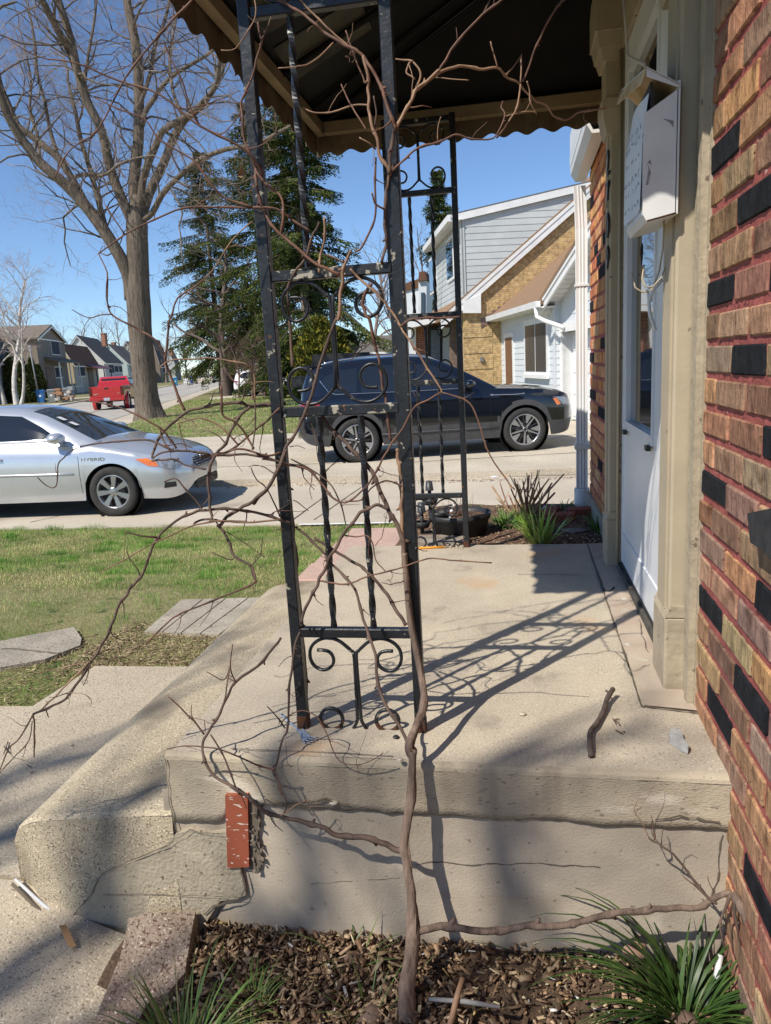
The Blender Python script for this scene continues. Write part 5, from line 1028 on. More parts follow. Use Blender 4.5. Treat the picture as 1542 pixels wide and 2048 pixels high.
def blades(name, specs, mat, parent=None, segs=7):
    """specs: (base, azimuth, length, lean0, droop, width, colour, twist) -> arching strap leaves"""
    vs = []; fs = []; cs = []
    for (b, az, L_, l0, dr_, wd, cl, tw) in specs:
        d = Vector((math.cos(az), math.sin(az), 0)); s = Vector((-d.y, d.x, 0)); p = Vector(b); th = l0; n0 = len(vs)
        for k in range(segs + 1):
            t = k / segs; ww = wd * (0.55 + 0.9 * math.sin(PI * min(1, 0.15 + t * 0.85)) * 0.6) * (1 - t ** 3) + 0.0004; sd = (s + Vector((0, 0, tw * t))).normalized()
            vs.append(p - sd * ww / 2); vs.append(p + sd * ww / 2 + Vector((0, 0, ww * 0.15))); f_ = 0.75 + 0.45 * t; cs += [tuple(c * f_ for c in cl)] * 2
            p = p + (d * math.sin(th) + Vector((0, 0, 1)) * math.cos(th)) * (L_ / segs); th += dr_ / segs
        for k in range(segs): a = n0 + 2 * k; fs.append((a, a + 1, a + 3, a + 2))
    return bigmesh(name, np.array([v[:] for v in vs]), np.array(fs), mat, parent, np.array(cs), smooth=True)
def clump(label, c, n, L, wd, cols, sd, spread=0.035, mat=None, group=None, lean=(0.15, 0.9), droop=(0.5, 2.0), extra=(), name='grass_clump', cat='grass clump', bias=None):
    r = random.Random(sd); t = thing(name, label, cat, c, group=group); sp = []
    for _ in range(n):
        az = r.uniform(0, 2 * PI) if bias is None or r.random() > 0.6 else r.gauss(bias, 0.5); rr = spread * math.sqrt(r.random())
        sp.append((Vector(c) + Vector((math.cos(az) * rr, math.sin(az) * rr, 0)), az + r.uniform(-.5, .5), r.uniform(*L), r.uniform(*lean), r.uniform(*droop), r.uniform(*wd), r.choice(cols), r.uniform(-.3, .3)))
    sp += list(extra); blades('leaves', sp, mat or mShiny, t)
    m = MB(); m.lathe(Vector(c) - Vector((0, 0, .03)), [(spread * .9, 0), (spread * .7, .03), (spread * .3, .05), (0, .055)], 10); m.build('root_crown', mBark, t); return t
LG = [(0.030, 0.068, 0.012), (0.025, 0.058, 0.011), (0.042, 0.086, 0.016), (0.02, 0.045, 0.010), (0.07, 0.115, 0.026)]
cR = Vector((0.325, 1.385, -0.495))
ex = []
for (az, L_, l0, dr_, wd) in ((2.9, .46, .15, 2.3, .010), (2.7, .44, .2, 2.2, .010), (3.05, .42, .3, 2.0, .009), (2.6, .40, .12, 2.0, .009), (3.3, .42, .5, 1.8, .009), (2.75, .34, .25, 2.1, .009), (2.6, .31, .32, 1.9, .009), (2.95, .36, .45, 1.7, .008), (2.4, .24, .3, 1.3, .008), (0.9, .26, .35, 1.5, .008), (0.7, .24, .5, 1.3, .008), (0.5, .22, .55, 1.9, .008), (3.1, .35, .7, 1.2, .008), (3.3, .33, .8, 1.3, .008), (2.85, .30, .75, 1.1, .008), (1.2, .22, .2, 1.2, .008), (2.1, .22, .15, 1.0, .007)):
    ex.append((cR + Vector((random.uniform(-.02, .02), random.uniform(-.02, .02), 0)), az, L_, l0, dr_, wd, random.choice(LG[:3]), 0.1))
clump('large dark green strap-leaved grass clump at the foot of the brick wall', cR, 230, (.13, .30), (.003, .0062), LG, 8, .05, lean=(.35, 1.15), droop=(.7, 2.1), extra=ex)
cL = Vector((-0.70, 1.16, -0.50)); clump('fine green grass clump at the lower left beside the broken slab', cL, 190, (.10, .24), (.0022, .004), [(0.10, 0.17, 0.035), (0.075, 0.14, 0.03), (0.14, 0.2, 0.05), (0.3, 0.26, 0.12)], 9, .05, lean=(.1, .9), droop=(.5, 1.9))
cL2 = Vector((-0.60, 1.30, -0.49)); clump('small sparse tuft of green grass in the mulch left of the vine', cL2, 40, (.05, .13), (.002, .0035), [(0.10, 0.17, 0.035), (0.14, 0.2, 0.05)], 10, .03)
for k, (px, py, lab) in enumerate(((700, 1925, 'thin grass shoots in the mulch left of the vine trunk'), (745, 2035, 'thin grass shoots in the mulch at the vine foot'), (1075, 1900, 'thin grass shoots in the mulch right of the vine trunk'), (450, 2010, 'thin grass shoots beside the broken slab'))):
    c = atz(px, py, -.49); clump(lab, c, 14, (.05, .16), (.0018, .003), [(0.10, 0.17, 0.035), (0.08, 0.13, 0.03)], 40 + k, .05, lean=(.4, 1.3), droop=(.2, 1.2), name='grass_tuft', cat='grass tuft')

# ================================================================== LAWN
def inpoly(x, y, P):
    c = np.zeros(x.shape, bool); n = len(P); j = n - 1
    for i in range(n):
        xi, yi, xj, yj = P[i][0], P[i][1], P[j][0], P[j][1]
        c ^= ((yi > y) != (yj > y)) & (x < (xj - xi) * (y - yi) / (yj - yi + 1e-12) + xi); j = i
    return c
def vnoise(x, y, s, seed):
    return np.array([mnoise.noise(Vector((a * s, b * s, seed))) for a, b in zip(x, y)])
# stepping slab and plank pavers in the lawn
stone = [atz(x, y, -.455) for x, y in ((-60, 1318), (0, 1335), (90, 1318), (160, 1290), (163, 1276), (148, 1254), (60, 1270), (0, 1282), (-60, 1290))]
m = MB(); m.prism(stone, (0, 0, -.06)); so_ = tag(m.build('stepping_stone', M('old_slab', (0.38, 0.335, 0.265), (0.25, 0.22, 0.175), 4, 0.95, bump=0.8, bsc=60, bdist=0.01, specks=[((0.15, 0.125, 0.1), 70, 0.6, 0.06)])), 'cracked concrete stepping slab in the lawn at the left edge', 'paving slab')
m = MB(); a, b = atz(0, 1298, -.452), atz(125, 1302, -.452); strip(m, a, b, .014, -.4535, 0, .01, 16); m.build('crack', mCrack, so_)
plk = []; A0, A1, B0, B1 = atz(288, 1262, -.46), atz(440, 1268, -.46), atz(362, 1199, -.46), atz(543, 1194, -.46)
for k in range(4):
    t0, t1 = k / 4 + .006, (k + 1) / 4 - .012; q = [A0.lerp(A1, t0), A0.lerp(A1, t1), B0.lerp(B1, t1), B0.lerp(B1, t0)]; plk.append(q)
    m = MB(); m.prism(q, (0, 0, -.05)); tag(m.build('plank_paver', M('grey_paver%d' % k, (0.40, 0.355, 0.285), (0.28, 0.245, 0.19), 5, 0.95, bump=0.8, bsc=60, bdist=0.008, specks=[((0.17, 0.15, 0.12), 40, 0.64, 0.05)])), ['grey weathered plank paver farthest from the porch', 'grey plank paver, second from the left of four', 'grey plank paver, third from the left of four', 'grey weathered plank paver nearest the porch'][k], 'paver', 'four plank pavers set side by side in the lawn')
def lawn_blades(name, N, x0, x1, y0, y1, excl, hfun, zf, label, sd, hw=(0.0016, 0.0034), hh=(0.018, 0.045), dense=None, wide=1.0):
    r = np.random.default_rng(sd); x = r.uniform(x0, x1, N); y = y0 + (y1 - y0) * r.random(N) ** 1.25
    keep = np.ones(N, bool)
    for P in excl: keep &= ~inpoly(x, y, P)
    if dense is not None: keep &= r.random(N) < dense(x, y)
    x, y = x[keep], y[keep]; n = len(x); nz = vnoise(x, y, 1.1, 1.7); n2 = vnoise(x, y, 4.5, 9.1)
    clumpy = np.clip((n2 - 0.12) * 4, 0, 1) * np.clip((nz + .35) * 2, 0, 1)
    h = r.uniform(hh[0], hh[1], n) * (0.75 + 1.2 * clumpy) * hfun(y); wd = r.uniform(hw[0], hw[1], n) * hfun(y) * wide
    az = r.uniform(0, 2 * PI, n); ln = r.uniform(0.1, 0.95, n) * (1 - .3 * clumpy); z = zf(x, y)
    B = np.stack([x, y, z], 1); s = np.stack([-np.sin(az), np.cos(az), 0 * az], 1) * (wd / 2)[:, None]; tip = B + np.stack([np.cos(az) * ln * h, np.sin(az) * ln * h, h], 1)
    V_ = np.stack([B - s, B + s, tip], 1).reshape(-1, 3); F_ = np.arange(3 * n).reshape(-1, 3)
    straw = r.random(n) < np.clip(0.32 - 0.60 * nz - 0.6 * clumpy, 0.06, 0.9)
    g = np.array([0.155, 0.265, 0.045]); g2 = np.array([0.10, 0.25, 0.028]); st_ = np.array([0.56, 0.46, 0.24])
    col = np.where(straw[:, None], st_, g * (1 - clumpy[:, None]) + g2 * clumpy[:, None]) * r.uniform(0.65, 1.3, (n, 1))
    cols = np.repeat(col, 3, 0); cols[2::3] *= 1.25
    return tag(bigmesh(name, V_, F_, mBlade, cols=cols), label, 'grass', kind='stuff')
gzv = np.vectorize(gz)
walkP = [(p.x, p.y) for p in far]; stP = [(p.x, p.y) for p in stone]; plP = [[(p.x, p.y) for p in q] for q in plk]
excl = [walkP, stP] + plP + [[(-1.34, 1.0), (-0.86, 1.0), (-0.86, 3.56), (-1.34, 3.56)], [(-1.18, 3.5), (-0.8, 3.5), (-0.8, 5.0), (-1.18, 5.0)]]
dn = lambda x, y: np.clip(0.35 + 1.0 * np.vectorize(lambda a: sstep(3.3, 4.6, a))(y), 0, 1)
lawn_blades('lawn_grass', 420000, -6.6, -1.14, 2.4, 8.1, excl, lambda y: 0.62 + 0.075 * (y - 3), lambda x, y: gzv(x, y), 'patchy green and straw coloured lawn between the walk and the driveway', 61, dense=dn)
lawn_blades('lawn_grass', 6000, -1.18, -0.86, 5.0, 8.05, [], lambda y: 1.2 + 0 * y, lambda x, y: gzv(x, y), 'strip of green lawn beyond the pink pavers', 62)
gl = lambda x, y: x * 0 - 0.80
FL = [(p.x, p.y) for p in (Vector((-5.25, 18.75, 0)), Vector((6, 20, 0)), Vector((14, 45, 0)), st(30, 1.7), st(-26, 1.7), Vector((-14, 18.5, 0)))]
r_ = np.random.default_rng(5); 
lawn_blades('front_lawn_grass', 130000, -24, 4, 18.5, 46, [], lambda y: 1.6 + 0.02 * (y - 18), gl, 'sunlit green lawn around the big bare tree and the spruces', 63, hw=(.004, .009), hh=(.02, .05), dense=lambda x, y: inpoly(x, y, FL) * 1.0)
def fst(r):
    return (r.uniform(-2.2, -1.36), r.uniform(2.97, 3.72)) if r.random() < .75 else (r.uniform(-2.5, -1.95), r.uniform(2.6, 3.5))
chips('straw_litter', 2600, fst, lambda x, y: gz(x, y) + .006, (.015, .07), (.0015, .004), [(0.50, 0.40, 0.25), (0.42, 0.33, 0.2), (0.34, 0.25, 0.16), (0.2, 0.14, 0.09)], 'dry straw-coloured thatch and bare soil between the walk and the plank pavers', 'thatch', 25, .012, .25)
# leaf litter along the driveway kerb
chips('kerb_litter', 500, lambda r: (r.uniform(-4.5, 1.2), 10.86 + 0.08 * r.random() ** 2 * -3 + 0.05), lambda x, y: -0.866, (0.01, 0.05), (0.006, 0.02), [(0.25, 0.14, 0.09), (0.16, 0.09, 0.06), (0.35, 0.22, 0.15)], 'brown leaf litter along the driveway kerb', 'litter', 15, 0.01, 0.2)
for (px, py, sx) in ((985, 953, .14),):
    c = atz(px, py, -.866); m = MB(); m.add([c + Vector(v) for v in ((-.17, .05, .0), (.02, -.11, .003), (.19, -.02, .0), (.01, .12, .075), (.0, .0, .055))], [(0, 1, 4), (1, 2, 4), (2, 3, 4), (3, 0, 4)]); tag(m.build('crumpled_paper', M('white_paper', (0.72, 0.74, 0.85), (0.66, 0.68, 0.78), 9, 0.8)), 'crumpled white paper on the driveway by the kerb', 'paper')

# ================================================================== FAR BED
chips('bed_mulch', 2600, lambda r: (r.uniform(-0.62, 0.42), r.uniform(3.55, 4.75)), lambda x, y: bz(x, y) + .012, (.008, .03), (.004, .012), [(0.32, 0.2, 0.12), (0.22, 0.12, 0.075), (0.40, 0.27, 0.17), (0.13, 0.075, 0.05), (0.5, 0.38, 0.24)], 'reddish brown bark mulch on the flower bed beyond the porch', 'mulch', 16, .008, .3)
pc = aty(919, 1024, 3.97); pz = bz(pc.x, 3.97); pot = thing('planter_tub', 'round black plastic half-barrel planter behind the far trellis', 'planter', (pc.x, 3.97, pz)); H = pc.z - pz
m = MB(); R0 = .171; m.lathe((pc.x, 3.97, pz), [(0, .004), (R0 * .80, .0), (R0 * .93, H * .74), (R0 * .95, H * .76), (R0 * .985, H * .78), (R0, H), (R0 * .965, H), (R0 * .90, H * .8)], 40); m.build('tub', mBlack, pot)
m = MB(); m.lathe((pc.x, 3.97, pz), [(0, H * .86), (R0 * .6, H * .84), (R0 * .93, H * .80)], 28); m.build('potting_soil', mSoilD, pot)
m = MB()
for k in range(26): 
    a = random.uniform(0, 6.28); r0 = random.uniform(0, .13); p = Vector((pc.x + r0 * math.cos(a), 3.97 + r0 * math.sin(a), pz + H * .84)); m.tube([p, p + Vector((random.uniform(-.03, .03), random.uniform(-.03, .03), random.uniform(.02, .05))), p + Vector((random.uniform(-.06, .06), random.uniform(-.06, .06), random.uniform(.05, .13)))], [.0014, .0011, .0006], 4)
m.build('dead_stems', mCane, pot)
q = aty(878, 1028, 3.93); m = MB(); m.lathe((q.x, 3.93, pz + H * .88), [(0, 0), (.05, .002), (.058, .03), (.052, .03), (.045, .008)], 20); tag(m.build('saucer', mBlack), 'small black saucer tilted inside the planter tub', 'saucer')
m = MB(); 
for px, py in ((903, 1022), (899, 1035), (907, 1012)): q = aty(px, py, 3.92); m.lathe(q, [(0, .010), (.009, .006), (.011, -.004), (0, -.01)], 9)
tag(m.build('plant_tag', mWhite), 'white plastic plant tags stuck in the planter tub', 'tag')
q = aty(876, 1073, 3.76); q.z = bz(q.x, 3.76); m = MB(); vs = [(0.165 * (1 + .06 * mnoise.noise(Vector((k * .6, 0, 0)))), k) for k in range(40)]
m.add([(q.x + r0 * math.cos(k * 2 * PI / 40), q.y + .62 * r0 * math.sin(k * 2 * PI / 40), q.z + .035) for r0, k in vs] + [(q.x + r0 * 1.03 * math.cos(k * 2 * PI / 40), q.y + .64 * r0 * math.sin(k * 2 * PI / 40), q.z - .05) for r0, k in vs], [tuple(range(40))] + [(k, k + 40, (k + 1) % 40 + 40, (k + 1) % 40) for k in range(40)])
tag(m.build('tree_stump', M('stump_wood', (0.32, 0.29, 0.24), (0.17, 0.125, 0.09), 12, 0.95, bump=0.8, bsc=60, bdist=.01, specks=[((0.35, 0.12, 0.05), 20, 0.66, 0.05)])), 'low sawn grey tree stump in front of the black planter tub', 'stump')
for k, (px, pyt, pyb, lab, yy) in enumerate(((858, 962, 1040, 'black solar garden light standing behind the planter tub', 4.25), (842, 1005, 1075, 'lower black solar garden light left of the planter tub', 3.95))):
    t = aty(px, pyt, yy); b = Vector((t.x, yy, bz(t.x, yy))); o = thing('garden_light', lab, 'garden light', b[:], group='solar garden lights in the bed')
    m = MB(); m.tube([b, (t.x, yy, t.z - .05)], .011, 10); m.build('stake', mBlack, o)
    m = MB(); m.lathe((t.x, yy, t.z), [(0, 0), (.019, -.001), (.024, -.05), (.026, -.055), (0, -.055)], 16); m.build('lamp_cap', M('dark_grey_plastic%d' % k, (0.045, 0.047, 0.05), None, rough=.4), o)
    m = MB(); m.lathe((t.x, yy, t.z), [(.034, -.105), (.05, -.11), (.036, -.14), (0, -.145)], 16); m.build('diffuser', mBlack, o)
# cut-back shrub
mShr1 = M('shrub_stem_red', (.34, .16, .10), (.2, .1, .065), 22, .8); mShr2 = M('shrub_stem_tan', (.50, .32, .18), (.32, .2, .12), 22, .8)
sc = aty(1045, 1024, 4.3); sc.z = bz(sc.x, 4.3); sh = thing('pruned_shrub', 'cut-back shrub of bare reddish stems in the far bed', 'shrub', sc[:]); r5 = random.Random(12)
targets = [(992, 995), (1000, 965), (1010, 950), (1022, 978), (1028, 958), (1040, 985), (1046, 962), (1052, 958), (1062, 965), (1072, 955), (1078, 962), (1087, 972), (1098, 958), (1104, 966), (1128, 948), (1085, 985), (1018, 990), (1034, 968), (1066, 975), (1058, 950), (1110, 985), (985, 972), (1076, 940)]
for k, (tx, ty_) in enumerate(targets):
    yy = 4.3 + r5.uniform(-.13, .13); e = aty(tx, ty_, yy); b = sc + Vector((r5.uniform(-.05, .05), r5.uniform(-.05, .05), -.01)); md = b.lerp(e, .5) + Vector((r5.uniform(-.02, .02), r5.uniform(-.02, .02), .01)); m = MB(); r0 = r5.uniform(.005, .009); m.tube(smooth_pts([b, md, e], 3), [r0 * (1 - .07 * i) for i in range(7)], 6)
    if r5.random() < .7: f = md.lerp(e, .4); m.tube([f, f + Vector((r5.uniform(-.05, .05), r5.uniform(-.03, .03), r5.uniform(.04, .1)))], [r0 * .6, r0 * .3], 5)
    m.build('stem', mShr1 if r5.random() < .4 else mShr2, sh)
YG = [(0.30, 0.46, 0.07), (0.38, 0.52, 0.10), (0.22, 0.38, 0.05), (0.45, 0.56, 0.18)]
GG = [(0.12, 0.25, 0.04), (0.13, 0.25, 0.04), (0.07, 0.15, 0.03)]
def bedclump(px, py, yy, n, L, wd, cols, lab, sd, **k): c = aty(px, py, yy); c.z = bz(c.x, yy); return clump(lab, c, n, L, wd, cols, sd, **k)
bedclump(1083, 1085, 3.72, 120, (.14, .27), (.006, .010), YG, 'bright yellow-green clump of daffodil leaves in the far bed', 70, spread=.05, lean=(.1, .7), droop=(.2, 1.1), name='daffodil_clump', cat='plant', bias=2.8)
bedclump(1012, 1050, 4.15, 110, (.08, .17), (.004, .007), GG, 'green grass clump left of the cut-back shrub', 71, spread=.07)
bedclump(1048, 1035, 4.2, 70, (.08, .16), (.004, .007), GG, 'green grass clump at the foot of the cut-back shrub', 72, spread=.06)
bedclump(1200, 1058, 3.95, 80, (.10, .19), (.003, .006), GG, 'thin green grass clump against the house foundation', 73, spread=.04)
bedclump(1133, 1008, 4.62, 60, (.05, .10), (.003, .006), GG, 'small green grass tuft in front of the white downspout', 74, spread=.07)
bedclump(942, 1008, 4.5, 40, (.06, .12), (.003, .005), GG, 'sparse green tuft behind the planter tub', 75, spread=.07)
mBr = M('loose_red_brick', (0.30, 0.085, 0.055), (0.22, 0.06, 0.04), 12, 0.9, bump=0.5, bsc=60, bdist=.006)
for k, (px, py, yy, rz, lab) in enumerate(((1165, 1022, 4.42, .12, 'loose red brick nearest the downspout'), (1120, 1030, 4.28, -.25, 'loose red brick at the front of the row beside the shrub'), (1098, 1024, 4.40, 1.2, 'loose red brick lying behind the front one'))):
    c = aty(px, py, yy); z = bz(c.x, yy) + .012; m = MB(); m.bbox((-.085, -.04, 0), (.085, .04, .042), .004); o = m.build('brick', mBr); o.location = (c.x, yy, z); o.rotation_euler = (0.03, -.03, rz); tag(o, lab, 'brick', 'loose red bricks in the far bed')
for k, (px, py) in enumerate(((1090, 1006), (1104, 1009))):
    c = aty(px, py, 4.52); m = MB(); m.lathe((c.x, 4.52, bz(c.x, 4.52)), [(0, .05), (.02, .045), (.033, .025), (.03, 0)], 10); tag(m.build('white_stone', mBox), ['white stone farther from the downspout', 'white stone nearer the downspout'][k], 'stone', 'white stones behind the loose bricks')
m = MB(); P = [aty(x, y, 4.0) for x, y in ((1110, 1052), (1160, 1048), (1178, 1056), (1140, 1064))]; P = [Vector((p.x, 4.0 + (p.z - P[0].z) * 3, bz(p.x, 4.0) + .02)) for p in P]; m.prism(P, (0, 0, .004)); tag(m.build('weed_fabric', mBlack), 'torn scrap of black weed fabric in the far bed', 'fabric')
# ================================================================== VEHICLES
def lerp_tab(tab, x):
    tab = sorted(tab)
    if x <= tab[0][0]: return tab[0][1]
    for (a, fa_), (b, fb_) in zip(tab[:-1], tab[1:]):
        if x <= b:
            t = (x - a) / (b - a); return fa_ + (fb_ - fa_) * t
    return tab[-1][1]
def sm_tab(tab, x, w_=0.06): return (lerp_tab(tab, x - w_) + 2 * lerp_tab(tab, x) + lerp_tab(tab, x + w_)) / 4
def paint(name, c, c2=None, metal=0.0, rough=0.28):
    m = M(name, c, c2 or tuple(q * 0.93 for q in c), 5, rough, metal, spec=0.5, coat=1.0); return m
mTyre = M('tyre_rubber', (0.028, 0.027, 0.026), (0.045, 0.043, 0.04), 16, 0.85, bump=0.3, bsc=60, bdist=.004)
mSilver = M('silver_alloy', (0.55, 0.55, 0.56), (0.48, 0.48, 0.49), 6, 0.3, 0.85)
mChrome = M('bright_chrome', (0.75, 0.75, 0.76), None, rough=0.12, metal=1.0)
mClad = M('grey_cladding', (0.055, 0.055, 0.058), (0.07, 0.07, 0.073), 9, 0.55)
mLamp = M('clear_lamp', (0.34, 0.37, 0.41), (0.16, 0.18, 0.21), 22, 0.08, spec=0.8, coat=1.0)
mAmber = M('amber_lens', (0.85, 0.22, 0.02), (0.7, 0.15, 0.01), 30, 0.12, spec=0.7, coat=1.0)
mRedL = M('red_lens', (0.55, 0.015, 0.015), (0.4, 0.01, 0.01), 20, 0.12, spec=0.7, coat=1.0)
mTint = glassy('tinted_glass', (0.012, 0.014, 0.018)); mScreen = glassy('windscreen_glass', (0.02, 0.028, 0.032))
mPlate = M('number_plate', (0.62, 0.63, 0.66), (0.3, 0.32, 0.4), 60, 0.5)

def wheel(parent, x, y, R, wd, side, style):
    """one wheel: tyre and rim, outer face towards side (+1/-1)"""
    m = MB(); rr = R * (0.70 if style == 'camry' else 0.735)
    pr = [(rr * .96, -wd / 2), (R * .93, -wd / 2), (R * .985, -wd * .42), (R, -wd * .30), (R, wd * .30), (R * .985, wd * .42), (R * .93, wd / 2), (rr * 1.05, wd / 2), (rr * .98, wd * .44)]
    m.lathe((0, 0, 0), [(r, h * side) for r, h in pr], 48, 'y')
    for k in range(72):
        a = 2 * PI * k / 72; c, s = math.cos(a), math.sin(a); c2, s2 = math.cos(a + .03), math.sin(a + .03); h = .006
        m.add([((R - .002) * c, -wd * .33, (R - .002) * s), ((R - .002) * c, wd * .33, (R - .002) * s), ((R - .002) * c2, wd * .33, (R - .002) * s2), ((R - .002) * c2, -wd * .33, (R - .002) * s2), ((R + h * .5) * c, -wd * .3, (R + h * .5) * s), ((R + h * .5) * c, wd * .3, (R + h * .5) * s), ((R + h * .5) * c2, wd * .3, (R + h * .5) * s2), ((R + h * .5) * c2, -wd * .3, (R + h * .5) * s2)], [(4, 5, 6, 7), (0, 1, 5, 4), (2, 3, 7, 6)])
    t = m.build('wheel', mTyre, parent); t.location = (x, y, R); t.rotation_euler = (0, random.uniform(0, 1), 0)
    m = MB(); yo = wd * .44
    m.lathe((0, 0, 0), [(rr * .98, yo * side), (rr * .93, (yo + .006) * side), (rr * .90, (yo - .01) * side), (rr * .86, (yo - .07) * side)], 40, 'y', 0)
    m.disc((0, (yo - .075) * side, 0), rr * .9, 32, 'y', 1)
    m.lathe((0, 0, 0), [(rr * .55, (yo - .07) * side), (rr * .55, (yo - .06) * side), (rr * .2, (yo - .06) * side)], 24, 'y', 2)
    def spoke(a, r0, r1, w0, w1, y0, y1, mi, skew=0.0):
        u = Vector((math.cos(a), 0, math.sin(a))); v = Vector((-math.sin(a), 0, math.cos(a)))
        P = [u * r0 - v * w0, u * r0 + v * w0, u * r1 + v * (w1 + skew), u * r1 - v * (w1 - skew)]; ys_ = [y0, y0, y1, y1]
        A = [p + Vector((0, yy * side, 0)) for p, yy in zip(P, ys_)]; B = [p + Vector((0, (yy - .035) * side, 0)) for p, yy in zip(P, ys_)]
        m.add(A + B, [(0, 1, 2, 3), (7, 6, 5, 4)] + [(i, i + 4, (i + 1) % 4 + 4, (i + 1) % 4) for i in range(4)], mi)
    if style == 'camry':
        for k in range(7): spoke(2 * PI * k / 7 + .2, rr * .20, rr * .92, rr * .085, rr * .165, yo - .004, yo + .004, 0)
        m.lathe((0, 0, 0), [(rr * .27, (yo - .02) * side), (rr * .25, (yo + .002) * side), (rr * .17, (yo + .004) * side), (0, (yo + .006) * side)], 20, 'y', 0)
        for k in range(5): a = 2 * PI * k / 5 + .5; m.disc((math.cos(a) * rr * .21, (yo + .007) * side, math.sin(a) * rr * .21), rr * .035, 10, 'y', 1)
    elif style == 'suv':
        for k in range(5):
            a = 2 * PI * k / 5 + .2
            spoke(a, rr * .10, rr * .93, rr * .055, rr * .035, yo + .0, yo + .002, 0, skew=-rr * .06)
            spoke(a + .36, rr * .40, rr * .93, rr * .03, rr * .20, yo - .004, yo - .002, 0, skew=-rr * .02)
            spoke(a + .20, rr * .16, rr * .93, rr * .06, rr * .10, yo - .012, yo - .008, 1)
            spoke(a + .75, rr * .2, rr * .93, rr * .035, rr * .045, yo - .014, yo - .008, 1)
        m.lathe((0, 0, 0), [(rr * .18, (yo - .01) * side), (rr * .16, (yo + .006) * side), (0, (yo + .008) * side)], 20, 'y', 1)
        m.lathe((0, 0, 0), [(rr * .14, (yo + .007) * side), (rr * .13, (yo + .0105) * side), (rr * .115, (yo + .0105) * side), (rr * .11, (yo + .007) * side)], 20, 'y', 0)
    else:
        for k in range(6): spoke(2 * PI * k / 6, rr * .1, rr * .92, rr * .12, rr * .10, yo - .01, yo, 0)
    r = m.build('rim', [mSilver, mBlack, M('brake_disc', (0.2, 0.19, 0.18), None, rough=.4, metal=.8) if 'brake_disc' not in MATS else MATS['brake_disc']], t)
    return t

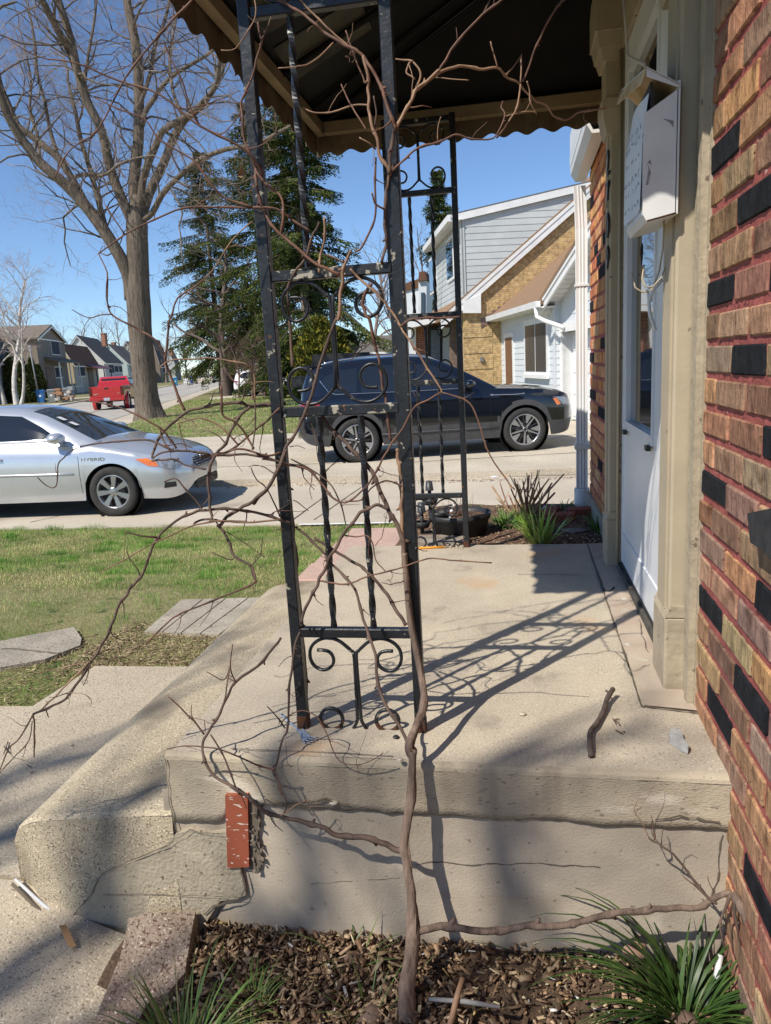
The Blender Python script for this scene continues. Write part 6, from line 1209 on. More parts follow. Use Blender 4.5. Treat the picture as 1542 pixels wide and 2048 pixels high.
def car(name, label, loc, rotz, S, col, style, group=None, cat='car', low=False):
    c = thing(name, label, cat, loc, rotz, group, local=True); xs_ = S['x']; N = 110 if not low else 46
    X = [xs_[0] + (xs_[1] - xs_[0]) * i / N for i in range(N + 1)]
    wx = [0.0, -S['wb']]; R, Ra = S['R'], S['R'] + S['gap']
    def zlow(x):
        z = sm_tab(S['low'], x)
        for a in wx:
            if abs(x - a) < Ra: z = max(z, R + math.sqrt(max(0, Ra * Ra - (x - a) ** 2)) * 0.97)
        return z
    def section(x):
        h = sm_tab(S['hw'], x); zb = sm_tab(S['belt'], x); zc = sm_tab(S['top'], x); zl = zlow(x); zl = min(zl, zb - .03); z0 = sm_tab(S['low'], x); dz = zb - z0
        pts = [(h - .05, z0), (h - .018, z0 + .16 * dz), (h - .004, z0 + .34 * dz), (h, z0 + .52 * dz), (h - .004, z0 + .68 * dz), (h - .016, z0 + .84 * dz), (h - .035, z0 + .95 * dz), (h - .075, zb)]
        out = []
        for k in range(10):                                     # resample the side between the arch edge and the belt
            z = zl + (zb - zl) * k / 9; y = pts[-1][0]
            for (ya, za), (yb, zb_) in zip(pts[:-1], pts[1:]):
                if za <= z <= zb_ + 1e-9: y = ya + (yb - ya) * (z - za) / max(1e-6, zb_ - za); break
            out.append((y, z))
        for f in (.86, .66, .4, .2, 0): out.append(((h - .075) * f, zb + (zc - zb) * (1 - (f * f * f))))
        return out
    secs = [section(x) for x in X]; npt = len(secs[0])
    def ysurf(x, z, tabsec):
        s = tabsec(x); best = s[0][0]
        for (ya, za), (yb, zb_) in zip(s[:-1], s[1:]):
            if min(za, zb_) <= z <= max(za, zb_) + 1e-9: return ya + (yb - ya) * (z - za) / (zb_ - za if abs(zb_ - za) > 1e-6 else 1e-6)
        return best
    parts = {}
    def put(key, A, f, sm=True):
        m = parts.setdefault(key, (MB(), {})); idx = []
        for p in f:
            k_ = (round(p[0], 5), round(p[1], 5), round(p[2], 5))
            if k_ not in m[1]: m[1][k_] = len(m[0].v); m[0].v.append(p)
            idx.append(m[1][k_])
        m[0].f.append(tuple(idx)); m[0].m.append(0); m[0].sm.append(sm)
    d0, d1, d2_ = S['doors']
    for i in range(N):
        for sg in (1, -1):
            for k in range(npt - 1):
                a, b, c2_, d = secs[i][k], secs[i + 1][k], secs[i + 1][k + 1], secs[i][k + 1]
                f = [(X[i], a[0] * sg, a[1]), (X[i + 1], b[0] * sg, b[1]), (X[i + 1], c2_[0] * sg, c2_[1]), (X[i], d[0] * sg, d[1])]
                xm = (X[i] + X[i + 1]) / 2; zm = (a[1] + c2_[1]) / 2; key = 'body'
                if k < 9:
                    dist = min(math.hypot(xm - w_, zm - R) for w_ in wx)
                    if S.get('clad') and (zm < S['clad'] or dist < Ra + .075) and not (xm > .55 and zm > .62): key = 'cladding'
                    elif d0 > xm > d1 and k > 0: key = ('door', 'f', sg)
                    elif d1 >= xm > d2_ and k > 0: key = ('door', 'r', sg)
                elif xm > S['cowl'] and xm < S['hood']: key = 'hood'
                put(key, None, f if sg > 0 else list(reversed(f)))
    for i, q in ((0, -1), (N, 1)):
        s = secs[i]; ring = [(X[i], y, z) for y, z in s] + [(X[i], -y, z) for y, z in reversed(s[:-1])]; put('cladding' if S.get('clad') else 'body', None, ring, False)
    # greenhouse
    G0, G1 = S['gh']; NG = 60 if not low else 26; XG = [G0 + (G1 - G0) * i / NG for i in range(NG + 1)]
    def gsec(x):
        zr = sm_tab(S['roof'], x, .05); zb = min(sm_tab(S['belt'], x) - .03, zr - .01); h = sm_tab(S['hw'], x) - .088; tu = S['tumble'] * (zr - zb); e = min(.09, (zr - zb) * .5)
        return [(h, zb), (h - tu * .25, zb + (zr - e - zb) * .33), (h - tu * .55, zb + (zr - e - zb) * .66), (h - tu * .9, zr - e), (h - tu - .035, zr - e * .5), (h - tu - .09, zr - e * .16), ((h - tu) * .62, zr + .004), ((h - tu) * .3, zr + .016), (0, zr + .02)]
    gs = [gsec(x) for x in XG]
    for i in range(NG):
        for sg in (1, -1):
            for k in range(len(gs[0]) - 1):
                a, b, c2_, d = gs[i][k], gs[i + 1][k], gs[i + 1][k + 1], gs[i][k + 1]; xm = (XG[i] + XG[i + 1]) / 2
                f = [(XG[i], a[0] * sg, a[1]), (XG[i + 1], b[0] * sg, b[1]), (XG[i + 1], c2_[0] * sg, c2_[1]), (XG[i], d[0] * sg, d[1])]
                key = 'roof'
                if S['ws'][0] < xm < S['ws'][1] and k >= 5: key = 'windscreen'
                if S['rw'][0] < xm < S['rw'][1] and k >= 5: key = 'rear_window'
                put(key, None, f if sg > 0 else list(reversed(f)))
    for i in (0, NG): s = gs[i]; put('roof', None, [(XG[i], y, z) for y, z in s] + [(XG[i], -y, z) for y, z in reversed(s[:-1])], False)
    matd = {'body': col, 'hood': col, 'roof': col, 'cladding': mClad, 'windscreen': mScreen, 'rear_window': mTint}; doors = {}
    for key, (mb, _) in parts.items():
        nm = key if isinstance(key, str) else key[0]; o = mb.build(nm, matd.get(nm, col), c)
        if nm == 'door': doors[(key[1], key[2])] = o
    # side plates: windows, lamps, trim
    def plate(nm, poly, mat, sec, sg, par=None, off=.004, sub=5, thick=.003):
        pp = []
        for (a, b) in zip(poly, poly[1:] + poly[:1]):
            for k in range(sub): t = k / sub; pp.append((a[0] + (b[0] - a[0]) * t, a[1] + (b[1] - a[1]) * t))
        cxp = sum(p[0] for p in pp) / len(pp); czp = sum(p[1] for p in pp) / len(pp); m = MB(); n = len(pp); rings = 5; vs = []
        for r_ in range(rings, 0, -1):
            for (x, z) in pp: xx, zz = cxp + (x - cxp) * r_ / rings, czp + (z - czp) * r_ / rings; vs.append((xx, sg * (ysurf(xx, zz, sec) + off), zz))
        vs.append((cxp, sg * (ysurf(cxp, czp, sec) + off), czp)); fs = []
        for r_ in range(rings - 1):
            for k in range(n): a = r_ * n + k; b = r_ * n + (k + 1) % n; fs.append((a, b, b + n, a + n))
        for k in range(n): fs.append(((rings - 1) * n + k, (rings - 1) * n + (k + 1) % n, rings * n))
        m.add(vs, fs, 0, True)
        b0 = len(m.v); m.add([(vs[k][0], vs[k][1] - sg * (off + .01), vs[k][2]) for k in range(n)] + vs[:n], [(k, (k + 1) % n, (k + 1) % n + n, k + n) for k in range(n)], 0)
        return m.build(nm, mat, par or c)
    def line(nm, pts, r, mat, sec, sg, off=.004, par=None):
        m = MB(); P = []
        for (a, b) in zip(pts[:-1], pts[1:]):
            for k in range(6): t = k / 6; x, z = a[0] + (b[0] - a[0]) * t, a[1] + (b[1] - a[1]) * t; P.append((x, sg * (ysurf(x, z, sec) + off), z))
        x, z = pts[-1]; P.append((x, sg * (ysurf(x, z, sec) + off), z)); m.tube(P, r, 5); return m.build(nm, mat, par or c)
    for sg in (1, -1):
        for poly, dk in S['wins']: plate('window', poly, mTint, gsec, sg, doors.get((dk, sg)))
        if not low:
            wl = S['wins']; allp = [p for poly, _ in wl for p in poly]
            line('window_trim', S['trimline'], S.get('trimr', .008), S.get('trimmat', mChrome), gsec, sg, .006)
            for xd in (d0, d1, d2_): line('door_gap', [(xd, lerp_tab(S['low'], xd) + .10), (xd, lerp_tab(S['belt'], xd) - .06)], .0045, mDarkVoid, section, sg, -.001)
            for dk, xh in (('f', d1 + .12), ('r', d2_ + .16)):
                zh = S['hz']; yh = ysurf(xh + .1, zh, section); m = MB(); m.bbox((xh, min(sg * yh, sg * (yh + .03)), zh - .016), (xh + .2, max(sg * yh, sg * (yh + .03)), zh + .016), .007); m.build('handle', S.get('hmat', col), doors.get((dk, sg)) or c)
            mz = S['mirror']; ym = ysurf(mz[0], mz[1] - .08, gsec); m = MB(); m.lathe((mz[0], sg * (ym + .13), mz[1]), [(0, .085), (.045, .078), (.07, .03), (.075, -.03), (.065, -.085), (0, -.09)], 18, 'x', sx=1.6); m.box((mz[0] - .03, min(sg * (ym - .02), sg * (ym + .08)), mz[1] - .07), (mz[0] + .03, max(sg * (ym - .02), sg * (ym + .08)), mz[1] - .035)); m.build('mirror', S.get('mmat', col), c)
        for poly, mt, nm in S['lamps']: plate(nm, poly, mt, section, sg, None, .006)
        for k, a in enumerate(wx): wheel(c, a, sg * (S['tr']), R, S['tw'], sg, style if not low else 'plain')
    m = MB()
    for a in wx:
        for sg in (1, -1): m.lathe((a, sg * (S['tr'] - .02), R), [(0, -.10 * sg), (Ra * .99, -.10 * sg), (Ra * .99, .10 * sg)], 30, 'y')
    m.box((-S['wb'] - .6, -S['tr'] + .12, R * .75), (.5, S['tr'] - .12, R * 1.4)); m.build('underbody', mDarkVoid, c)
    return c, section, plate, line

silver = paint('silver_paint', (0.60, 0.62, 0.65), (0.57, 0.59, 0.62), 0.55, 0.25)
CAM_S = dict(x=(-3.87, .955), wb=2.775, R=.325, gap=.058, tr=.80, tw=.215, cowl=-.30, hood=.80, gh=(-3.34, -.20), tumble=.55, ws=(-1.18, -.24), rw=(-3.22, -2.75), doors=(-.42, -1.78, -2.72),
    belt=[(-3.88, .80), (-3.80, 1.0), (-3.5, 1.06), (-3.2, 1.04), (-2.8, .99), (-1.8, .955), (-.7, .93), (-.3, .93), (.0, .885), (.4, .80), (.7, .72), (.85, .655), (.92, .58), (.955, .50)],
    top=[(-3.88, .84), (-3.80, 1.05), (-3.5, 1.10), (-3.2, 1.08), (-2, 1.0), (-.4, 1.02), (-.15, 1.0), (.3, .93), (.65, .83), (.82, .755), (.88, .68), (.92, .60), (.955, .50)],
    low=[(-3.88, .50), (-3.75, .32), (-3.4, .24), (-2, .215), (-1, .215), (.35, .215), (.7, .19), (.86, .22), (.93, .30), (.955, .42)],
    hw=[(-3.88, .45), (-3.82, .66), (-3.7, .78), (-3.3, .87), (-2.5, .905), (-1, .91), (0, .90), (.35, .885), (.6, .84), (.75, .78), (.86, .69), (.92, .58), (.955, .42)],
    roof=[(-3.36, 1.05), (-3.1, 1.17), (-2.8, 1.30), (-2.45, 1.41), (-2.0, 1.455), (-1.6, 1.46), (-1.3, 1.43), (-1.0, 1.345), (-.6, 1.16), (-.25, .985), (-.15, .95)],
    wins=[([(-.74, 1.035), (-.98, 1.18), (-1.30, 1.335), (-1.72, 1.37), (-1.75, 1.03)], 'f'), ([(-1.83, 1.03), (-1.80, 1.375), (-2.2, 1.35), (-2.5, 1.25), (-2.66, 1.045)], 'r')],
    trimline=[(-2.75, 1.03), (-1.8, 1.012), (-.66, 1.012)], hz=.80, mirror=(-.66, 1.045), trimmat=silver, trimr=.02,
    lamps=[([(.34, .735), (.48, .735), (.60, .675), (.62, .62), (.50, .635)], mAmber, 'indicator'), ([(.62, .62), (.60, .675), (.48, .735), (.60, .745), (.78, .68), (.86, .605), (.84, .57), (.72, .585)], mLamp, 'headlight'), ([(-3.78, .78), (-3.45, .86), (-3.45, .98), (-3.74, .98)], mRedL, 'tail_light'), ([(.66, .335), (.80, .34), (.80, .405), (.68, .41)], mBlack, 'fog_light')])
sw = atz(235, 1032, -.87); th = math.radians(4.0)
o0 = Vector((sw.x, sw.y, -.87)) + Vector((-math.sin(th), math.cos(th), 0)) * .86
sedan, ssec, splate, sline = car('sedan', 'silver sedan parked in the nearer driveway at the left edge', (o0.x, o0.y, -.866), th, CAM_S, silver, 'camry')
def ysec(sec, x, z):
    s = sec(x)
    for (ya, za), (yb, zb_) in zip(s[:-1], s[1:]):
        if za <= z <= zb_: return ya + (yb - ya) * (z - za) / max(1e-6, zb_ - za)
    return s[0][0]
# front end: grille, emblem, lower intake, fog lamps, plate
m = MB()
def nose(y, z, e=.0):
    lo, hi = .3, .955
    for _ in range(18):
        md = (lo + hi) / 2
        s = ssec(md); yy = ysec(ssec, md, z) if z <= s[9][1] else s[9][0] * max(0, 1 - ((z - s[9][1]) / max(1e-5, s[-1][1] - s[9][1]))) ** .4
        zt = s[-1][1]
        if z < zt and abs(y) < yy: lo = md
        else: hi = md
    return Vector((lo + e, y, z))
def nplate(nm, yz, mat, par, e=.008, dep=.02, grid=7):
    n = len(yz); m = MB(); ce = (sum(p[0] for p in yz) / n, sum(p[1] for p in yz) / n); pp = []
    for a, b in zip(yz, yz[1:] + yz[:1]):
        for k in range(4): t = k / 4; pp.append((a[0] + (b[0] - a[0]) * t, a[1] + (b[1] - a[1]) * t))
    A = [nose(y, z, e) for y, z in pp]; B = [p - Vector((dep, 0, 0)) for p in A]; C = nose(*ce, e); n = len(A)
    m.add(A + B + [C], [(i, (i + 1) % n, 2 * n) for i in range(n)] + [(i, i + n, (i + 1) % n + n, (i + 1) % n) for i in range(n)]); return m.build(nm, mat, par)
gr = nplate('grille', [(-.36, .60), (-.30, .54), (.30, .54), (.36, .60), (.28, .66), (-.28, .66)], mBlack, sedan)
m = MB()
for z in (.555, .585, .615, .645): m.tube([nose(y, z, .014) for y in [(-.33 + .055 * k) * (1 - abs(z - .6) * 1.2) for k in range(13)]], .006, 5)
m.build('grille_bar', mChrome, gr)
m = MB(); c0 = nose(0, .645, .02)
for a, b, oz in ((.075, .05, 0), (.026, .05, 0), (.05, .02, .02)):
    m.tube([c0 + Vector((0, a * math.cos(t), oz + b * math.sin(t))) for t in [2 * PI * k / 24 for k in range(25)]], .006, 5)
m.build('emblem', mChrome, sedan)
nplate('intake', [(-.45, .34), (-.40, .26), (.40, .26), (.45, .34), (.40, .37), (-.40, .37)], mBlack, sedan)
m = MB(); y_ = ysec(ssec, -.05, .78)
put_text('badge', 'HYBRID', .062, mChrome, Matrix(((1, 0, 0, -.22), (0, 0, 1, -(ysec(ssec, -.22, .755) + .003)), (0, 1, 0, .755), (0, 0, 0, 1))), sedan, .002, 1.5)
m = MB()
for x0 in (-.86, -.70):
    q = [Vector((x0, -.50, 0)), Vector((x0 + .10, -.50, 0)), Vector((x0 + .10, -.40, 0)), Vector((x0, -.40, 0))]
    for p in q: p.z = sm_tab(CAM_S['roof'], p.x, .05) + .022
    m.add(q, [(0, 1, 2, 3)])
for x in range(2): pass
m.build('windscreen_sticker', mWhite, sedan)
m = MB(); 
for y0, y1 in ((-.55, .0), (.05, .6)): m.tube([(-.30, y0, 1.0), (-.36, (y0 + y1) / 2, 1.035), (-.42, y1, 1.055)], .009, 5)
m.build('wiper', mBlack, sedan)
sline('rub_strip', [(-3.4, .62), (-2, .60), (-.5, .58)], .012, silver, ssec, -1, .004)

SUV_S = dict(x=(-3.96, .985), wb=2.98, R=.385, gap=.065, tr=.845, tw=.255, cowl=-.55, hood=.90, gh=(-3.90, -.45), tumble=.34, ws=(-1.42, -.5), rw=(-3.88, -3.68), doors=(-.62, -1.92, -2.88), clad=.52,
    belt=[(-3.97, .85), (-3.93, 1.10), (-3.8, 1.17), (-3.4, 1.17), (-2, 1.15), (-.9, 1.14), (-.5, 1.135), (0, 1.105), (.45, 1.06), (.75, 1.0), (.90, .93), (.96, .80), (.985, .66)],
    top=[(-3.97, .88), (-3.93, 1.14), (-3.8, 1.2), (-2, 1.2), (-.6, 1.20), (0, 1.17), (.45, 1.12), (.75, 1.06), (.88, .98), (.96, .82), (.985, .66)],
    low=[(-3.97, .55), (-3.92, .42), (-3.75, .33), (-3.3, .28), (-1, .27), (.3, .27), (.6, .26), (.85, .30), (.95, .40), (.985, .52)],
    hw=[(-3.97, .70), (-3.94, .82), (-3.85, .90), (-3.55, .96), (-3, .985), (-1, .99), (0, .985), (.4, .965), (.65, .92), (.82, .84), (.92, .73), (.985, .55)],
    roof=[(-3.91, 1.13), (-3.86, 1.36), (-3.78, 1.57), (-3.66, 1.68), (-3.3, 1.74), (-2.8, 1.775), (-2.2, 1.785), (-1.75, 1.76), (-1.45, 1.685), (-1.1, 1.52), (-.7, 1.30), (-.45, 1.15)],
    wins=[([(-.98, 1.19), (-1.10, 1.31), (-1.48, 1.54), (-1.62, 1.60), (-1.86, 1.625), (-1.90, 1.19)], 'f'), ([(-1.96, 1.19), (-1.93, 1.63), (-2.4, 1.635), (-2.82, 1.62), (-2.86, 1.195)], 'r'), ([(-2.94, 1.20), (-2.90, 1.615), (-3.22, 1.59), (-3.46, 1.50), (-3.52, 1.42), (-3.40, 1.24)], 'q')],
    trimline=[(-3.56, 1.44), (-3.42, 1.235), (-3.3, 1.19), (-2.0, 1.172), (-.95, 1.17)], hz=1.0, mirror=(-.98, 1.235),
    lamps=[([(.52, .905), (.60, .90), (.68, .80), (.60, .775)], mAmber, 'indicator'), ([(.52, .925), (.72, .925), (.90, .87), (.955, .80), (.90, .765), (.72, .785), (.60, .90)], mLamp, 'headlight'), ([(-3.945, .98), (-3.62, .99), (-3.58, 1.06), (-3.8, 1.09), (-3.93, 1.08)], mRedL, 'tail_light')])
navy = paint('black_blue_paint', (0.006, 0.008, 0.014), (0.008, 0.010, 0.017), 0.2, 0.12)
swv = atz(1050, 902, -.77); th = math.radians(16)
o1 = Vector((swv.x, swv.y, -.77)) + Vector((-math.sin(th), math.cos(th), 0)) * .93
suv, vsec, vplate, vline = car('suv', 'dark blue-black sport utility vehicle with grey wheel-arch cladding in the raised driveway', (o1.x, o1.y, -.768), th, SUV_S, navy, 'suv')
for sg in (-1, 1):
    m = MB(); P = []
    for k in range(15):
        x = -3.55 + 2.0 * k / 14; z = sm_tab(SUV_S['roof'], x) + .035 * math.sin(PI * min(1, max(0, k / 14)) ) ** .35 + .0; h = sm_tab(SUV_S['hw'], x) - .085 - SUV_S['tumble'] * .55 - .06; P.append((x, sg * h, z - .01))
    m.tube(P, .016, 6); m.build('roof_rail', mChrome, suv)
    vline('chrome_strip', [(-.62, 1.03), (-.2, 1.015), (.0, 1.02)], .010, mChrome, vsec, sg, .002)
    vline('sill_strip', [(-2.55, .46), (-.48, .46)], .018, mClad, vsec, sg, .002)
m = MB(); m.bbox((-3.90, -.62, 1.655), (-3.50, .62, 1.70), .015); m.build('spoiler', navy, suv)
m = MB(); m.bbox((.90, -.50, .52), (.985, .50, .78), .02); m.build('grille', mBlack, suv)
m = MB(); m.bbox((-4.02, -.75, .46), (-3.90, .75, .62), .03); m.build('rear_bumper', mChrome, suv)
m = MB(); m.bbox((-.75, -.05, 1.74), (-.4, .05, 1.745), .002) if False else m.bbox((-3.45, -.04, 1.70), (-3.2, .04, 1.79), .02); m.build('antenna_fin', navy, suv)

# red pickup on the road
red = paint('red_paint', (0.50, 0.018, 0.020), (0.45, 0.016, 0.018), 0.1, 0.25)
tl, tr_ = atz(190, 820, -.88), atz(262, 815, -.88); ang = math.atan2(US.y, US.x)
ctr = (tl + tr_) / 2; ctr.z = -.885
tk = thing('pickup_truck', 'red pickup truck parked on the road, tailgate towards us', 'truck', ctr[:], ang, local=True)   # x forward, y left
m = MB(); 
m.add([(-1.28, s * w_, z) for s, w_, z in ((-1, .90, .62), (1, .90, .62), (1, .97, .85), (1, .98, 1.12), (1, .93, 1.36), (-1, .93, 1.36), (-1, .98, 1.12), (-1, .97, .85))] + [(1.05, s * w_, z) for s, w_, z in ((-1, .90, .62), (1, .90, .62), (1, .97, .85), (1, .98, 1.12), (1, .93, 1.36), (-1, .93, 1.36), (-1, .98, 1.12), (-1, .97, .85))], [tuple(range(8)), tuple(range(15, 7, -1))] + [(i, (i + 1) % 8, (i + 1) % 8 + 8, i + 8) for i in range(8)])
for s in (-1, 1): m.lathe((0, s * .93, .42), [(.58, -.11 * s), (.60, .06 * s), (.52, .11 * s), (.45, .11 * s)], 28, 'y')
m.build('bed', red, tk)
m = MB(); m.bbox((-1.31, -.80, .74), (-1.275, .80, 1.35), .015); tg = m.build('tailgate', red, tk)
m = MB(); m.bbox((-1.33, -.11, 1.20), (-1.30, .11, 1.29), .01); m.build('handle', mBlack, tg)
m = MB(); m.bbox((-1.325, .45, .93), (-1.309, .75, .955), .002); m.bbox((-1.325, -.72, .93), (-1.309, -.60, .955), .002); m.bbox((-1.325, .58, .885), (-1.309, .70, .905), .002); m.build('badge', mChrome, tg)
for s in (-1, 1): m = MB(); m.bbox((-1.312, min(s * .81, s * .975), .86), (-1.20, max(s * .81, s * .975), 1.33), .012); m.build('tail_light', M('dark_red_lens%d' % (s + 1), (0.10, 0.008, 0.01), (0.03, 0.004, 0.005), 9, .15, coat=1), tk)
m = MB(); m.bbox((-1.46, -.98, .52), (-1.27, .98, .72), .03); bp = m.build('bumper', red, tk)
m = MB(); m.bbox((-1.475, -.17, .54), (-1.455, .17, .71), .004); m.build('number_plate', mPlate, bp); m = MB(); m.bbox((-1.50, .17, .56), (-1.47, .42, .60), .01); m.bbox((-1.6, -.05, .44), (-1.45, .05, .52), .01); m.build('tow_hitch', mBlack, tk)
m = MB(); sec = [(1.08, 1.36), (1.15, 1.60), (1.32, 1.88), (1.5, 1.92), (2.6, 1.92), (2.85, 1.86), (3.45, 1.38), (3.45, .6), (1.08, .6)]
vs = []; 
for s in (1, -1):
    for (x, z) in sec: w_ = .96 if z < 1.4 else .96 - (z - 1.38) * .36; vs.append((x, s * w_, z))
n = len(sec); m.add(vs, [tuple(range(n)), tuple(range(2 * n - 1, n - 1, -1))] + [(i, (i + 1) % n, (i + 1) % n + n, i + n) for i in range(n)]); m.build('cab', red, tk)
m = MB(); m.add([(1.105, -.77, 1.42), (1.105, .77, 1.42), (1.235, .70, 1.79), (1.235, -.70, 1.79)], [(0, 1, 2, 3)]); m.build('rear_window', mTint, tk)
for s in (-1, 1):
    m = MB(); m.add([(x, s * (.975 - (z - 1.38) * .36), z) for x, z in ((1.3, 1.45), (1.4, 1.80), (1.95, 1.83), (1.95, 1.43))] , [(0, 1, 2, 3)]); m.add([(x, s * (.975 - (z - 1.38) * .36), z) for x, z in ((2.05, 1.43), (2.05, 1.83), (2.6, 1.82), (3.1, 1.45))], [(0, 1, 2, 3)]); m.build('window', mTint, tk)
m = MB(); m.bbox((3.4, -.95, .6), (4.7, .95, 1.25), .08); m.build('hood', red, tk)
m = MB(); m.bbox((1.02, -.7, 1.92), (1.2, .7, 1.96), .01) if False else m.box((-1.2, -.7, .45), (4.4, .7, .66)); m.build('chassis', mBlack, tk)
for x in (0, 3.55):
    for s in (-1, 1): wheel(tk, x, s * .86, .42, .28, s, 'plain')

def spec_scaled(S, k):
    T = dict(S); return T
greyp = paint('grey_car_paint', (0.22, 0.23, 0.25), None, .5, .25); whitep = paint('white_car_paint', (0.74, 0.75, 0.76), None, 0, .3); beigep = paint('beige_car_paint', (0.62, 0.54, 0.46), None, .2, .3); bluep = paint('dark_car_paint', (0.05, 0.06, 0.08), None, .2, .25)
def farcar(nm, lab, px, py, z, dist_plane, head, S, colr, zs=None):
    p = atz(px, py, z) if dist_plane is None else aty(px, py, dist_plane); p.z = z
    car(nm, lab, p[:], head, S, colr, 'plain', low=True)
farcar('sedan', 'grey sedan far away at the left edge beside the taupe house', -6, 795, -.835, None, math.radians(-18), CAM_S, greyp)
farcar('sedan', 'pale beige sedan far down the street behind the blue bins', 398, 757, -.835, 128.0, math.radians(160), CAM_S, beigep)
farcar('sedan', 'dark sedan far down the street right of the beige one', 432, 752, -.835, 140.0, math.radians(20), CAM_S, bluep)
farcar('suv', 'white sport utility vehicle parked behind the spruces', 586, 770, -.80, 50.0, math.radians(8), SUV_S, whitep)
# ================================================================== THE NEIGHBOUR'S HOUSE (right background)
def brickmat(name, c1, c2, cm, d, bw=.21, bh=.067, ms=.008):
    m, t, b = newmat(name); N = t.nodes; L = t.links; tc = N.new('ShaderNodeTexCoord'); dp = N.new('ShaderNodeVectorMath'); dp.operation = 'DOT_PRODUCT'; dp.inputs[1].default_value = d; sp = N.new('ShaderNodeSeparateXYZ'); cb = N.new('ShaderNodeCombineXYZ')
    L.new(tc.outputs['Object'], dp.inputs[0]); L.new(tc.outputs['Object'], sp.inputs[0]); L.new(dp.outputs['Value'], cb.inputs[0]); L.new(sp.outputs['Z'], cb.inputs[1])
    br = N.new('ShaderNodeTexBrick'); br.inputs['Scale'].default_value = 1; br.inputs['Brick Width'].default_value = bw; br.inputs['Row Height'].default_value = bh; br.inputs['Mortar Size'].default_value = ms
    br.inputs['Color1'].default_value = c4(c1); br.inputs['Color2'].default_value = c4(c2); br.inputs['Mortar'].default_value = c4(cm); L.new(cb.outputs[0], br.inputs[0])
    nz = N.new('ShaderNodeTexNoise'); nz.inputs['Scale'].default_value = 9; L.new(tc.outputs['Object'], nz.inputs[0]); rp = N.new('ShaderNodeValToRGB'); rp.color_ramp.elements[0].color = (.62, .6, .58, 1); rp.color_ramp.elements[1].color = (1.25, 1.22, 1.2, 1); rp.color_ramp.elements[0].position = .3; rp.color_ramp.elements[1].position = .7; L.new(nz.outputs['Fac'], rp.inputs[0])
    mx = N.new('ShaderNodeMix'); mx.data_type = 'RGBA'; mx.blend_type = 'MULTIPLY'; mx.inputs[0].default_value = 1; L.new(br.outputs['Color'], mx.inputs[6]); L.new(rp.outputs[0], mx.inputs[7]); L.new(mx.outputs[2], b.inputs['Base Color']); b.inputs['Roughness'].default_value = .9
    bp = N.new('ShaderNodeBump'); bp.inputs['Strength'].default_value = .6; bp.inputs['Distance'].default_value = .01; bp.invert = True; L.new(br.outputs['Fac'], bp.inputs['Height']); L.new(bp.outputs[0], b.inputs['Normal']); return m
U = Vector((-.242, .970, 0)); Vn = Vector((.970, .242, 0)); Z = Vector((0, 0, 1))
G = atz(1148, 845, -.77); K = atp((1120, 720), G, Vn); K.z = 0; K2 = K - .15 * Vn; Bq = atp((1003, 690), K2, Vn); Bq.z = 0
mYB = brickmat('yellow_brick', (.52, .35, .145), (.43, .27, .105), (.50, .42, .28), (.970, .242, 0)); mRB = brickmat('red_brick', (.34, .12, .06), (.27, .09, .045), (.4, .3, .24), (.970, .242, 0))
mSid = M('grey_siding', (.50, .53, .53), (.45, .475, .475), 2, .6); mSidW = M('pale_siding', (.62, .65, .68), (.58, .61, .63), 2, .6); mShB = M('tan_shingle', (.30, .19, .115), (.20, .125, .075), 16, .95, bump=.9, bsc=14, bdist=.03, stretch=(1, 1, 4)); mShG = M('grey_shingle', (.10, .098, .1), (.15, .145, .145), 14, .95, bump=.6, bsc=12, bdist=.03)
nb = thing('neighbour_house', 'yellow brick house next door with pale siding, steep gable and attached garage', 'house', (Bq.x, Bq.y, -.77))
def bp_(v, z, u=0.): return Bq + Vn * v + U * u + Z * z
def vz(px, py, u=0.): p = atp((px, py), Bq + U * u, U); return ((p - Bq).dot(Vn), p.z)
def siding(mb, poly, to3, nrm, h=.145, mi=0, lip=.014):
    zs = [p[1] for p in poly]; z = min(zs); zt = max(zs)
    def span(zz):
        xs = []
        for (a, b) in zip(poly, poly[1:] + poly[:1]):
            if (a[1] <= zz < b[1]) or (b[1] <= zz < a[1]): t = (zz - a[1]) / (b[1] - a[1]); xs.append(a[0] + (b[0] - a[0]) * t)
        return (min(xs), max(xs)) if len(xs) >= 2 else None
    while z < zt - .01:
        z2 = min(z + h, zt - .001); s0, s1 = span(z + .001), span(z2 - .001)
        if s0 and s1:
            n_ = Vector(nrm); A, B, C, D = to3(s0[0], z) + n_ * lip, to3(s0[1], z) + n_ * lip, to3(s1[1], z2) + n_ * .002, to3(s1[0], z2) + n_ * .002
            mb.quad(A, B, C, D, mi); mb.quad(to3(s0[0], z), to3(s0[1], z), B, A, mi)
        z = z2
rl = vz(922, 607); rr_ = vz(1165, 392); slope = (rr_[1] - rl[1]) / (rr_[0] - rl[0]); vL = vz(928, 700)[0]; vA = vL + 6.0
rz = lambda v: rl[1] + (v - rl[0]) * slope
zA = rz(vA); m = MB(); poly = [bp_(vL, -.9), bp_(2 * vA - vL, -.9), bp_(2 * vA - vL, rz(vL) - .1), bp_(vA, zA - .1), bp_(vL, rz(vL) - .1)]; m.prism(poly, U * .3); bw = m.build('brick_wall', mYB, nb)
m = MB()
for k in range(5):                                     # projecting quoin-like courses on the corner
    z0 = -.5 + k * .52; m.prism([bp_(vL - .02, z0, -.02), bp_(vL + .95, z0, -.02), bp_(vL + .95, z0 + .36, -.02), bp_(vL - .02, z0 + .36, -.02)], U * .03)
m.build('brick_panel', mYB, bw)
ov = .12
m = MB(); a0, a1, a2 = vL - .75, vA, 2 * vA - vL + .75
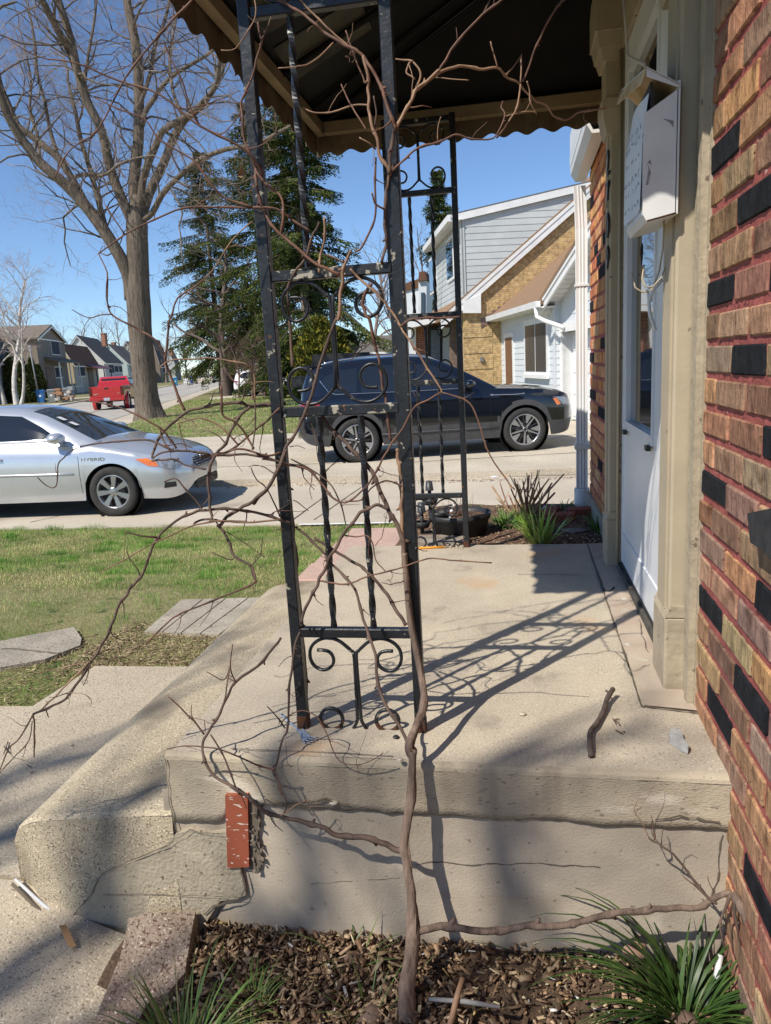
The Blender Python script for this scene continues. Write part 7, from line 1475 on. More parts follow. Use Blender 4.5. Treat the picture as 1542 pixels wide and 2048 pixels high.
m.prism([bp_(a0, rz(a0) + .02, -ov), bp_(a1, rz(a1) + .02, -ov), bp_(a1, rz(a1) + .16, -ov), bp_(a0, rz(a0) + .16, -ov)], U * (ov + 9)); m.prism([bp_(a2, rz(a0) + .02, -ov), bp_(a1, rz(a1) + .02, -ov), bp_(a1, rz(a1) + .16, -ov), bp_(a2, rz(a0) + .16, -ov)], U * (ov + 9)); m.build('roof', mShB, nb)
m = MB()
for (o_, za, zb) in ((-ov - .03, -.24, .02), (-ov - .05, -.02, .10)): m.prism([bp_(a0, rz(a0) + za, o_), bp_(a1, rz(a1) + za, o_), bp_(a1, rz(a1) + zb, o_), bp_(a0, rz(a0) + zb, o_)], U * .04)
m.prism([bp_(a0, rz(a0) - .02, -ov), bp_(a1, rz(a1) - .02, -ov), bp_(a1, rz(a1) + .01, -ov), bp_(a0, rz(a0) + .01, -ov)], U * ov)
q = [atp(p, Bq - U * .18, U) for p in ((926, 604), (962, 588), (962, 626), (926, 626))]; m.prism(q, U * .16); m.build('rake_board', mWhite, nb)
# shed dormer
tl, tr2 = vz(921, 440, .06), vz(1160, 383, .06); dm = [(tl[0], rz(tl[0]) + .1), (tr2[0] + .3, rz(tr2[0] + .3) + .1), tr2, tl]
m = MB(); siding(m, dm, lambda v, z: bp_(v, z, .04), -U, .20); m.prism([bp_(v, z, .05) for v, z in dm], U * .1); m.prism([bp_(tl[0] - .03, rz(tl[0]) - .3, .0), bp_(tl[0] + .05, rz(tl[0]) - .3, .0), bp_(tl[0] + .05, tl[1], .0), bp_(tl[0] - .03, tl[1], .0)], U * .06); dside = m.build('dormer_wall', mSid, nb)
Ld = 6.2; m = MB(); fp = [(0, rz(tl[0]) - .1), (Ld, rz(tl[0]) - .1), (Ld, tl[1]), (0, tl[1])]; siding(m, fp, lambda u, z: bp_(tl[0], z, u), -Vn, .20); m.prism([bp_(tl[0], z, u) for u, z in fp], Vn * .1); m.build('dormer_front', mSid, nb)
ds_ = (tr2[1] - tl[1]) / (tr2[0] - tl[0]); f0, f1 = tl[0] - .35, vA + .3; fz_ = lambda v: tl[1] + (v - tl[0]) * ds_
m = MB(); m.prism([bp_(f0, fz_(f0) + .17, -.05), bp_(f1, fz_(f1) + .17, -.05), bp_(f1, fz_(f1) + .24, -.05), bp_(f0, fz_(f0) + .24, -.05)], U * (Ld + .3)); m.build('dormer_roof', mShG, nb)
m = MB(); m.prism([bp_(f0, fz_(f0) - .02, -.07), bp_(f1, fz_(f1) - .02, -.07), bp_(f1, fz_(f1) + .19, -.07), bp_(f0, fz_(f0) + .19, -.07)], U * .04); m.prism([bp_(f0, fz_(f0) - .01, -.12), bp_(tl[0], fz_(tl[0]) - .01, -.12), bp_(tl[0], fz_(tl[0]) + .02, -.12), bp_(f0, fz_(f0) + .02, -.12)], U * (Ld + .3)); m.prism([bp_(f0 - .1, fz_(f0) + .0, -.14), bp_(f0, fz_(f0) + .0, -.14), bp_(f0, fz_(f0) + .2, -.14), bp_(f0 - .1, fz_(f0) + .2, -.14)], U * (Ld + .3)); m.build('dormer_fascia', mWhite, nb)
for (pa, pb, ya, yb) in ((897, 909, 478, 548), (861, 872, 512, 574)):
    u0, u1 = [(atp((x, 530), Bq + Vn * tl[0], Vn) - Bq).dot(U) for x in (pb, pa)]; z0, z1 = tl[1] - 1.55, tl[1] - .32
    m = MB(); m.prism([bp_(tl[0] - .06, z0 - .1, u0 - .1), bp_(tl[0] - .06, z0 - .1, u1 + .1), bp_(tl[0] - .06, z1 + .1, u1 + .1), bp_(tl[0] - .06, z1 + .1, u0 - .1)], Vn * .06); w1 = m.build('window', mWhite, nb)
    m = MB(); m.prism([bp_(tl[0] - .075, z0, u0), bp_(tl[0] - .075, z0, u1), bp_(tl[0] - .075, z1, u1), bp_(tl[0] - .075, z1, u0)], Vn * .02); m.build('pane', mGlass, w1)
# side wing with the brown door and double window
def wp(u, z, o=0.): return K2 + U * u + Vn * o + Z * z
uN = (atp((1110, 720), K2, Vn) - K2).dot(U); uF = (Bq - K2).dot(U); ez_ = 2.06
m = MB(); P2 = [(uN, -.9), (uF, -.9), (uF, ez_), (uN, ez_)]; siding(m, P2, lambda u, z: wp(u, z), -Vn, .17); m.prism([wp(u, z, .01) for u, z in P2], Vn * .15); m.prism([wp(uN - .02, -.9, -.02), wp(uN + .1, -.9, -.02), wp(uN + .1, ez_, -.02), wp(uN - .02, ez_, -.02)], Vn * .03); wing = m.build('wing_wall', mSidW, nb)
def uz(px, py): p = atp((px, py), K2, Vn); return (p - K2).dot(U), p.z
def rect_on(mb, u0, u1, z0, z1, o, d): mb.prism([wp(u0, z0, o), wp(u1, z0, o), wp(u1, z1, o), wp(u0, z1, o)], Vn * d)
ua, zt = uz(1095, 650); ub, zb_ = uz(1055, 742); zt = 1.72; zb_ = .45
m = MB(); rect_on(m, ua - .16, ub + .18, zb_ - .12, zt + .16, -.05, .06); rect_on(m, ua - .2, ub + .22, zb_ - .18, zb_ - .08, -.12, .1); w2 = m.build('window', mWhite, nb)
m = MB(); um = (ua + ub) / 2; rect_on(m, ua, um - .04, zb_, zt, -.058, .02); rect_on(m, um + .04, ub, zb_, zt, -.058, .02); m.build('pane', M('screened_glass', (.035, .037, .04), (.05, .052, .056), 3, .25), w2)
ua, _ = uz(1027, 700); ub, _ = uz(1014, 700); m = MB(); rect_on(m, ua - .12, ub + .18, -.75, 1.62, -.05, .06); d1_ = m.build('door_trim', mWhite, nb); m = MB(); rect_on(m, ua, ub, -.72, 1.48, -.06, .02); m.build('door', M('brown_door', (.20, .10, .05), (.15, .075, .04), 6, .6), nb)
rs = .78; m = MB(); W1 = 3.4
m.prism([wp(uN - .05, ez_ + .02, -.38), wp(uN - .05, ez_ + .02 + W1 * rs, -.38 + W1), wp(uN - .05, ez_ + .14 + W1 * rs, -.38 + W1), wp(uN - .05, ez_ + .14, -.38)], U * (uF - uN + .1)); m.build('wing_roof', mShB, nb)
m = MB(); m.prism([wp(uN - .08, ez_ + .0, -.50), wp(uN - .08, ez_ + .0, -.38), wp(uN - .08, ez_ + .15, -.38), wp(uN - .08, ez_ + .15, -.52)], U * (uF - uN + .08)); m.prism([wp(uN - .05, ez_ - .02, -.40), wp(uN - .05, ez_ - .02, .02), wp(uN - .05, ez_ + .02, .02), wp(uN - .05, ez_ + .02, -.40)], U * (uF - uN + .05)); m.build('gutter', mWhite, nb)
m = MB(); m.tube([wp(uN + .05, ez_ + .02, -.46), wp(uN + .05, ez_ - .22, -.44), wp(uN - .15, ez_ - .34, -.30), wp(uN - .40, ez_ - .50, .02), wp(uN - .46, ez_ - .56, .10)], .055, 8); m.build('downspout', mWhite, nb)
m = MB()                                               # stepped flashing where the wing roof meets the brick
fa_, fb_ = vz(962, 642, -.02), vz(1130, 530, -.02); nst = 15
for k in range(nst):
    t = k / nst; v = fa_[0] + (fb_[0] - fa_[0]) * t; z = fa_[1] + (fb_[1] - fa_[1]) * t; dv, dz_ = (fb_[0] - fa_[0]) / nst, (fb_[1] - fa_[1]) / nst
    m.prism([bp_(v, z - .28, -.02), bp_(v + dv, z + dz_ - .28, -.02), bp_(v + dv, z + dz_, -.02), bp_(v, z + dz_, -.02)], U * .02)
m.build('flashing', M('mauve_flashing', (.20, .125, .105), (.16, .10, .085), 6, .6), nb)
# garage
def gp(u, z, o=0.): return K + U * u + Vn * o + Z * z
uo = (atp((1124, 720), K, Vn) - K).dot(U); e0 = atp((1083, 610), K - .4 * Vn, Vn); e1 = atp((1165, 480), K - .4 * Vn, Vn); eu0, eu1 = (e0 - K).dot(U), (e1 - K).dot(U); gsl = (e1.z - e0.z) / (eu1 - eu0); uAp = eu0 + (eu1 - eu0) * 1.75; gz_ = lambda u: e0.z + (u - eu0) * gsl
gzd = 1.42
m = MB(); siding(m, [(uo, -.9), (0.0, -.9), (0.0, gz_(0)), (uo, gz_(uo))], lambda u, z: gp(u, z), -Vn, .17)
siding(m, [(uo, gzd + .2), (uo, gz_(uo)), (uAp, gz_(uAp)), (2 * uAp - uo, gz_(uo)), (2 * uAp - uo, gzd + .2)], lambda u, z: gp(u, z), -Vn, .2)
m.prism([gp(0, -.9, 0), gp(0, -.9, .6), gp(0, 2.2, .6), gp(0, 2.2, 0)], -U * .05); siding(m, [(-.4, -.9), (.0, -.9), (.0, 2.1), (-.4, 2.1)], lambda v, z: gp(uN * 0, z, v) + U * .0, -U, .17) if False else None
m.prism([gp(uo, gzd, .02), gp(uo, gz_(uo), .02), gp(uAp, gz_(uAp), .02), gp(2 * uAp - uo, gz_(uo), .02), gp(2 * uAp - uo, gzd, .02)], Vn * .2); m.prism([gp(0, -.9, .02), gp(uo, -.9, .02), gp(uo, 2.3, .02), gp(0, 2.3, .02)], Vn * .2); m.build('garage_wall', mSidW, nb)
m = MB(); siding(m, [(0, -.9), (.16, -.9), (.16, 2.2), (0, 2.2)], lambda v, z: K2 + U * uN + Vn * v + Z * z, -U, .17); m.prism([K2 + U * uN + Z * -.9, K2 + U * uN + Vn * .16 + Z * -.9, K2 + U * uN + Vn * .16 + Z * 2.2, K2 + U * uN + Z * 2.2], U * .1); m.build('garage_return', mSidW, nb)
m = MB(); m.prism([gp(uo + .0, -.9, -.02), gp(uo + .14, -.9, -.02), gp(uo + .14, gzd + .15, -.02), gp(uo, gzd + .15, -.02)], Vn * .30); m.prism([gp(uo + .14, gzd, -.03), gp(-6.5, gzd, -.03), gp(-6.5, gzd + .22, -.03), gp(uo + .14, gzd + .22, -.03)], Vn * .30); m.build('garage_frame', mWhite, nb)
m = MB(); gd0, gd1 = uo, -6.3; m.prism([gp(gd0, -.77, .27), gp(gd1, -.77, .27), gp(gd1, gzd, .27), gp(gd0, gzd, .27)], Vn * .05)
for k in range(4):
    z0 = -.77 + k * (gzd + .77) / 4; n_ = 7; wd_ = (gd0 - gd1) / n_
    for j in range(n_): ua, ub = gd0 - wd_ * j - .06, gd0 - wd_ * (j + 1) + .06; m.prism([gp(ua, z0 + .09, .255), gp(ub, z0 + .09, .255), gp(ub, z0 + .46, .255), gp(ua, z0 + .46, .255)], Vn * .02)
m.build('garage_door', mWhite, nb)
m = MB()
for (o_, za, zb2, dep) in ((-.44, -.20, .03, .05), (-.47, -.04, .10, .04)): m.prism([gp(eu0, gz_(eu0) + za, o_), gp(uAp, gz_(uAp) + za, o_), gp(uAp, gz_(uAp) + zb2, o_), gp(eu0, gz_(eu0) + zb2, o_)], Vn * dep)
for k in range(22): u0 = eu0 + (uAp - eu0) * k / 22; u1 = u0 + (uAp - eu0) / 22 * .9; m.prism([gp(u0, gz_(u0) - .05, -.40), gp(u1, gz_(u1) - .05, -.40), gp(u1, gz_(u1) - .03, -.40), gp(u0, gz_(u0) - .03, -.40)], Vn * .42)
m.prism([gp(eu0, gz_(eu0) - .2, -.46), gp(eu0 + .25, gz_(eu0) - .26, -.46), gp(eu0 + .25, gz_(eu0) - .05, -.46), gp(eu0, gz_(eu0) + .02, -.46)], Vn * .5); m.build('garage_rake', mWhite, nb)
m = MB(); m.prism([gp(eu0, gz_(eu0) + .04, -.48), gp(uAp, gz_(uAp) + .04, -.48), gp(uAp, gz_(uAp) + .13, -.48), gp(eu0, gz_(eu0) + .13, -.48)], Vn * 5); m.build('garage_roof', mShB, nb)
q = atp((964, 719), Bq - U * .05, U); m = MB(); m.bbox(q - Vector((.06, .05, .07)), q + Vector((.06, .05, .07)), .01); m.build('meter_box', M('grey_metal', (.2, .2, .2), (.12, .12, .12), 20, .5), nb)
# front entrance further along
def ep(px, py, u=2.6): return atp((px, py), Bq + U * u, U)
def epanel(nm, x0, x1, y0, y1, mat, u=2.6, d=.2, par=nb): m = MB(); m.prism([ep(x0, y1, u), ep(x1, y1, u), ep(x1, y0, u), ep(x0, y0, u)], U * d); return m.build(nm, mat, par)
epanel('entry_wall', 831, 930, 640, 790, mRB); epanel('entry_trim', 823, 832, 645, 790, mWhite, 2.5, .1); epanel('entry_frame', 856, 886, 652, 790, mBlack, 2.5, .08); epanel('storm_door', 862, 880, 660, 790, M('grey_storm_door', (.10, .13, .16), (.14, .17, .2), 6, .25), 2.4, .05); epanel('entry_door', 885, 900, 655, 790, mSidW, 2.5, .08); epanel('porch_column', 901, 914, 640, 790, M('stained_column', (.24, .17, .12), (.14, .1, .08), 9, .7), 1.5, .25)
m = MB(); m.prism([ep(815, 657, 1.2), ep(930, 632, 1.2), ep(930, 622, 1.2), ep(815, 646, 1.2)], U * 2.5); m.build('porch_roof', mWhite, nb)

# ================================================================== HOUSES FAR BEHIND
def slabhouse(label, corner, base, eave, apex, front_end, ymul, wallc, frontc, roofc, back_px, plane, group='houses across the street', winx=(), doorx=(), chim=None, front_gable=False, porch=None):
    """gable end faces us, front faces the road; corner/eave/apex/front_end are photo points, plane the distance out from the far kerb"""
    o = st(0, -8.9 - plane); nrm = VS; c = atp((corner, base), o, nrm); c.z = -.84; h = thing('house', label, 'house', c[:], group=group)
    g = lambda px, py: atp((px, py), o, nrm)
    ez0 = atp((corner, eave), c, US).z; ap = atp(apex, c, US); dv = (ap - c).dot(VS); end = g(front_end, eave); Lf = max(3.0, min(16.0, (end - c).dot(US)))
    bk = -(c - atp((back_px, eave), c, US)).dot(VS)
    hp = lambda v, z, u=0.: Vector((c.x, c.y, 0)) + VS * v + US * u + Z * z
    if not front_gable:
        v2 = 2 * dv; m = MB(); m.prism([hp(0, -.9), hp(v2, -.9), hp(v2, ez0), hp(dv, ap.z), hp(0, ez0)], US * Lf); wl = m.build('wall', [wallc], h)
        m = MB(); sl = (ap.z - ez0) / max(.1, -dv); e = .3
        for s in (1, -1):
            a = e if s > 0 else v2 - e; m.prism([hp(a, ez0 - sl * e + .04, -.2), hp(dv, ap.z + .04, -.2), hp(dv, ap.z + .24, -.2), hp(a, ez0 - sl * e + .24, -.2)], US * (Lf + .4))
        rf = m.build('roof', roofc, h)
        m = MB()
        for s in (1, -1): a = e if s > 0 else v2 - e; m.prism([hp(a, ez0 - sl * e - .12, -.24), hp(dv, ap.z - .12, -.24), hp(dv, ap.z + .06, -.24), hp(a, ez0 - sl * e + .06, -.24)], US * .05)
        m.prism([hp(e - .02, ez0 - sl * e - .05, -.2), hp(e + .05, ez0 - sl * e - .05, -.2), hp(e + .05, ez0 - sl * e + .1, -.2), hp(e - .02, ez0 - sl * e + .1, -.2)], US * (Lf + .4)); m.build('trim_board', mWhite, h)
    else:
        dz = ap.z; bkv = min(-6.0, bk); m = MB(); m.prism([hp(0, -.9), hp(0, -.9, Lf), hp(0, ez0, Lf), hp(0, dz, Lf / 2), hp(0, ez0)], VS * bkv); wl = m.build('wall', [wallc], h); sl = (dz - ez0) / (Lf / 2); m = MB(); e = .35
        for (ua, ub) in ((-e, Lf / 2), (Lf + e, Lf / 2)): m.prism([hp(.35, ez0 - sl * e + .04, ua), hp(.35, dz + .04, ub), hp(.35, dz + .24, ub), hp(.35, ez0 - sl * e + .24, ua)], VS * (bkv - .6))
        rf = m.build('roof', roofc, h); m = MB()
        for (ua, ub) in ((-e, Lf / 2), (Lf + e, Lf / 2)): m.prism([hp(.39, ez0 - sl * e - .15, ua), hp(.39, dz - .15, ub), hp(.39, dz + .06, ub), hp(.39, ez0 - sl * e + .06, ua)], VS * -.05)
        m.prism([hp(.01, ez0 + .0, 0), hp(.06, ez0, 0), hp(.06, ez0 + .15, 0), hp(.01, ez0 + .15, 0)], US * Lf); m.build('trim_board', mWhite, h)
    m = MB(); m.prism([hp(.02, -.9, .05), hp(.02, -.9, Lf - .05), hp(.02, ez0 - .05, Lf - .05), hp(.02, ez0 - .05, .05)], VS * .01); m.build('front_face', frontc, h)
    for (xa, xb, ya, yb) in winx:
        p0, p1 = g(xa, yb), g(xb, ya); u0, u1 = (p0 - c).dot(US), (p1 - c).dot(US); m = MB(); m.prism([hp(.04, p0.z - .1, u0 - .12), hp(.04, p0.z - .1, u1 + .12), hp(.04, p1.z + .1, u1 + .12), hp(.04, p1.z + .1, u0 - .12)], VS * .04); wn_ = m.build('window', mWhite, h); m = MB(); m.prism([hp(.085, p0.z, u0), hp(.085, p0.z, u1), hp(.085, p1.z, u1), hp(.085, p1.z, u0)], VS * .01); m.build('pane', mFarPane, wn_)
    for (xa, xb, ya, yb) in doorx:
        p0, p1 = g(xa, yb), g(xb, ya); u0, u1 = (p0 - c).dot(US), (p1 - c).dot(US); m = MB(); m.prism([hp(.05, -.8, u0), hp(.05, -.8, u1), hp(.05, p1.z, u1), hp(.05, p1.z, u0)], VS * .05); m.build('door', M('door_brown_%d' % int(xa), (.10, .05, .035), None, rough=.6), h)
    if chim: p = atp(chim[:2], c + US * chim[3], US); m = MB(); m.bbox(p - Vector((.38, .38, 2.2)), p + Vector((.38, .38, 0)), .03); m.bbox(p - Vector((.44, .44, .12)), p + Vector((.44, .44, .06)), .02); m.build('chimney', mRB, rf)
    if porch:
        xa, xb, yt, yb, mt = porch; p0, p1 = g(xa, yt), g(xb, yt); u0, u1 = (p0 - c).dot(US), (p1 - c).dot(US); zt = p0.z; m = MB(); m.prism([hp(0.05, zt + .5, u0), hp(1.9, zt - .15, u0 - .1), hp(1.9, zt - .30, u0 - .1), hp(0.05, zt + .3, u0)], US * (u1 - u0)); m.build('porch_roof', mt, h)
        m = MB()
        for u_ in (u0 + .15, (u0 + u1) / 2, u1 - .15): m.prism([hp(1.6, -.84, u_ - .07), hp(1.6, -.84, u_ + .07), hp(1.6, zt - .12, u_ + .07), hp(1.6, zt - .12, u_ - .07)], VS * .14)
        for k in range(10): u_ = u0 + (u1 - u0) * k / 10; m.prism([hp(1.65, -.6, u_), hp(1.65, -.6, u_ + .04), hp(1.65, .1, u_ + .04), hp(1.65, .1, u_)], VS * .04)
        m.prism([hp(1.63, .1, u0), hp(1.63, .1, u1), hp(1.63, .18, u1), hp(1.63, .18, u0)], VS * .07); m.build('porch_frame', mWhite if mt is not mPR else mBlack, h)
    return h
mFarPane = M('far_window_pane', (.05, .06, .075), (.09, .10, .12), 2, .9, spec=.05)
mTaupe = M('taupe_siding', (.25, .20, .155), (.22, .175, .135), 3, .8); mTaupeD = M('shaded_taupe_front', (.21, .185, .165), (.185, .165, .145), 3, .8); mCreamS = M('cream_siding', (.52, .43, .26), (.46, .38, .23), 3, .8); mCreamF = M('shaded_cream_front', (.46, .42, .36), (.42, .38, .33), 3, .8); mWhS = M('white_siding_far', (.62, .61, .56), (.57, .56, .52), 3, .8); mWhF = M('grey_and_shaded_white', (.50, .50, .50), (.46, .46, .46), 3, .8); mTeal = M('pale_green_siding', (.50, .58, .54), (.46, .54, .5), 3, .8); mPR = M('maroon_awning', (.14, .035, .045), (.10, .03, .035), 9, .5)  # front tones are dimmer, greyer copies of the siding, their shade painted in
mSh1 = M('brown_grey_shingle', (.20, .165, .13), (.15, .125, .1), 2, .95); mSh2 = M('rust_shingle', (.155, .078, .045), (.12, .062, .038), 2, .95); mSh3 = M('slate_shingle', (.055, .057, .06), (.075, .077, .08), 2, .95); mSh4 = M('weathered_shingle', (.15, .135, .12), (.11, .1, .09), 2, .95)
slabhouse('taupe two-storey house with a front gable behind the birch', 86, 782, 677, (104, 645), 127, 1, mTaupe, mTaupeD, mSh1, -20, 10.5, front_gable=True, winx=((104, 116, 684, 708), (111, 122, 735, 755)), doorx=((95, 107, 735, 772),), porch=(88, 131, 722, 775, mSh1))
slabhouse('low cream house with a rust brown roof and maroon porch awning', 152, 778, 724, (122, 690), 198, 1, mCreamS, mCreamF, mSh2, 120, 10.5, winx=((157, 167, 732, 752),), doorx=((178, 184, 736, 768),), porch=(168, 200, 735, 770, mPR))
slabhouse('white house with a steep slate roof and brick chimney', 213, 765, 723, (154, 673), 247, 1, mWhS, mWhF, mSh3, 130, 10.5, winx=((218, 226, 730, 746), (229, 235, 732, 744), (238, 243, 732, 744)), chim=(207, 667, 0, 5.5))
slabhouse('pale green house with a weathered roof left of the big bare tree', 258, 760, 725, (216, 690), 285, 1, mTeal, mTeal, mSh4, 205, 10.5, winx=((261, 265, 732, 744),), chim=(227, 685, 0, 7))
slabhouse('cream gabled house partly hidden behind the big bare trunk', 285, 755, 722, (252, 684), 310, 1, mWhS, mWhF, mSh4, 240, 14)
slabhouse('taupe house right of the big bare trunk', 322, 758, 724, (303, 678), 350, 1, mTaupe, mTaupeD, mSh3, 290, 10.5, winx=((326, 332, 732, 746),), chim=(342, 695, 0, 4))
slabhouse('small grey house farthest down the street', 352, 752, 726, (335, 700), 372, 1, mWhF, mTaupeD, mSh4, 330, 12, chim=(343, 698, 0, 3))
slabhouse('white house at the far left edge behind the birch', -12, 788, 715, (-60, 665), 26, 1, mWhS, mWhF, mSh3, -90, 8, winx=((8, 18, 728, 750),))
# behind the spruces on our side
def boxat(nm, lab, cat, pts, y, dep, mat, par=None, grp=None): m = MB(); m.prism([aty(px, py, y) for px, py in pts], (0, dep, 0)); o = m.build(nm, mat, par); return tag(o, lab, cat, grp) if par is None else o
bh = thing('house', 'small brown bungalow with a grey hipped roof behind the black fence', 'house', aty(745, 745, 62)[:])
boxat('wall', 0, 0, [(715, 760), (800, 760), (800, 704), (715, 704)], 62, 6, M('brown_brick_far', (.25, .16, .11), (.2, .13, .09), 4, .9), bh); m = MB(); A = [aty(x, y, z) for x, y, z in ((690, 706, 61), (806, 704, 61), (806, 704, 69), (690, 706, 69), (738, 672, 65), (782, 670, 65))]; m.add(A, [(0, 1, 5, 4), (2, 3, 4, 5), (1, 2, 5), (3, 0, 4), (0, 3, 2, 1)]); m.build('roof', mSh4, bh); boxat('trim_board', 0, 0, [(690, 709), (806, 707), (806, 703), (690, 705)], 60.9, .1, mWhite, bh)
wh = thing('house', 'white sided house with brown roofed dormers behind the yellow brick one', 'house', aty(835, 700, 44)[:])
for nm, pts, y, mt in (('wall', [(812, 760), (840, 760), (840, 572), (812, 580)], 44, mSidW), ('dormer', [(837, 660), (853, 660), (853, 560), (837, 560)], 42, mSidW), ('roof', [(810, 582), (842, 574), (842, 556), (812, 566)], 43.9, mSh2), ('dormer_roof', [(836, 562), (854, 560), (850, 542), (838, 544)], 41.8, mSh2), ('window', [(842, 640), (849, 640), (849, 585), (842, 585)], 41.9, mGlass)):
    m = MB(); P = [aty(px, py, y) for px, py in pts]; 
    m.prism(P, (0, 3.0 if nm != 'window' else .2, 0)); m.build(nm, mt, wh)
boxat('fence', 'tall black board fence behind the dark car', 'fence', [(624, 764), (738, 762), (738, 704), (706, 705), (624, 709)], 38, .25, M('black_fence_board', (.018, .02, .022), (.03, .032, .034), 5, .8))
dish = thing('satellite_dish', 'white satellite dish above the black fence', 'satellite dish', aty(700, 705, 45)[:]); p = aty(703, 690, 45); m = MB(); m.lathe(p, [(0, .10), (.3, .06), (.5, -.04), (.52, -.04), (.3, .10), (0, .14)], 20, 'y'); m.build('dish', mWhite, dish); m = MB(); m.tube([p + Vector((0, .1, -.2)), aty(703, 712, 45.2)], .05, 6); m.build('mast', mWhite, dish)
bxp = aty(601, 775, 36); m = MB(); m.bbox(bxp - Vector((.35, .3, .0)), bxp + Vector((.35, .3, .55)), .03); m.bbox(bxp + Vector((-.3, -.31, .1)), bxp + Vector((.3, -.295, .45)), .01); tag(m.build('utility_box', mBlack), 'black utility box on the front lawn between the spruces and the car', 'utility box')

# bins
def bin_(label, px, py, col, z=-.83, y=None, h=1.05, lidc=None, grp='wheeled bins along the far kerb'):
    p = atz(px, py, z) if y is None else aty(px, py, y); p.z = z; b = thing('wheeled_bin', label, 'bin', p[:], math.atan2(US.y, US.x), grp, local=True); w0, w1 = .24, .31
    m = MB(); m.add([(-w0, -w0, .05), (w0, -w0, .05), (w0, w0, .05), (-w0, w0, .05), (-w1, -w1, h), (w1, -w1, h), (w1, w1, h), (-w1, w1, h)], [(0, 3, 2, 1), (4, 5, 6, 7), (0, 1, 5, 4), (1, 2, 6, 5), (2, 3, 7, 6), (3, 0, 4, 7)]); m.bbox((-w1 - .02, -w1 - .02, h - .1), (w1 + .02, w1 + .02, h - .02), .01); m.build('body', col, b)
    m = MB(); m.add([(-w1 - .04, -w1 - .03, h), (w1 + .04, -w1 - .03, h), (w1 + .04, w1 + .03, h), (-w1 - .04, w1 + .03, h), (-w1 * .8, -w1 * .8, h + .08), (w1 * .8, -w1 * .8, h + .08), (w1 * .8, w1 * .8, h + .08), (-w1 * .8, w1 * .8, h + .08)], [(0, 3, 2, 1), (4, 5, 6, 7), (0, 1, 5, 4), (1, 2, 6, 5), (2, 3, 7, 6), (3, 0, 4, 7)]); m.build('lid', lidc or col, b)
    m = MB(); m.disc((-w0 - .045, 0, h * .6), .11, 12, 'x'); m.build('emblem', mWhite, b); m = MB()
    for s in (-1, 1): m.lathe((w0, s * (w0 + .03), .12), [(0, -.03), (.12, -.03), (.12, .03), (0, .03)], 14, 'y')
    m.build('wheel', mBlack, b); return b
mBlue = M('blue_bin_plastic', (.02, .13, .36), (.025, .145, .39), 6, .45); mTealB = M('teal_blue_bin', (.02, .19, .33), (.02, .21, .36), 6, .45); mNavB = M('royal_blue_bin', (.02, .06, .30), (.02, .07, .33), 6, .45); mGreyB = M('grey_bin_plastic', (.20, .21, .215), (.25, .26, .265), 6, .5)
bin_('bright blue recycling bin with white emblem beside the small dark conifers', 84, 806, mBlue); bin_('grey bin between the blue bin and the rubbish heap', 106, 805, mGreyB); bin_('grey bin with open lid at the right of the rubbish heap', 134, 803, mGreyB)
for k, (px, py, mt, lab) in enumerate(((352, 772, mTealB, 'teal blue bin nearest on the kerb right of the big bare trunk'), (384, 767, mNavB, 'royal blue bin, second along the far kerb'), (402, 764, mBlue, 'bright blue bin, third along the far kerb'), (413, 763, mNavB, 'dark blue bin at the right end of the far row'))): bin_(lab, px, py, mt, -.83, None, 1.25)
p = atz(376, 767, -.83); m = MB()
for k in range(4): m.bbox(p + Vector((-.9 + k * .4, 0, 0)), p + Vector((-.6 + k * .4, .3, .95)), .03)
tag(m.build('white_sacks', mWhite), 'row of pale sacks between the teal and royal blue bins', 'sacks')
m = MB(); p0 = atz(122, 805, -.83)
for k in range(16): p = p0 + Vector((random.uniform(-1.0, .7), random.uniform(-.4, .4), random.uniform(0, 1.0))); m.bbox(p, p + Vector((random.uniform(.2, .6), .3, random.uniform(.12, .4))), .02, random.randint(0, 2))
tag(m.build('rubbish_heap', [mGreyB, M('cardboard', (.32, .17, .09), (.26, .14, .08), 8, .9), mCreamF]), 'heap of cardboard and junk piled by the grey bins', 'rubbish')
# ================================================================== TREES
mBarkT = M('tree_bark', (.10, .08, .06), (.185, .15, .115), 9, .95, bump=1.0, bsc=16, bdist=.05, stretch=(1, 1, .16), specks=[((.06, .048, .036), 14, .60, .08)])
mTwig = M('twig_bark', (.36, .28, .22), (.22, .15, .115), 1.2, .9); mTwigD = M('dark_twig_bark', (.16, .12, .095), (.10, .075, .062), .6, .95)
mTwigF = M('far_twigs', (.25, .195, .17), (.19, .145, .13), .3, .95); mBirch = M('birch_bark', (.66, .62, .57), (.42, .38, .34), 2.5, .8, specks=[((.08, .07, .06), 6, .66, .04)]); mBirchT = M('birch_twigs', (.46, .36, .32), (.33, .25, .22), 1, .9)
class Segs:
    def __init__(s): s.a = []; s.b = []; s.r = []; s.q = []
    def add(s, a, b, r, q): s.a.append(a[:]); s.b.append(b[:]); s.r.append(r); s.q.append(q)
    def mesh(s, name, mat, parent, n=4):
        A, B = np.array(s.a), np.array(s.b); ra, rb = np.array(s.r)[:, None], np.array(s.q)[:, None]; d = B - A; d /= np.maximum(np.linalg.norm(d, axis=1), 1e-9)[:, None]
        up = np.where(np.abs(d[:, 2:3]) < .9, np.array([[0, 0, 1.]]), np.array([[1., 0, 0]])); u = np.cross(d, up); u /= np.linalg.norm(u, axis=1)[:, None]; v = np.cross(d, u); vs = []
        for P, r in ((A, ra), (B, rb)):
            for k in range(n): a = 2 * PI * k / n; vs.append(P + (u * math.cos(a) + v * math.sin(a)) * r)
        V_ = np.stack(vs, 1).reshape(-1, 3); f = np.array([[k, (k + 1) % n, (k + 1) % n + n, k + n] for k in range(n)]); F_ = (np.arange(len(A))[:, None, None] * 2 * n + f[None]).reshape(-1, 4)
        return bigmesh(name, V_, F_, mat, parent, smooth=True)
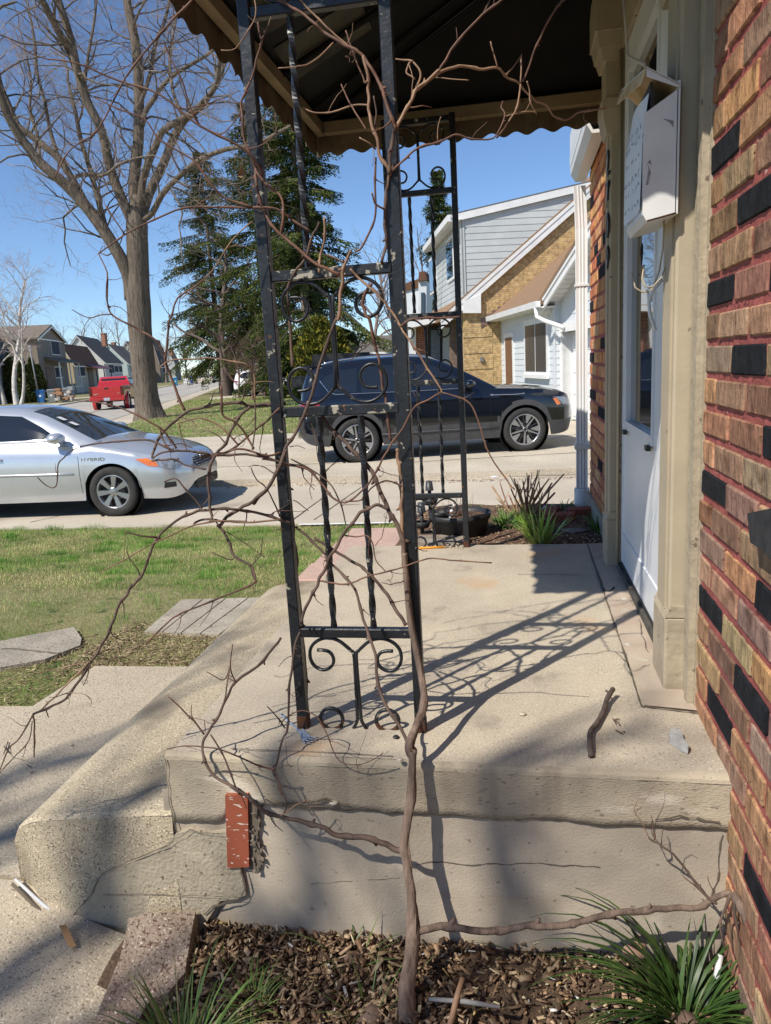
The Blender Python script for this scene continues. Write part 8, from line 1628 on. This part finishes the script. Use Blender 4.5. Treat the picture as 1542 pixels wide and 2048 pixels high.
def grow(S, T, p, d, L, r, lvl, rs, up=.12, wob=.28, tw=.02, kids=(3, 6), thin=.55, ang=.75, bushy=1.0):
    """recursive bare branch; segments thicker than tw go to S (wood), thinner to T (twigs)"""
    n = max(3, min(8, int(L / .45))) if lvl > 1 else 4; p = p.copy(); d = d.normalized(); spots = []
    for i in range(n):
        t = i / n; r0 = r * (1 - .62 * t); r1 = r * (1 - .62 * (i + 1) / n); q = p + d * (L / n); (S if r0 > tw else T).add(p, q, r0, r1); p = q; spots.append((p.copy(), d.copy(), r1, (i + 1) / n))
        d = (d + Vector((rs.gauss(0, wob), rs.gauss(0, wob), rs.gauss(0, wob) + up)) * .5).normalized()
    if lvl <= 0: return
    k = int(rs.randint(*kids) * bushy)
    for j in range(k):
        pp, dd, rr, t = spots[min(n - 1, int((.22 + .78 * (j + rs.random()) / k) * n))]; ax = Vector((rs.gauss(0, 1), rs.gauss(0, 1), rs.gauss(0, 1))).cross(dd).normalized(); nd = (dd * math.cos(ang) + ax * math.sin(ang) * rs.uniform(.7, 1.2)).normalized()
        grow(S, T, pp, nd, L * rs.uniform(.42, .72) * (1 - .25 * t), max(.0035 if tw < .03 else .006, rr * thin), lvl - 1, rs, up, wob, tw, kids, thin, ang, bushy)

# the big bare maple, trunk and limbs traced
random.seed(77); rs = random.Random(77)
mb0 = atz(300, 836, -.80); MY = mb0.y; sc_ = MY * .985 / 1475 * 1.045
maple = thing('bare_tree', 'largest bare tree on the front lawn, thick grey trunk forking into many limbs', 'tree', mb0[:], group='bare trees')
def limb_pts(px, y0, y1): return [aty(x, y, y0 + (y1 - y0) * i / (len(px) - 1)) for i, (x, y) in enumerate(px)]
tm = MB(); tpx = [(302, 842), (300, 830), (297, 812), (293, 790), (287, 735), (282, 680), (278, 620), (275, 560), (275, 500), (274, 450), (273, 390)]; tw_ = [34, 31, 27, 25.5, 25, 24.5, 24.5, 24, 22, 22, 9]
tP = limb_pts(tpx, MY, MY); tP[0].z = -.86; tm.tube(smooth_pts(tP, 4), [w_ * .0192 for w_ in np.interp(np.linspace(0, 10, 41), range(11), tw_)], 20)
for i in range(len(tm.v)):
    v = Vector(tm.v[i]); an = math.atan2(v.y - MY, v.x - tP[3].x); fl = max(0, 1 - (v.z + .8) / 1.2); k = 1 + .16 * fl * math.sin(an * 5 + 1) + .05 * mnoise.noise(v * 1.5); c0 = np.interp(v.z, [p.z for p in tP], [p.x for p in tP]); tm.v[i] = (c0 + (v.x - c0) * k, MY + (v.y - MY) * k, v.z)
S, T = Segs(), Segs()
LB = [([(262, 600), (255, 545), (222, 483), (178, 420), (140, 378), (115, 355), (80, 325), (45, 280), (20, 240), (0, 190), (-20, 140)], 15, 7, -2.5),
      ([(178, 420), (150, 368), (118, 318), (85, 290), (60, 270), (35, 250), (15, 205), (0, 170), (-10, 120)], 8.5, 6, -1.0),
      ([(262, 590), (250, 550), (218, 478), (196, 399), (182, 345), (163, 285), (152, 230), (140, 180)], 8.5, 4, 2.5),
      ([(270, 455), (258, 430), (232, 370), (218, 327), (203, 261), (174, 203), (156, 145), (140, 73), (116, 0), (95, -70)], 12, 7, -1.5),
      ([(156, 145), (140, 105), (123, 73), (84, 0), (60, -60)], 9, 6, -3.0),
      ([(273, 440), (268, 363), (276, 290), (278, 218), (274, 109), (261, 36), (254, 0), (250, -80)], 13, 8, .5),
      ([(280, 445), (301, 381), (327, 327), (349, 272), (370, 240), (400, 215), (435, 165), (452, 110)], 11, 5, 2.0),
      ([(276, 445), (287, 356), (312, 290), (327, 261), (367, 236), (392, 218), (425, 182), (436, 153), (440, 100)], 8.5, 4, -2.0),
      ([(285, 250), (290, 225), (309, 196), (323, 174), (349, 149), (385, 127), (421, 105), (455, 70)], 6, 3, 1.0),
      ([(286, 440), (305, 425), (327, 385), (363, 349), (399, 320), (454, 298), (508, 290), (570, 258)], 7, 3.5, -3.0),
      ([(145, 356), (167, 349), (196, 352), (218, 345), (236, 330), (258, 321)], 4.5, 2.5, -2.0),
      ([(118, 318), (100, 260), (90, 205), (75, 150), (70, 90), (60, 30)], 4.5, 2.5, 1.0),
      ([(203, 261), (175, 215), (170, 160), (180, 90), (190, 30), (195, -40)], 4.5, 2.5, 2.0), ([(276, 218), (300, 150), (310, 90), (330, 40), (345, -30)], 5, 3, 2.0), ([(367, 236), (345, 180), (340, 110), (350, 50), (360, -20)], 4, 2.2, 1.5), ([(80, 325), (75, 270), (60, 220), (62, 160), (50, 100)], 4, 2, 1.5)]
for px, w0, w1, dy in LB:
    P = smooth_pts(limb_pts(px, MY, MY + dy), 3); n = len(P); lm = MB(); R_ = [(w0 + (w1 - w0) * i / (n - 1)) * .0178 for i in range(n)]
    tm.tube(P, R_, 10)
    L_ = sum((P[i + 1] - P[i]).length for i in range(n - 1)); cnt = int(L_ * 6.5)
    for j in range(cnt):
        t = (.22 + .78 * (j + rs.random()) / cnt); i = min(n - 2, int(t * (n - 1))); d = (P[i + 1] - P[i]).normalized(); ax = Vector((rs.gauss(0, 1), rs.gauss(0, 1), rs.gauss(0, .6))).cross(d).normalized(); nd = (d * rs.uniform(.1, .9) + ax + Vector((0, 0, rs.uniform(-.2, .5)))).normalized(); big = rs.random() < .26
        grow(S, T, P[i], nd, rs.uniform(1.6, 3.4) if big else rs.uniform(.5, 1.5), min(R_[i] * .40, rs.uniform(.03, .055)) if big else rs.uniform(.008, .014), 3 if big else 2, rs, .03, .55, .016, (2, 5), .48, .85)
    i = n - 1; grow(S, T, P[i], (P[i] - P[i - 1]), 3.0, R_[i] * .8, 3, rs, .05, .45, .016, (3, 5), .5, .8)
tm.build('trunk', mBarkT, maple); S.mesh('branches', mBarkT, maple, 5); T.mesh('twigs', mTwig, maple, 3)

def gentree(label, px, py, z, y, H, r, seed, wood, twig, lvl=4, up=.14, tw=.03, spread=.6, name='bare_tree', grp='bare trees', bole=.3, nl=7, kids=(3, 5), lean=(0, 0), thin=.6):
    p = Vector((px, y, z)) if y is not None and y < 0 else (atz(px, py, z) if y is None else aty(px, py, y)); p.z = z; t = thing(name, label, 'tree', p[:], group=grp); rs = random.Random(seed); S, T = Segs(), Segs(); q = p.copy(); d = Vector((lean[0], lean[1], 1)).normalized(); n = 10; pts = []
    for i in range(n):
        f = i / n; r0 = r * (1 - .75 * f); e = q + d * H * .8 / n; S.add(q, e, r0 * (1.25 if i == 0 else 1), r * (1 - .75 * (f + 1 / n))); q = e; pts.append((q.copy(), d.copy(), r0)); d = (d + Vector((rs.gauss(0, .08), rs.gauss(0, .08), .05))).normalized()
    for j in range(nl * 2):
        f = bole + (1 - bole) * (j + rs.random()) / (nl * 2); pp, dd, rr = pts[min(n - 1, int(f * n))]; a = j * 2.4 + rs.random(); nd = (Vector((math.cos(a), math.sin(a), 0)) * spread + Vector((0, 0, 1 - spread * .55))).normalized(); grow(S, T, pp, nd, H * rs.uniform(.20, .34) * (1.15 - .5 * f), rr * .5, lvl - 1, rs, up, .3, tw, kids, thin, .7)
    S.mesh('trunk', wood, t, 6); T.mesh('twigs', twig, t, 3); return t
gentree('dark bare tree spreading its branches behind the big trunk, left of the spruces', 452, 780, -.80, 52, 13, .34, 3, mTwigD, mTwigD, 4, .05, .02, .95, bole=.22, nl=10)
bt = gentree('white-barked birch in front of the taupe house, leaning right', 33, 803, -.84, 58, 13.5, .22, 8, mBirch, mBirchT, 4, .02, .03, .5, 'birch_tree', 'birch trees', .25, 8, (4, 6), (-.05, 0))
gentree('slimmer white-barked birch at the left edge beside the taupe house', 8, 800, -.84, 60, 12.5, .2, 9, mBirch, mBirchT, 4, .02, .03, .5, 'birch_tree', 'birch trees', .25, 8, (4, 6), (-.10, 0))
gentree('leaning white birch stem crossing the porch of the taupe house', 42, 803, -.84, 57, 8, .15, 10, mBirch, mBirchT, 3, .08, .03, .5, 'birch_tree', 'birch trees', .4, 6, (3, 5), (.33, .1))
for k, (px, py, y, H, lab) in enumerate(((120, 740, 150, 15, 'bare tree behind the low cream house'), (165, 735, 165, 18, 'bare tree behind the white house chimney'), (205, 735, 150, 17, 'bare tree behind the pale green house'), (245, 735, 170, 20, 'bare tree just left of the big trunk, far behind'), (330, 735, 170, 14, 'bare tree behind the taupe house right of the big trunk'), (372, 738, 190, 15, 'bare tree at the far end of the street'), (505, 735, 150, 17, 'bare tree left of the iron column, far behind'), (545, 735, 140, 14, 'bare tree behind the white vehicle'), (745, 725, 85, 17, 'bare tree behind the small brown bungalow'), (800, 725, 80, 16, 'bare tree between the bungalow and the yellow brick house'), (845, 720, 75, 15, 'bare tree behind the grey dormer'), (470, 735, 160, 15, 'bare tree far behind the redbud'))):
    gentree(lab, px, py, -.84, y, H, .28, 100 + k, mTwigF, mTwigF, 4, .12, .05, .6, bole=.2, nl=8)
for k, (px, py, y, H, lab) in enumerate(((505, 790, 42, 4.2, 'small reddish bare tree at the lawn edge by the iron column'), (478, 782, 48, 4.6, 'slim reddish bare tree near the leaning trunk'), (530, 784, 46, 3.8, 'twiggy bare tree in front of the white vehicle'))): gentree(lab, px, py, -.80, y, H, .07, 200 + k, M('redbud_bark%d' % k, (.19, .12, .105), (.15, .09, .08), 2, .9), MATS['redbud_bark%d' % k], 4, .15, .012, .6, bole=.12, nl=9, kids=(3, 5))
t = thing('bare_tree', 'leaning bare brown trunk beside the left spruce', 'tree', atz(466, 782, -.8)[:], group='bare trees'); m = MB(); m.tube(smooth_pts([atz(467, 784, -.82), aty(462, 740, 57), aty(458, 680, 57), aty(452, 610, 57), aty(447, 540, 57)], 3), [.30, .26, .24, .22, .2, .2, .18, .18, .16, .15, .14, .12, .1], 8); m.build('trunk', M('pink_brown_bark', (.20, .125, .095), (.15, .09, .07), 3, .95), t)
S, T = Segs(), Segs(); rs = random.Random(4); p0 = atz(508, 788, -.8); bp0 = thing('brush_pile', 'pile of dry brown brush at the end of the front lawn', 'brush', p0[:])
for k in range(160): p = p0 + Vector((rs.uniform(-.8, .8), rs.uniform(-.4, .4), 0)); grow(S, T, p, Vector((rs.gauss(0, .5), rs.gauss(0, .5), 1)), rs.uniform(.5, 1.2), .010, 1, rs, .0, .4, .05, (2, 4))
T.mesh('brush', M('dry_brush', (.32, .21, .14), (.22, .14, .09), 2, .95), bp0, 3)
# a bare tree standing in the yard behind the viewer; its branches dapple the porch
yt = thing('bare_tree', 'bare yard tree behind the viewer whose limbs dapple the porch with shade', 'tree', (-5.6, -5.6, -.56), group='bare trees'); rs = random.Random(12); S, T = Segs(), Segs(); SD = Vector((-.51, -.69, 1.0))
fork = Vector((-5.3, -5.3, 4.2)); S.add(Vector((-5.6, -5.6, -.7)), Vector((-5.45, -5.45, 1.5)), .24, .19); S.add(Vector((-5.45, -5.45, 1.5)), fork, .19, .17)
for (tx, ty_, tz, s0, r0, lx, ly, hh) in ((-.60, 1.5, -.22, 7.0, .050, .10, .1, .75), (-.52, 1.5, -.45, 7.8, .038, .15, .0, .5), (.04, 1.5, -.22, 7.0, .055, .14, -.05, .75), (-1.12, 1.5, -.30, 7.4, .055, .0, .1, .6), (-1.55, 1.75, -.41, 7.8, .06, .05, .1, 1.3), (-2.1, 1.2, -.45, 7.5, .055, -.05, .1, 1.2), (-1.5, 2.35, -.41, 8.0, .045, .1, .1, .9), (-1.25, .85, -.5, 7.5, .055, .1, 0, 1.0)):
    c = Vector((tx, ty_, tz)) + SD * s0; lo = c - Vector((lx, ly, 1)) * hh * .5; hi = c + Vector((lx, ly, 1)) * hh * .5; P = smooth_pts([fork, fork.lerp(lo, .35) + Vector((rs.uniform(-.2, .2), rs.uniform(-.2, .2), -.25)), fork.lerp(lo, .8) + Vector((-.15, -.15, -.2)), lo, c + Vector((rs.uniform(-.11, .11), rs.uniform(-.11, .11), 0)), hi, hi + Vector((rs.uniform(-.1, .1), rs.uniform(-.1, .1), .35))], 4); nP = len(P) - 1
    rad = lambda i: r0 * (1.25 - .35 * i / nP) * (1 if i < nP * .72 else max(.12, 1 - ((i / nP - .72) / .28) ** 1.2))
    for q in range(4):                                  # a bundle of thinner crossing branches rather than one straight limb
        o1, o2, o3 = [Vector((rs.gauss(0, .10), rs.gauss(0, .10), 0)) for _ in range(3)]; pv = None
        for i in range(nP + 1):
            f = i / nP; pt = P[i] + (o1 * (1 - f) + o2 * f) * (1 if i > 8 else i / 8) + o3 * math.sin(f * 9 + q * 2) * .6; rr = rad(i) * (.48, .34, .40, .26)[q]
            if pv is not None: S.add(pv[0], pt, pv[1], rr)
            pv = (pt, rr)
        for j in range(2): i = rs.randint(12, nP - 2); grow(S, T, P[i] + o2 * .7, (P[i + 1] - P[i]).normalized() + Vector((rs.gauss(0, .8), rs.gauss(0, .8), rs.uniform(-.4, .2))), rs.uniform(.3, .8), r0 * .2, 1, rs, .0, .35, .010, (2, 3), .5, .8)
S.mesh('trunk', mBarkT, yt, 7); T.mesh('twigs', mTwigD, yt, 3)

# ------------------------------------------------------------------ conifers
mNeed = M('spruce_needles', (.8, .8, .8), (1.25, 1.25, 1.25), 1.5, .8, attr=True, spec=.2)
def spruce(label, px, py, y, H, Rb, zc, seed, nlev, dens=1.0, cut=None, z0=-.80, tint=1.0):
    p = aty(px, py, y); p.z = z0; t = thing('spruce_tree', label, 'tree', p[:], group='spruce trees'); r = np.random.default_rng(seed); rs = random.Random(seed); S = Segs(); n = 14
    for i in range(n): S.add(p + Vector((0, 0, H * .97 * i / n)), p + Vector((0, 0, H * .97 * (i + 1) / n)), .33 * (1 - i / n) + .03, .33 * (1 - (i + 1) / n) + .03)
    BP = []; BD = []; BS = []
    for l in range(nlev):
        f = (l + .5) / nlev; z = zc + (H - zc) * f ** 1.05; R_ = Rb * (1 - f) ** .62 * rs.uniform(.5, 1.3) + .25; nb_ = rs.randint(5, 8)
        for k in range(nb_):
            a = rs.uniform(0, 2 * PI); L_ = R_ * rs.uniform(.65, 1.15); q = p + Vector((0, 0, z)); d = Vector((math.cos(a), math.sin(a), .22 - .5 * (1 - f))); m_ = max(4, int(L_ / .30)); prev = q
            for j in range(m_):
                e = prev + d * (L_ / m_); S.add(prev, e, .035 * (1 - j / m_) + .008, .035 * (1 - (j + 1) / m_) + .008); d = (d + Vector((rs.gauss(0, .06), rs.gauss(0, .06), .07 if j > m_ * .55 else -.05))).normalized(); fr_ = (j + 1) / m_
                if fr_ > .22:
                    side = Vector((-d.y, d.x, 0)).normalized(); c = int(46 * dens * (1.1 - .35 * fr_)); w_ = .16 + .55 * (1 - fr_) * L_ * .28
                    for _ in range(c):
                        s = rs.uniform(-1, 1); off = side * (s * w_) + Vector((0, 0, -abs(s) * .12 - rs.random() ** 2 * .6)); BP.append((prev.lerp(e, rs.random()) + off)[:]); BD.append((d * .6 + side * s * .8 + Vector((0, 0, rs.uniform(-.7, .05))))[:]); BS.append(rs.uniform(.75, 1.25) * (1 if fr_ < .9 else .8))
                prev = e
    P = np.array(BP); D = np.array(BD); D /= np.linalg.norm(D, axis=1)[:, None]; s = np.array(BS)[:, None]; n = len(P); rv = r.normal(0, 1, (n, 3)); X = np.cross(D, rv); X /= np.linalg.norm(X, axis=1)[:, None]
    l = .19 * s; w_ = .022 * s; V1 = [P - X * w_ * .4, P + D * l * .45 - X * w_ * 1.5, P + D * l, P + D * l * .5 + X * w_ * 1.5]; Y = np.cross(D, X); V2 = [P - Y * w_ * .4, P + D * l * .4 - Y * w_ * 1.4, P + D * l * .95, P + D * l * .45 + Y * w_ * 1.4]
    V_ = np.stack(V1 + V2, 1).reshape(-1, 3); F_ = (np.arange(n)[:, None, None] * 8 + np.array([[0, 1, 2, 3], [4, 5, 6, 7]])[None]).reshape(-1, 4)
    base = np.where(r.random((n, 1)) < .3, np.array([[.135, .15, .034]]), np.array([[.058, .088, .024]])) * r.uniform(.6, 1.35, (n, 1)) * tint; cols = np.repeat(base, 8, 0)
    S.mesh('trunk', mBarkT, t, 5); bigmesh('crown', V_, F_, mNeed, t, cols); return t
spruce('left spruce with a bare lower trunk beside the road', 446, 785, 58, 18.6, 5.6, 2.2, 31, 26, 1.05)
spruce('tallest spruce, dark and dense, behind the near iron column', 622, 780, 44, 20.5, 5.2, 1.9, 32, 34, 1.25)
spruce('dark spruce between the left one and the tallest one', 540, 780, 50, 19.0, 5.0, 2.4, 33, 26, 1.05)
spruce('distant spruce top above the grey dormer', 888, 700, 62, 16.5, 3.0, 3.0, 34, 26, 1.0)
def leafball(label, name, cat, px, py, y, z, prof, n, ls, cols, seed, grp=None):
    p = aty(px, py, y) if y else atz(px, py, z); p.z = z; t = thing(name, label, cat, p[:], group=grp); r = np.random.default_rng(seed); hs = np.array([a for a, _ in prof]); rr = np.array([b for _, b in prof]); h = r.uniform(hs[0], hs[-1], n); R_ = np.interp(h, hs, rr); a = r.uniform(0, 2 * PI, n); lump = 1 + .16 * np.sin(a * 3 + h * 4) + .10 * np.sin(a * 7 + h * 9); q = R_ * np.sqrt(r.uniform(.35, 1.05, n)) * lump
    P = np.stack([p.x + q * np.cos(a), p.y + q * np.sin(a), p.z + h], 1); D = np.stack([np.cos(a) * .5, np.sin(a) * .5, r.uniform(.2, 1.3, n)], 1) + r.normal(0, .35, (n, 3)); D /= np.linalg.norm(D, axis=1)[:, None]; X = np.cross(D, r.normal(0, 1, (n, 3))); X /= np.linalg.norm(X, axis=1)[:, None]; l = ls * r.uniform(.6, 1.4, (n, 1))
    V_ = np.stack([P - X * l * .3, P + D * l, P + X * l * .3], 1).reshape(-1, 3); C_ = np.array(cols)[r.integers(0, len(cols), n)] * r.uniform(.6, 1.3, (n, 1)); bigmesh('foliage', V_, np.arange(3 * n).reshape(-1, 3), mNeed, t, np.repeat(C_, 3, 0)); m = MB(); m.tube([p, p + Vector((0, 0, hs[-1] * .5))], max(.02, rr.max() * .08), 6); m.build('stem', mBarkT, t); return t
ARB = [(.035, .065, .018), (.05, .085, .02), (.13, .10, .03)]; cone = lambda H, R_: [(0, R_ * .8), (H * .15, R_), (H * .5, R_ * .85), (H * .8, R_ * .45), (H, .03)]
for k, (px, py, H, R_, lab) in enumerate(((31, 806, 4.4, .85, 'dark columnar conifer farthest left by the grey sedan'), (55, 806, 3.8, .80, 'dark columnar conifer, second from the left'), (73, 800, 4.2, .7, 'slim dark conifer behind the sign pole beside the blue bin'), (85, 797, 3.6, .6, 'slim dark conifer touching the porch of the taupe house'))): leafball(lab, 'arborvitae', 'conifer', px, py, None, -.84, cone(H, R_), 5200, .22, ARB, 300 + k, 'row of columnar conifers')
ball = lambda H, R_: [(0, R_ * .6), (H * .35, R_), (H * .7, R_ * .85), (H, R_ * .15)]
for k, (px, py, y, H, R_, lab) in enumerate(((606, 768, 40, .95, .62, 'round clipped green bush on the lawn behind the dark car'), (644, 764, 39, 1.25, .62, 'taller clipped green bush against the black fence'), (553, 772, 42, 1.0, .55, 'round clipped bush beside the white vehicle'))): leafball(lab, 'clipped_bush', 'bush', px, py, y, -.8, ball(H, R_), 3000, .12, [(.06, .10, .02), (.09, .13, .025), (.14, .16, .03)], 320 + k, 'round clipped bushes')
leafball('tall yellow-green arborvitae in front of the tallest spruce', 'arborvitae', 'conifer', 648, 765, 42, -.8, [(0, 1.4), (1.2, 1.75), (2.6, 1.6), (3.6, 1.0), (4.4, .2)], 15000, .20, [(.16, .15, .02), (.10, .12, .02), (.22, .18, .02), (.06, .08, .015)], 330)
pl = aty(49, 770, 60); pole = thing('sign_pole', 'thin grey sign pole among the dark conifers', 'pole', (atz(78, 800, -.84))[:]); m = MB(); pp = atz(79, 800, -.84); m.tube([pp, pp + Vector((-.25, 0, 5.4))], .07, 8); m.bbox(pp + Vector((-.45, -.03, 4.9)), pp + Vector((-.05, .03, 5.5)), .01); m.build('pole', mGreyB, pole)

# ------------------------------------------------------------------ tidy up
for o in list(bpy.data.objects):
    for k in ('_w', '_wm'):
        if k in o: del o[k]
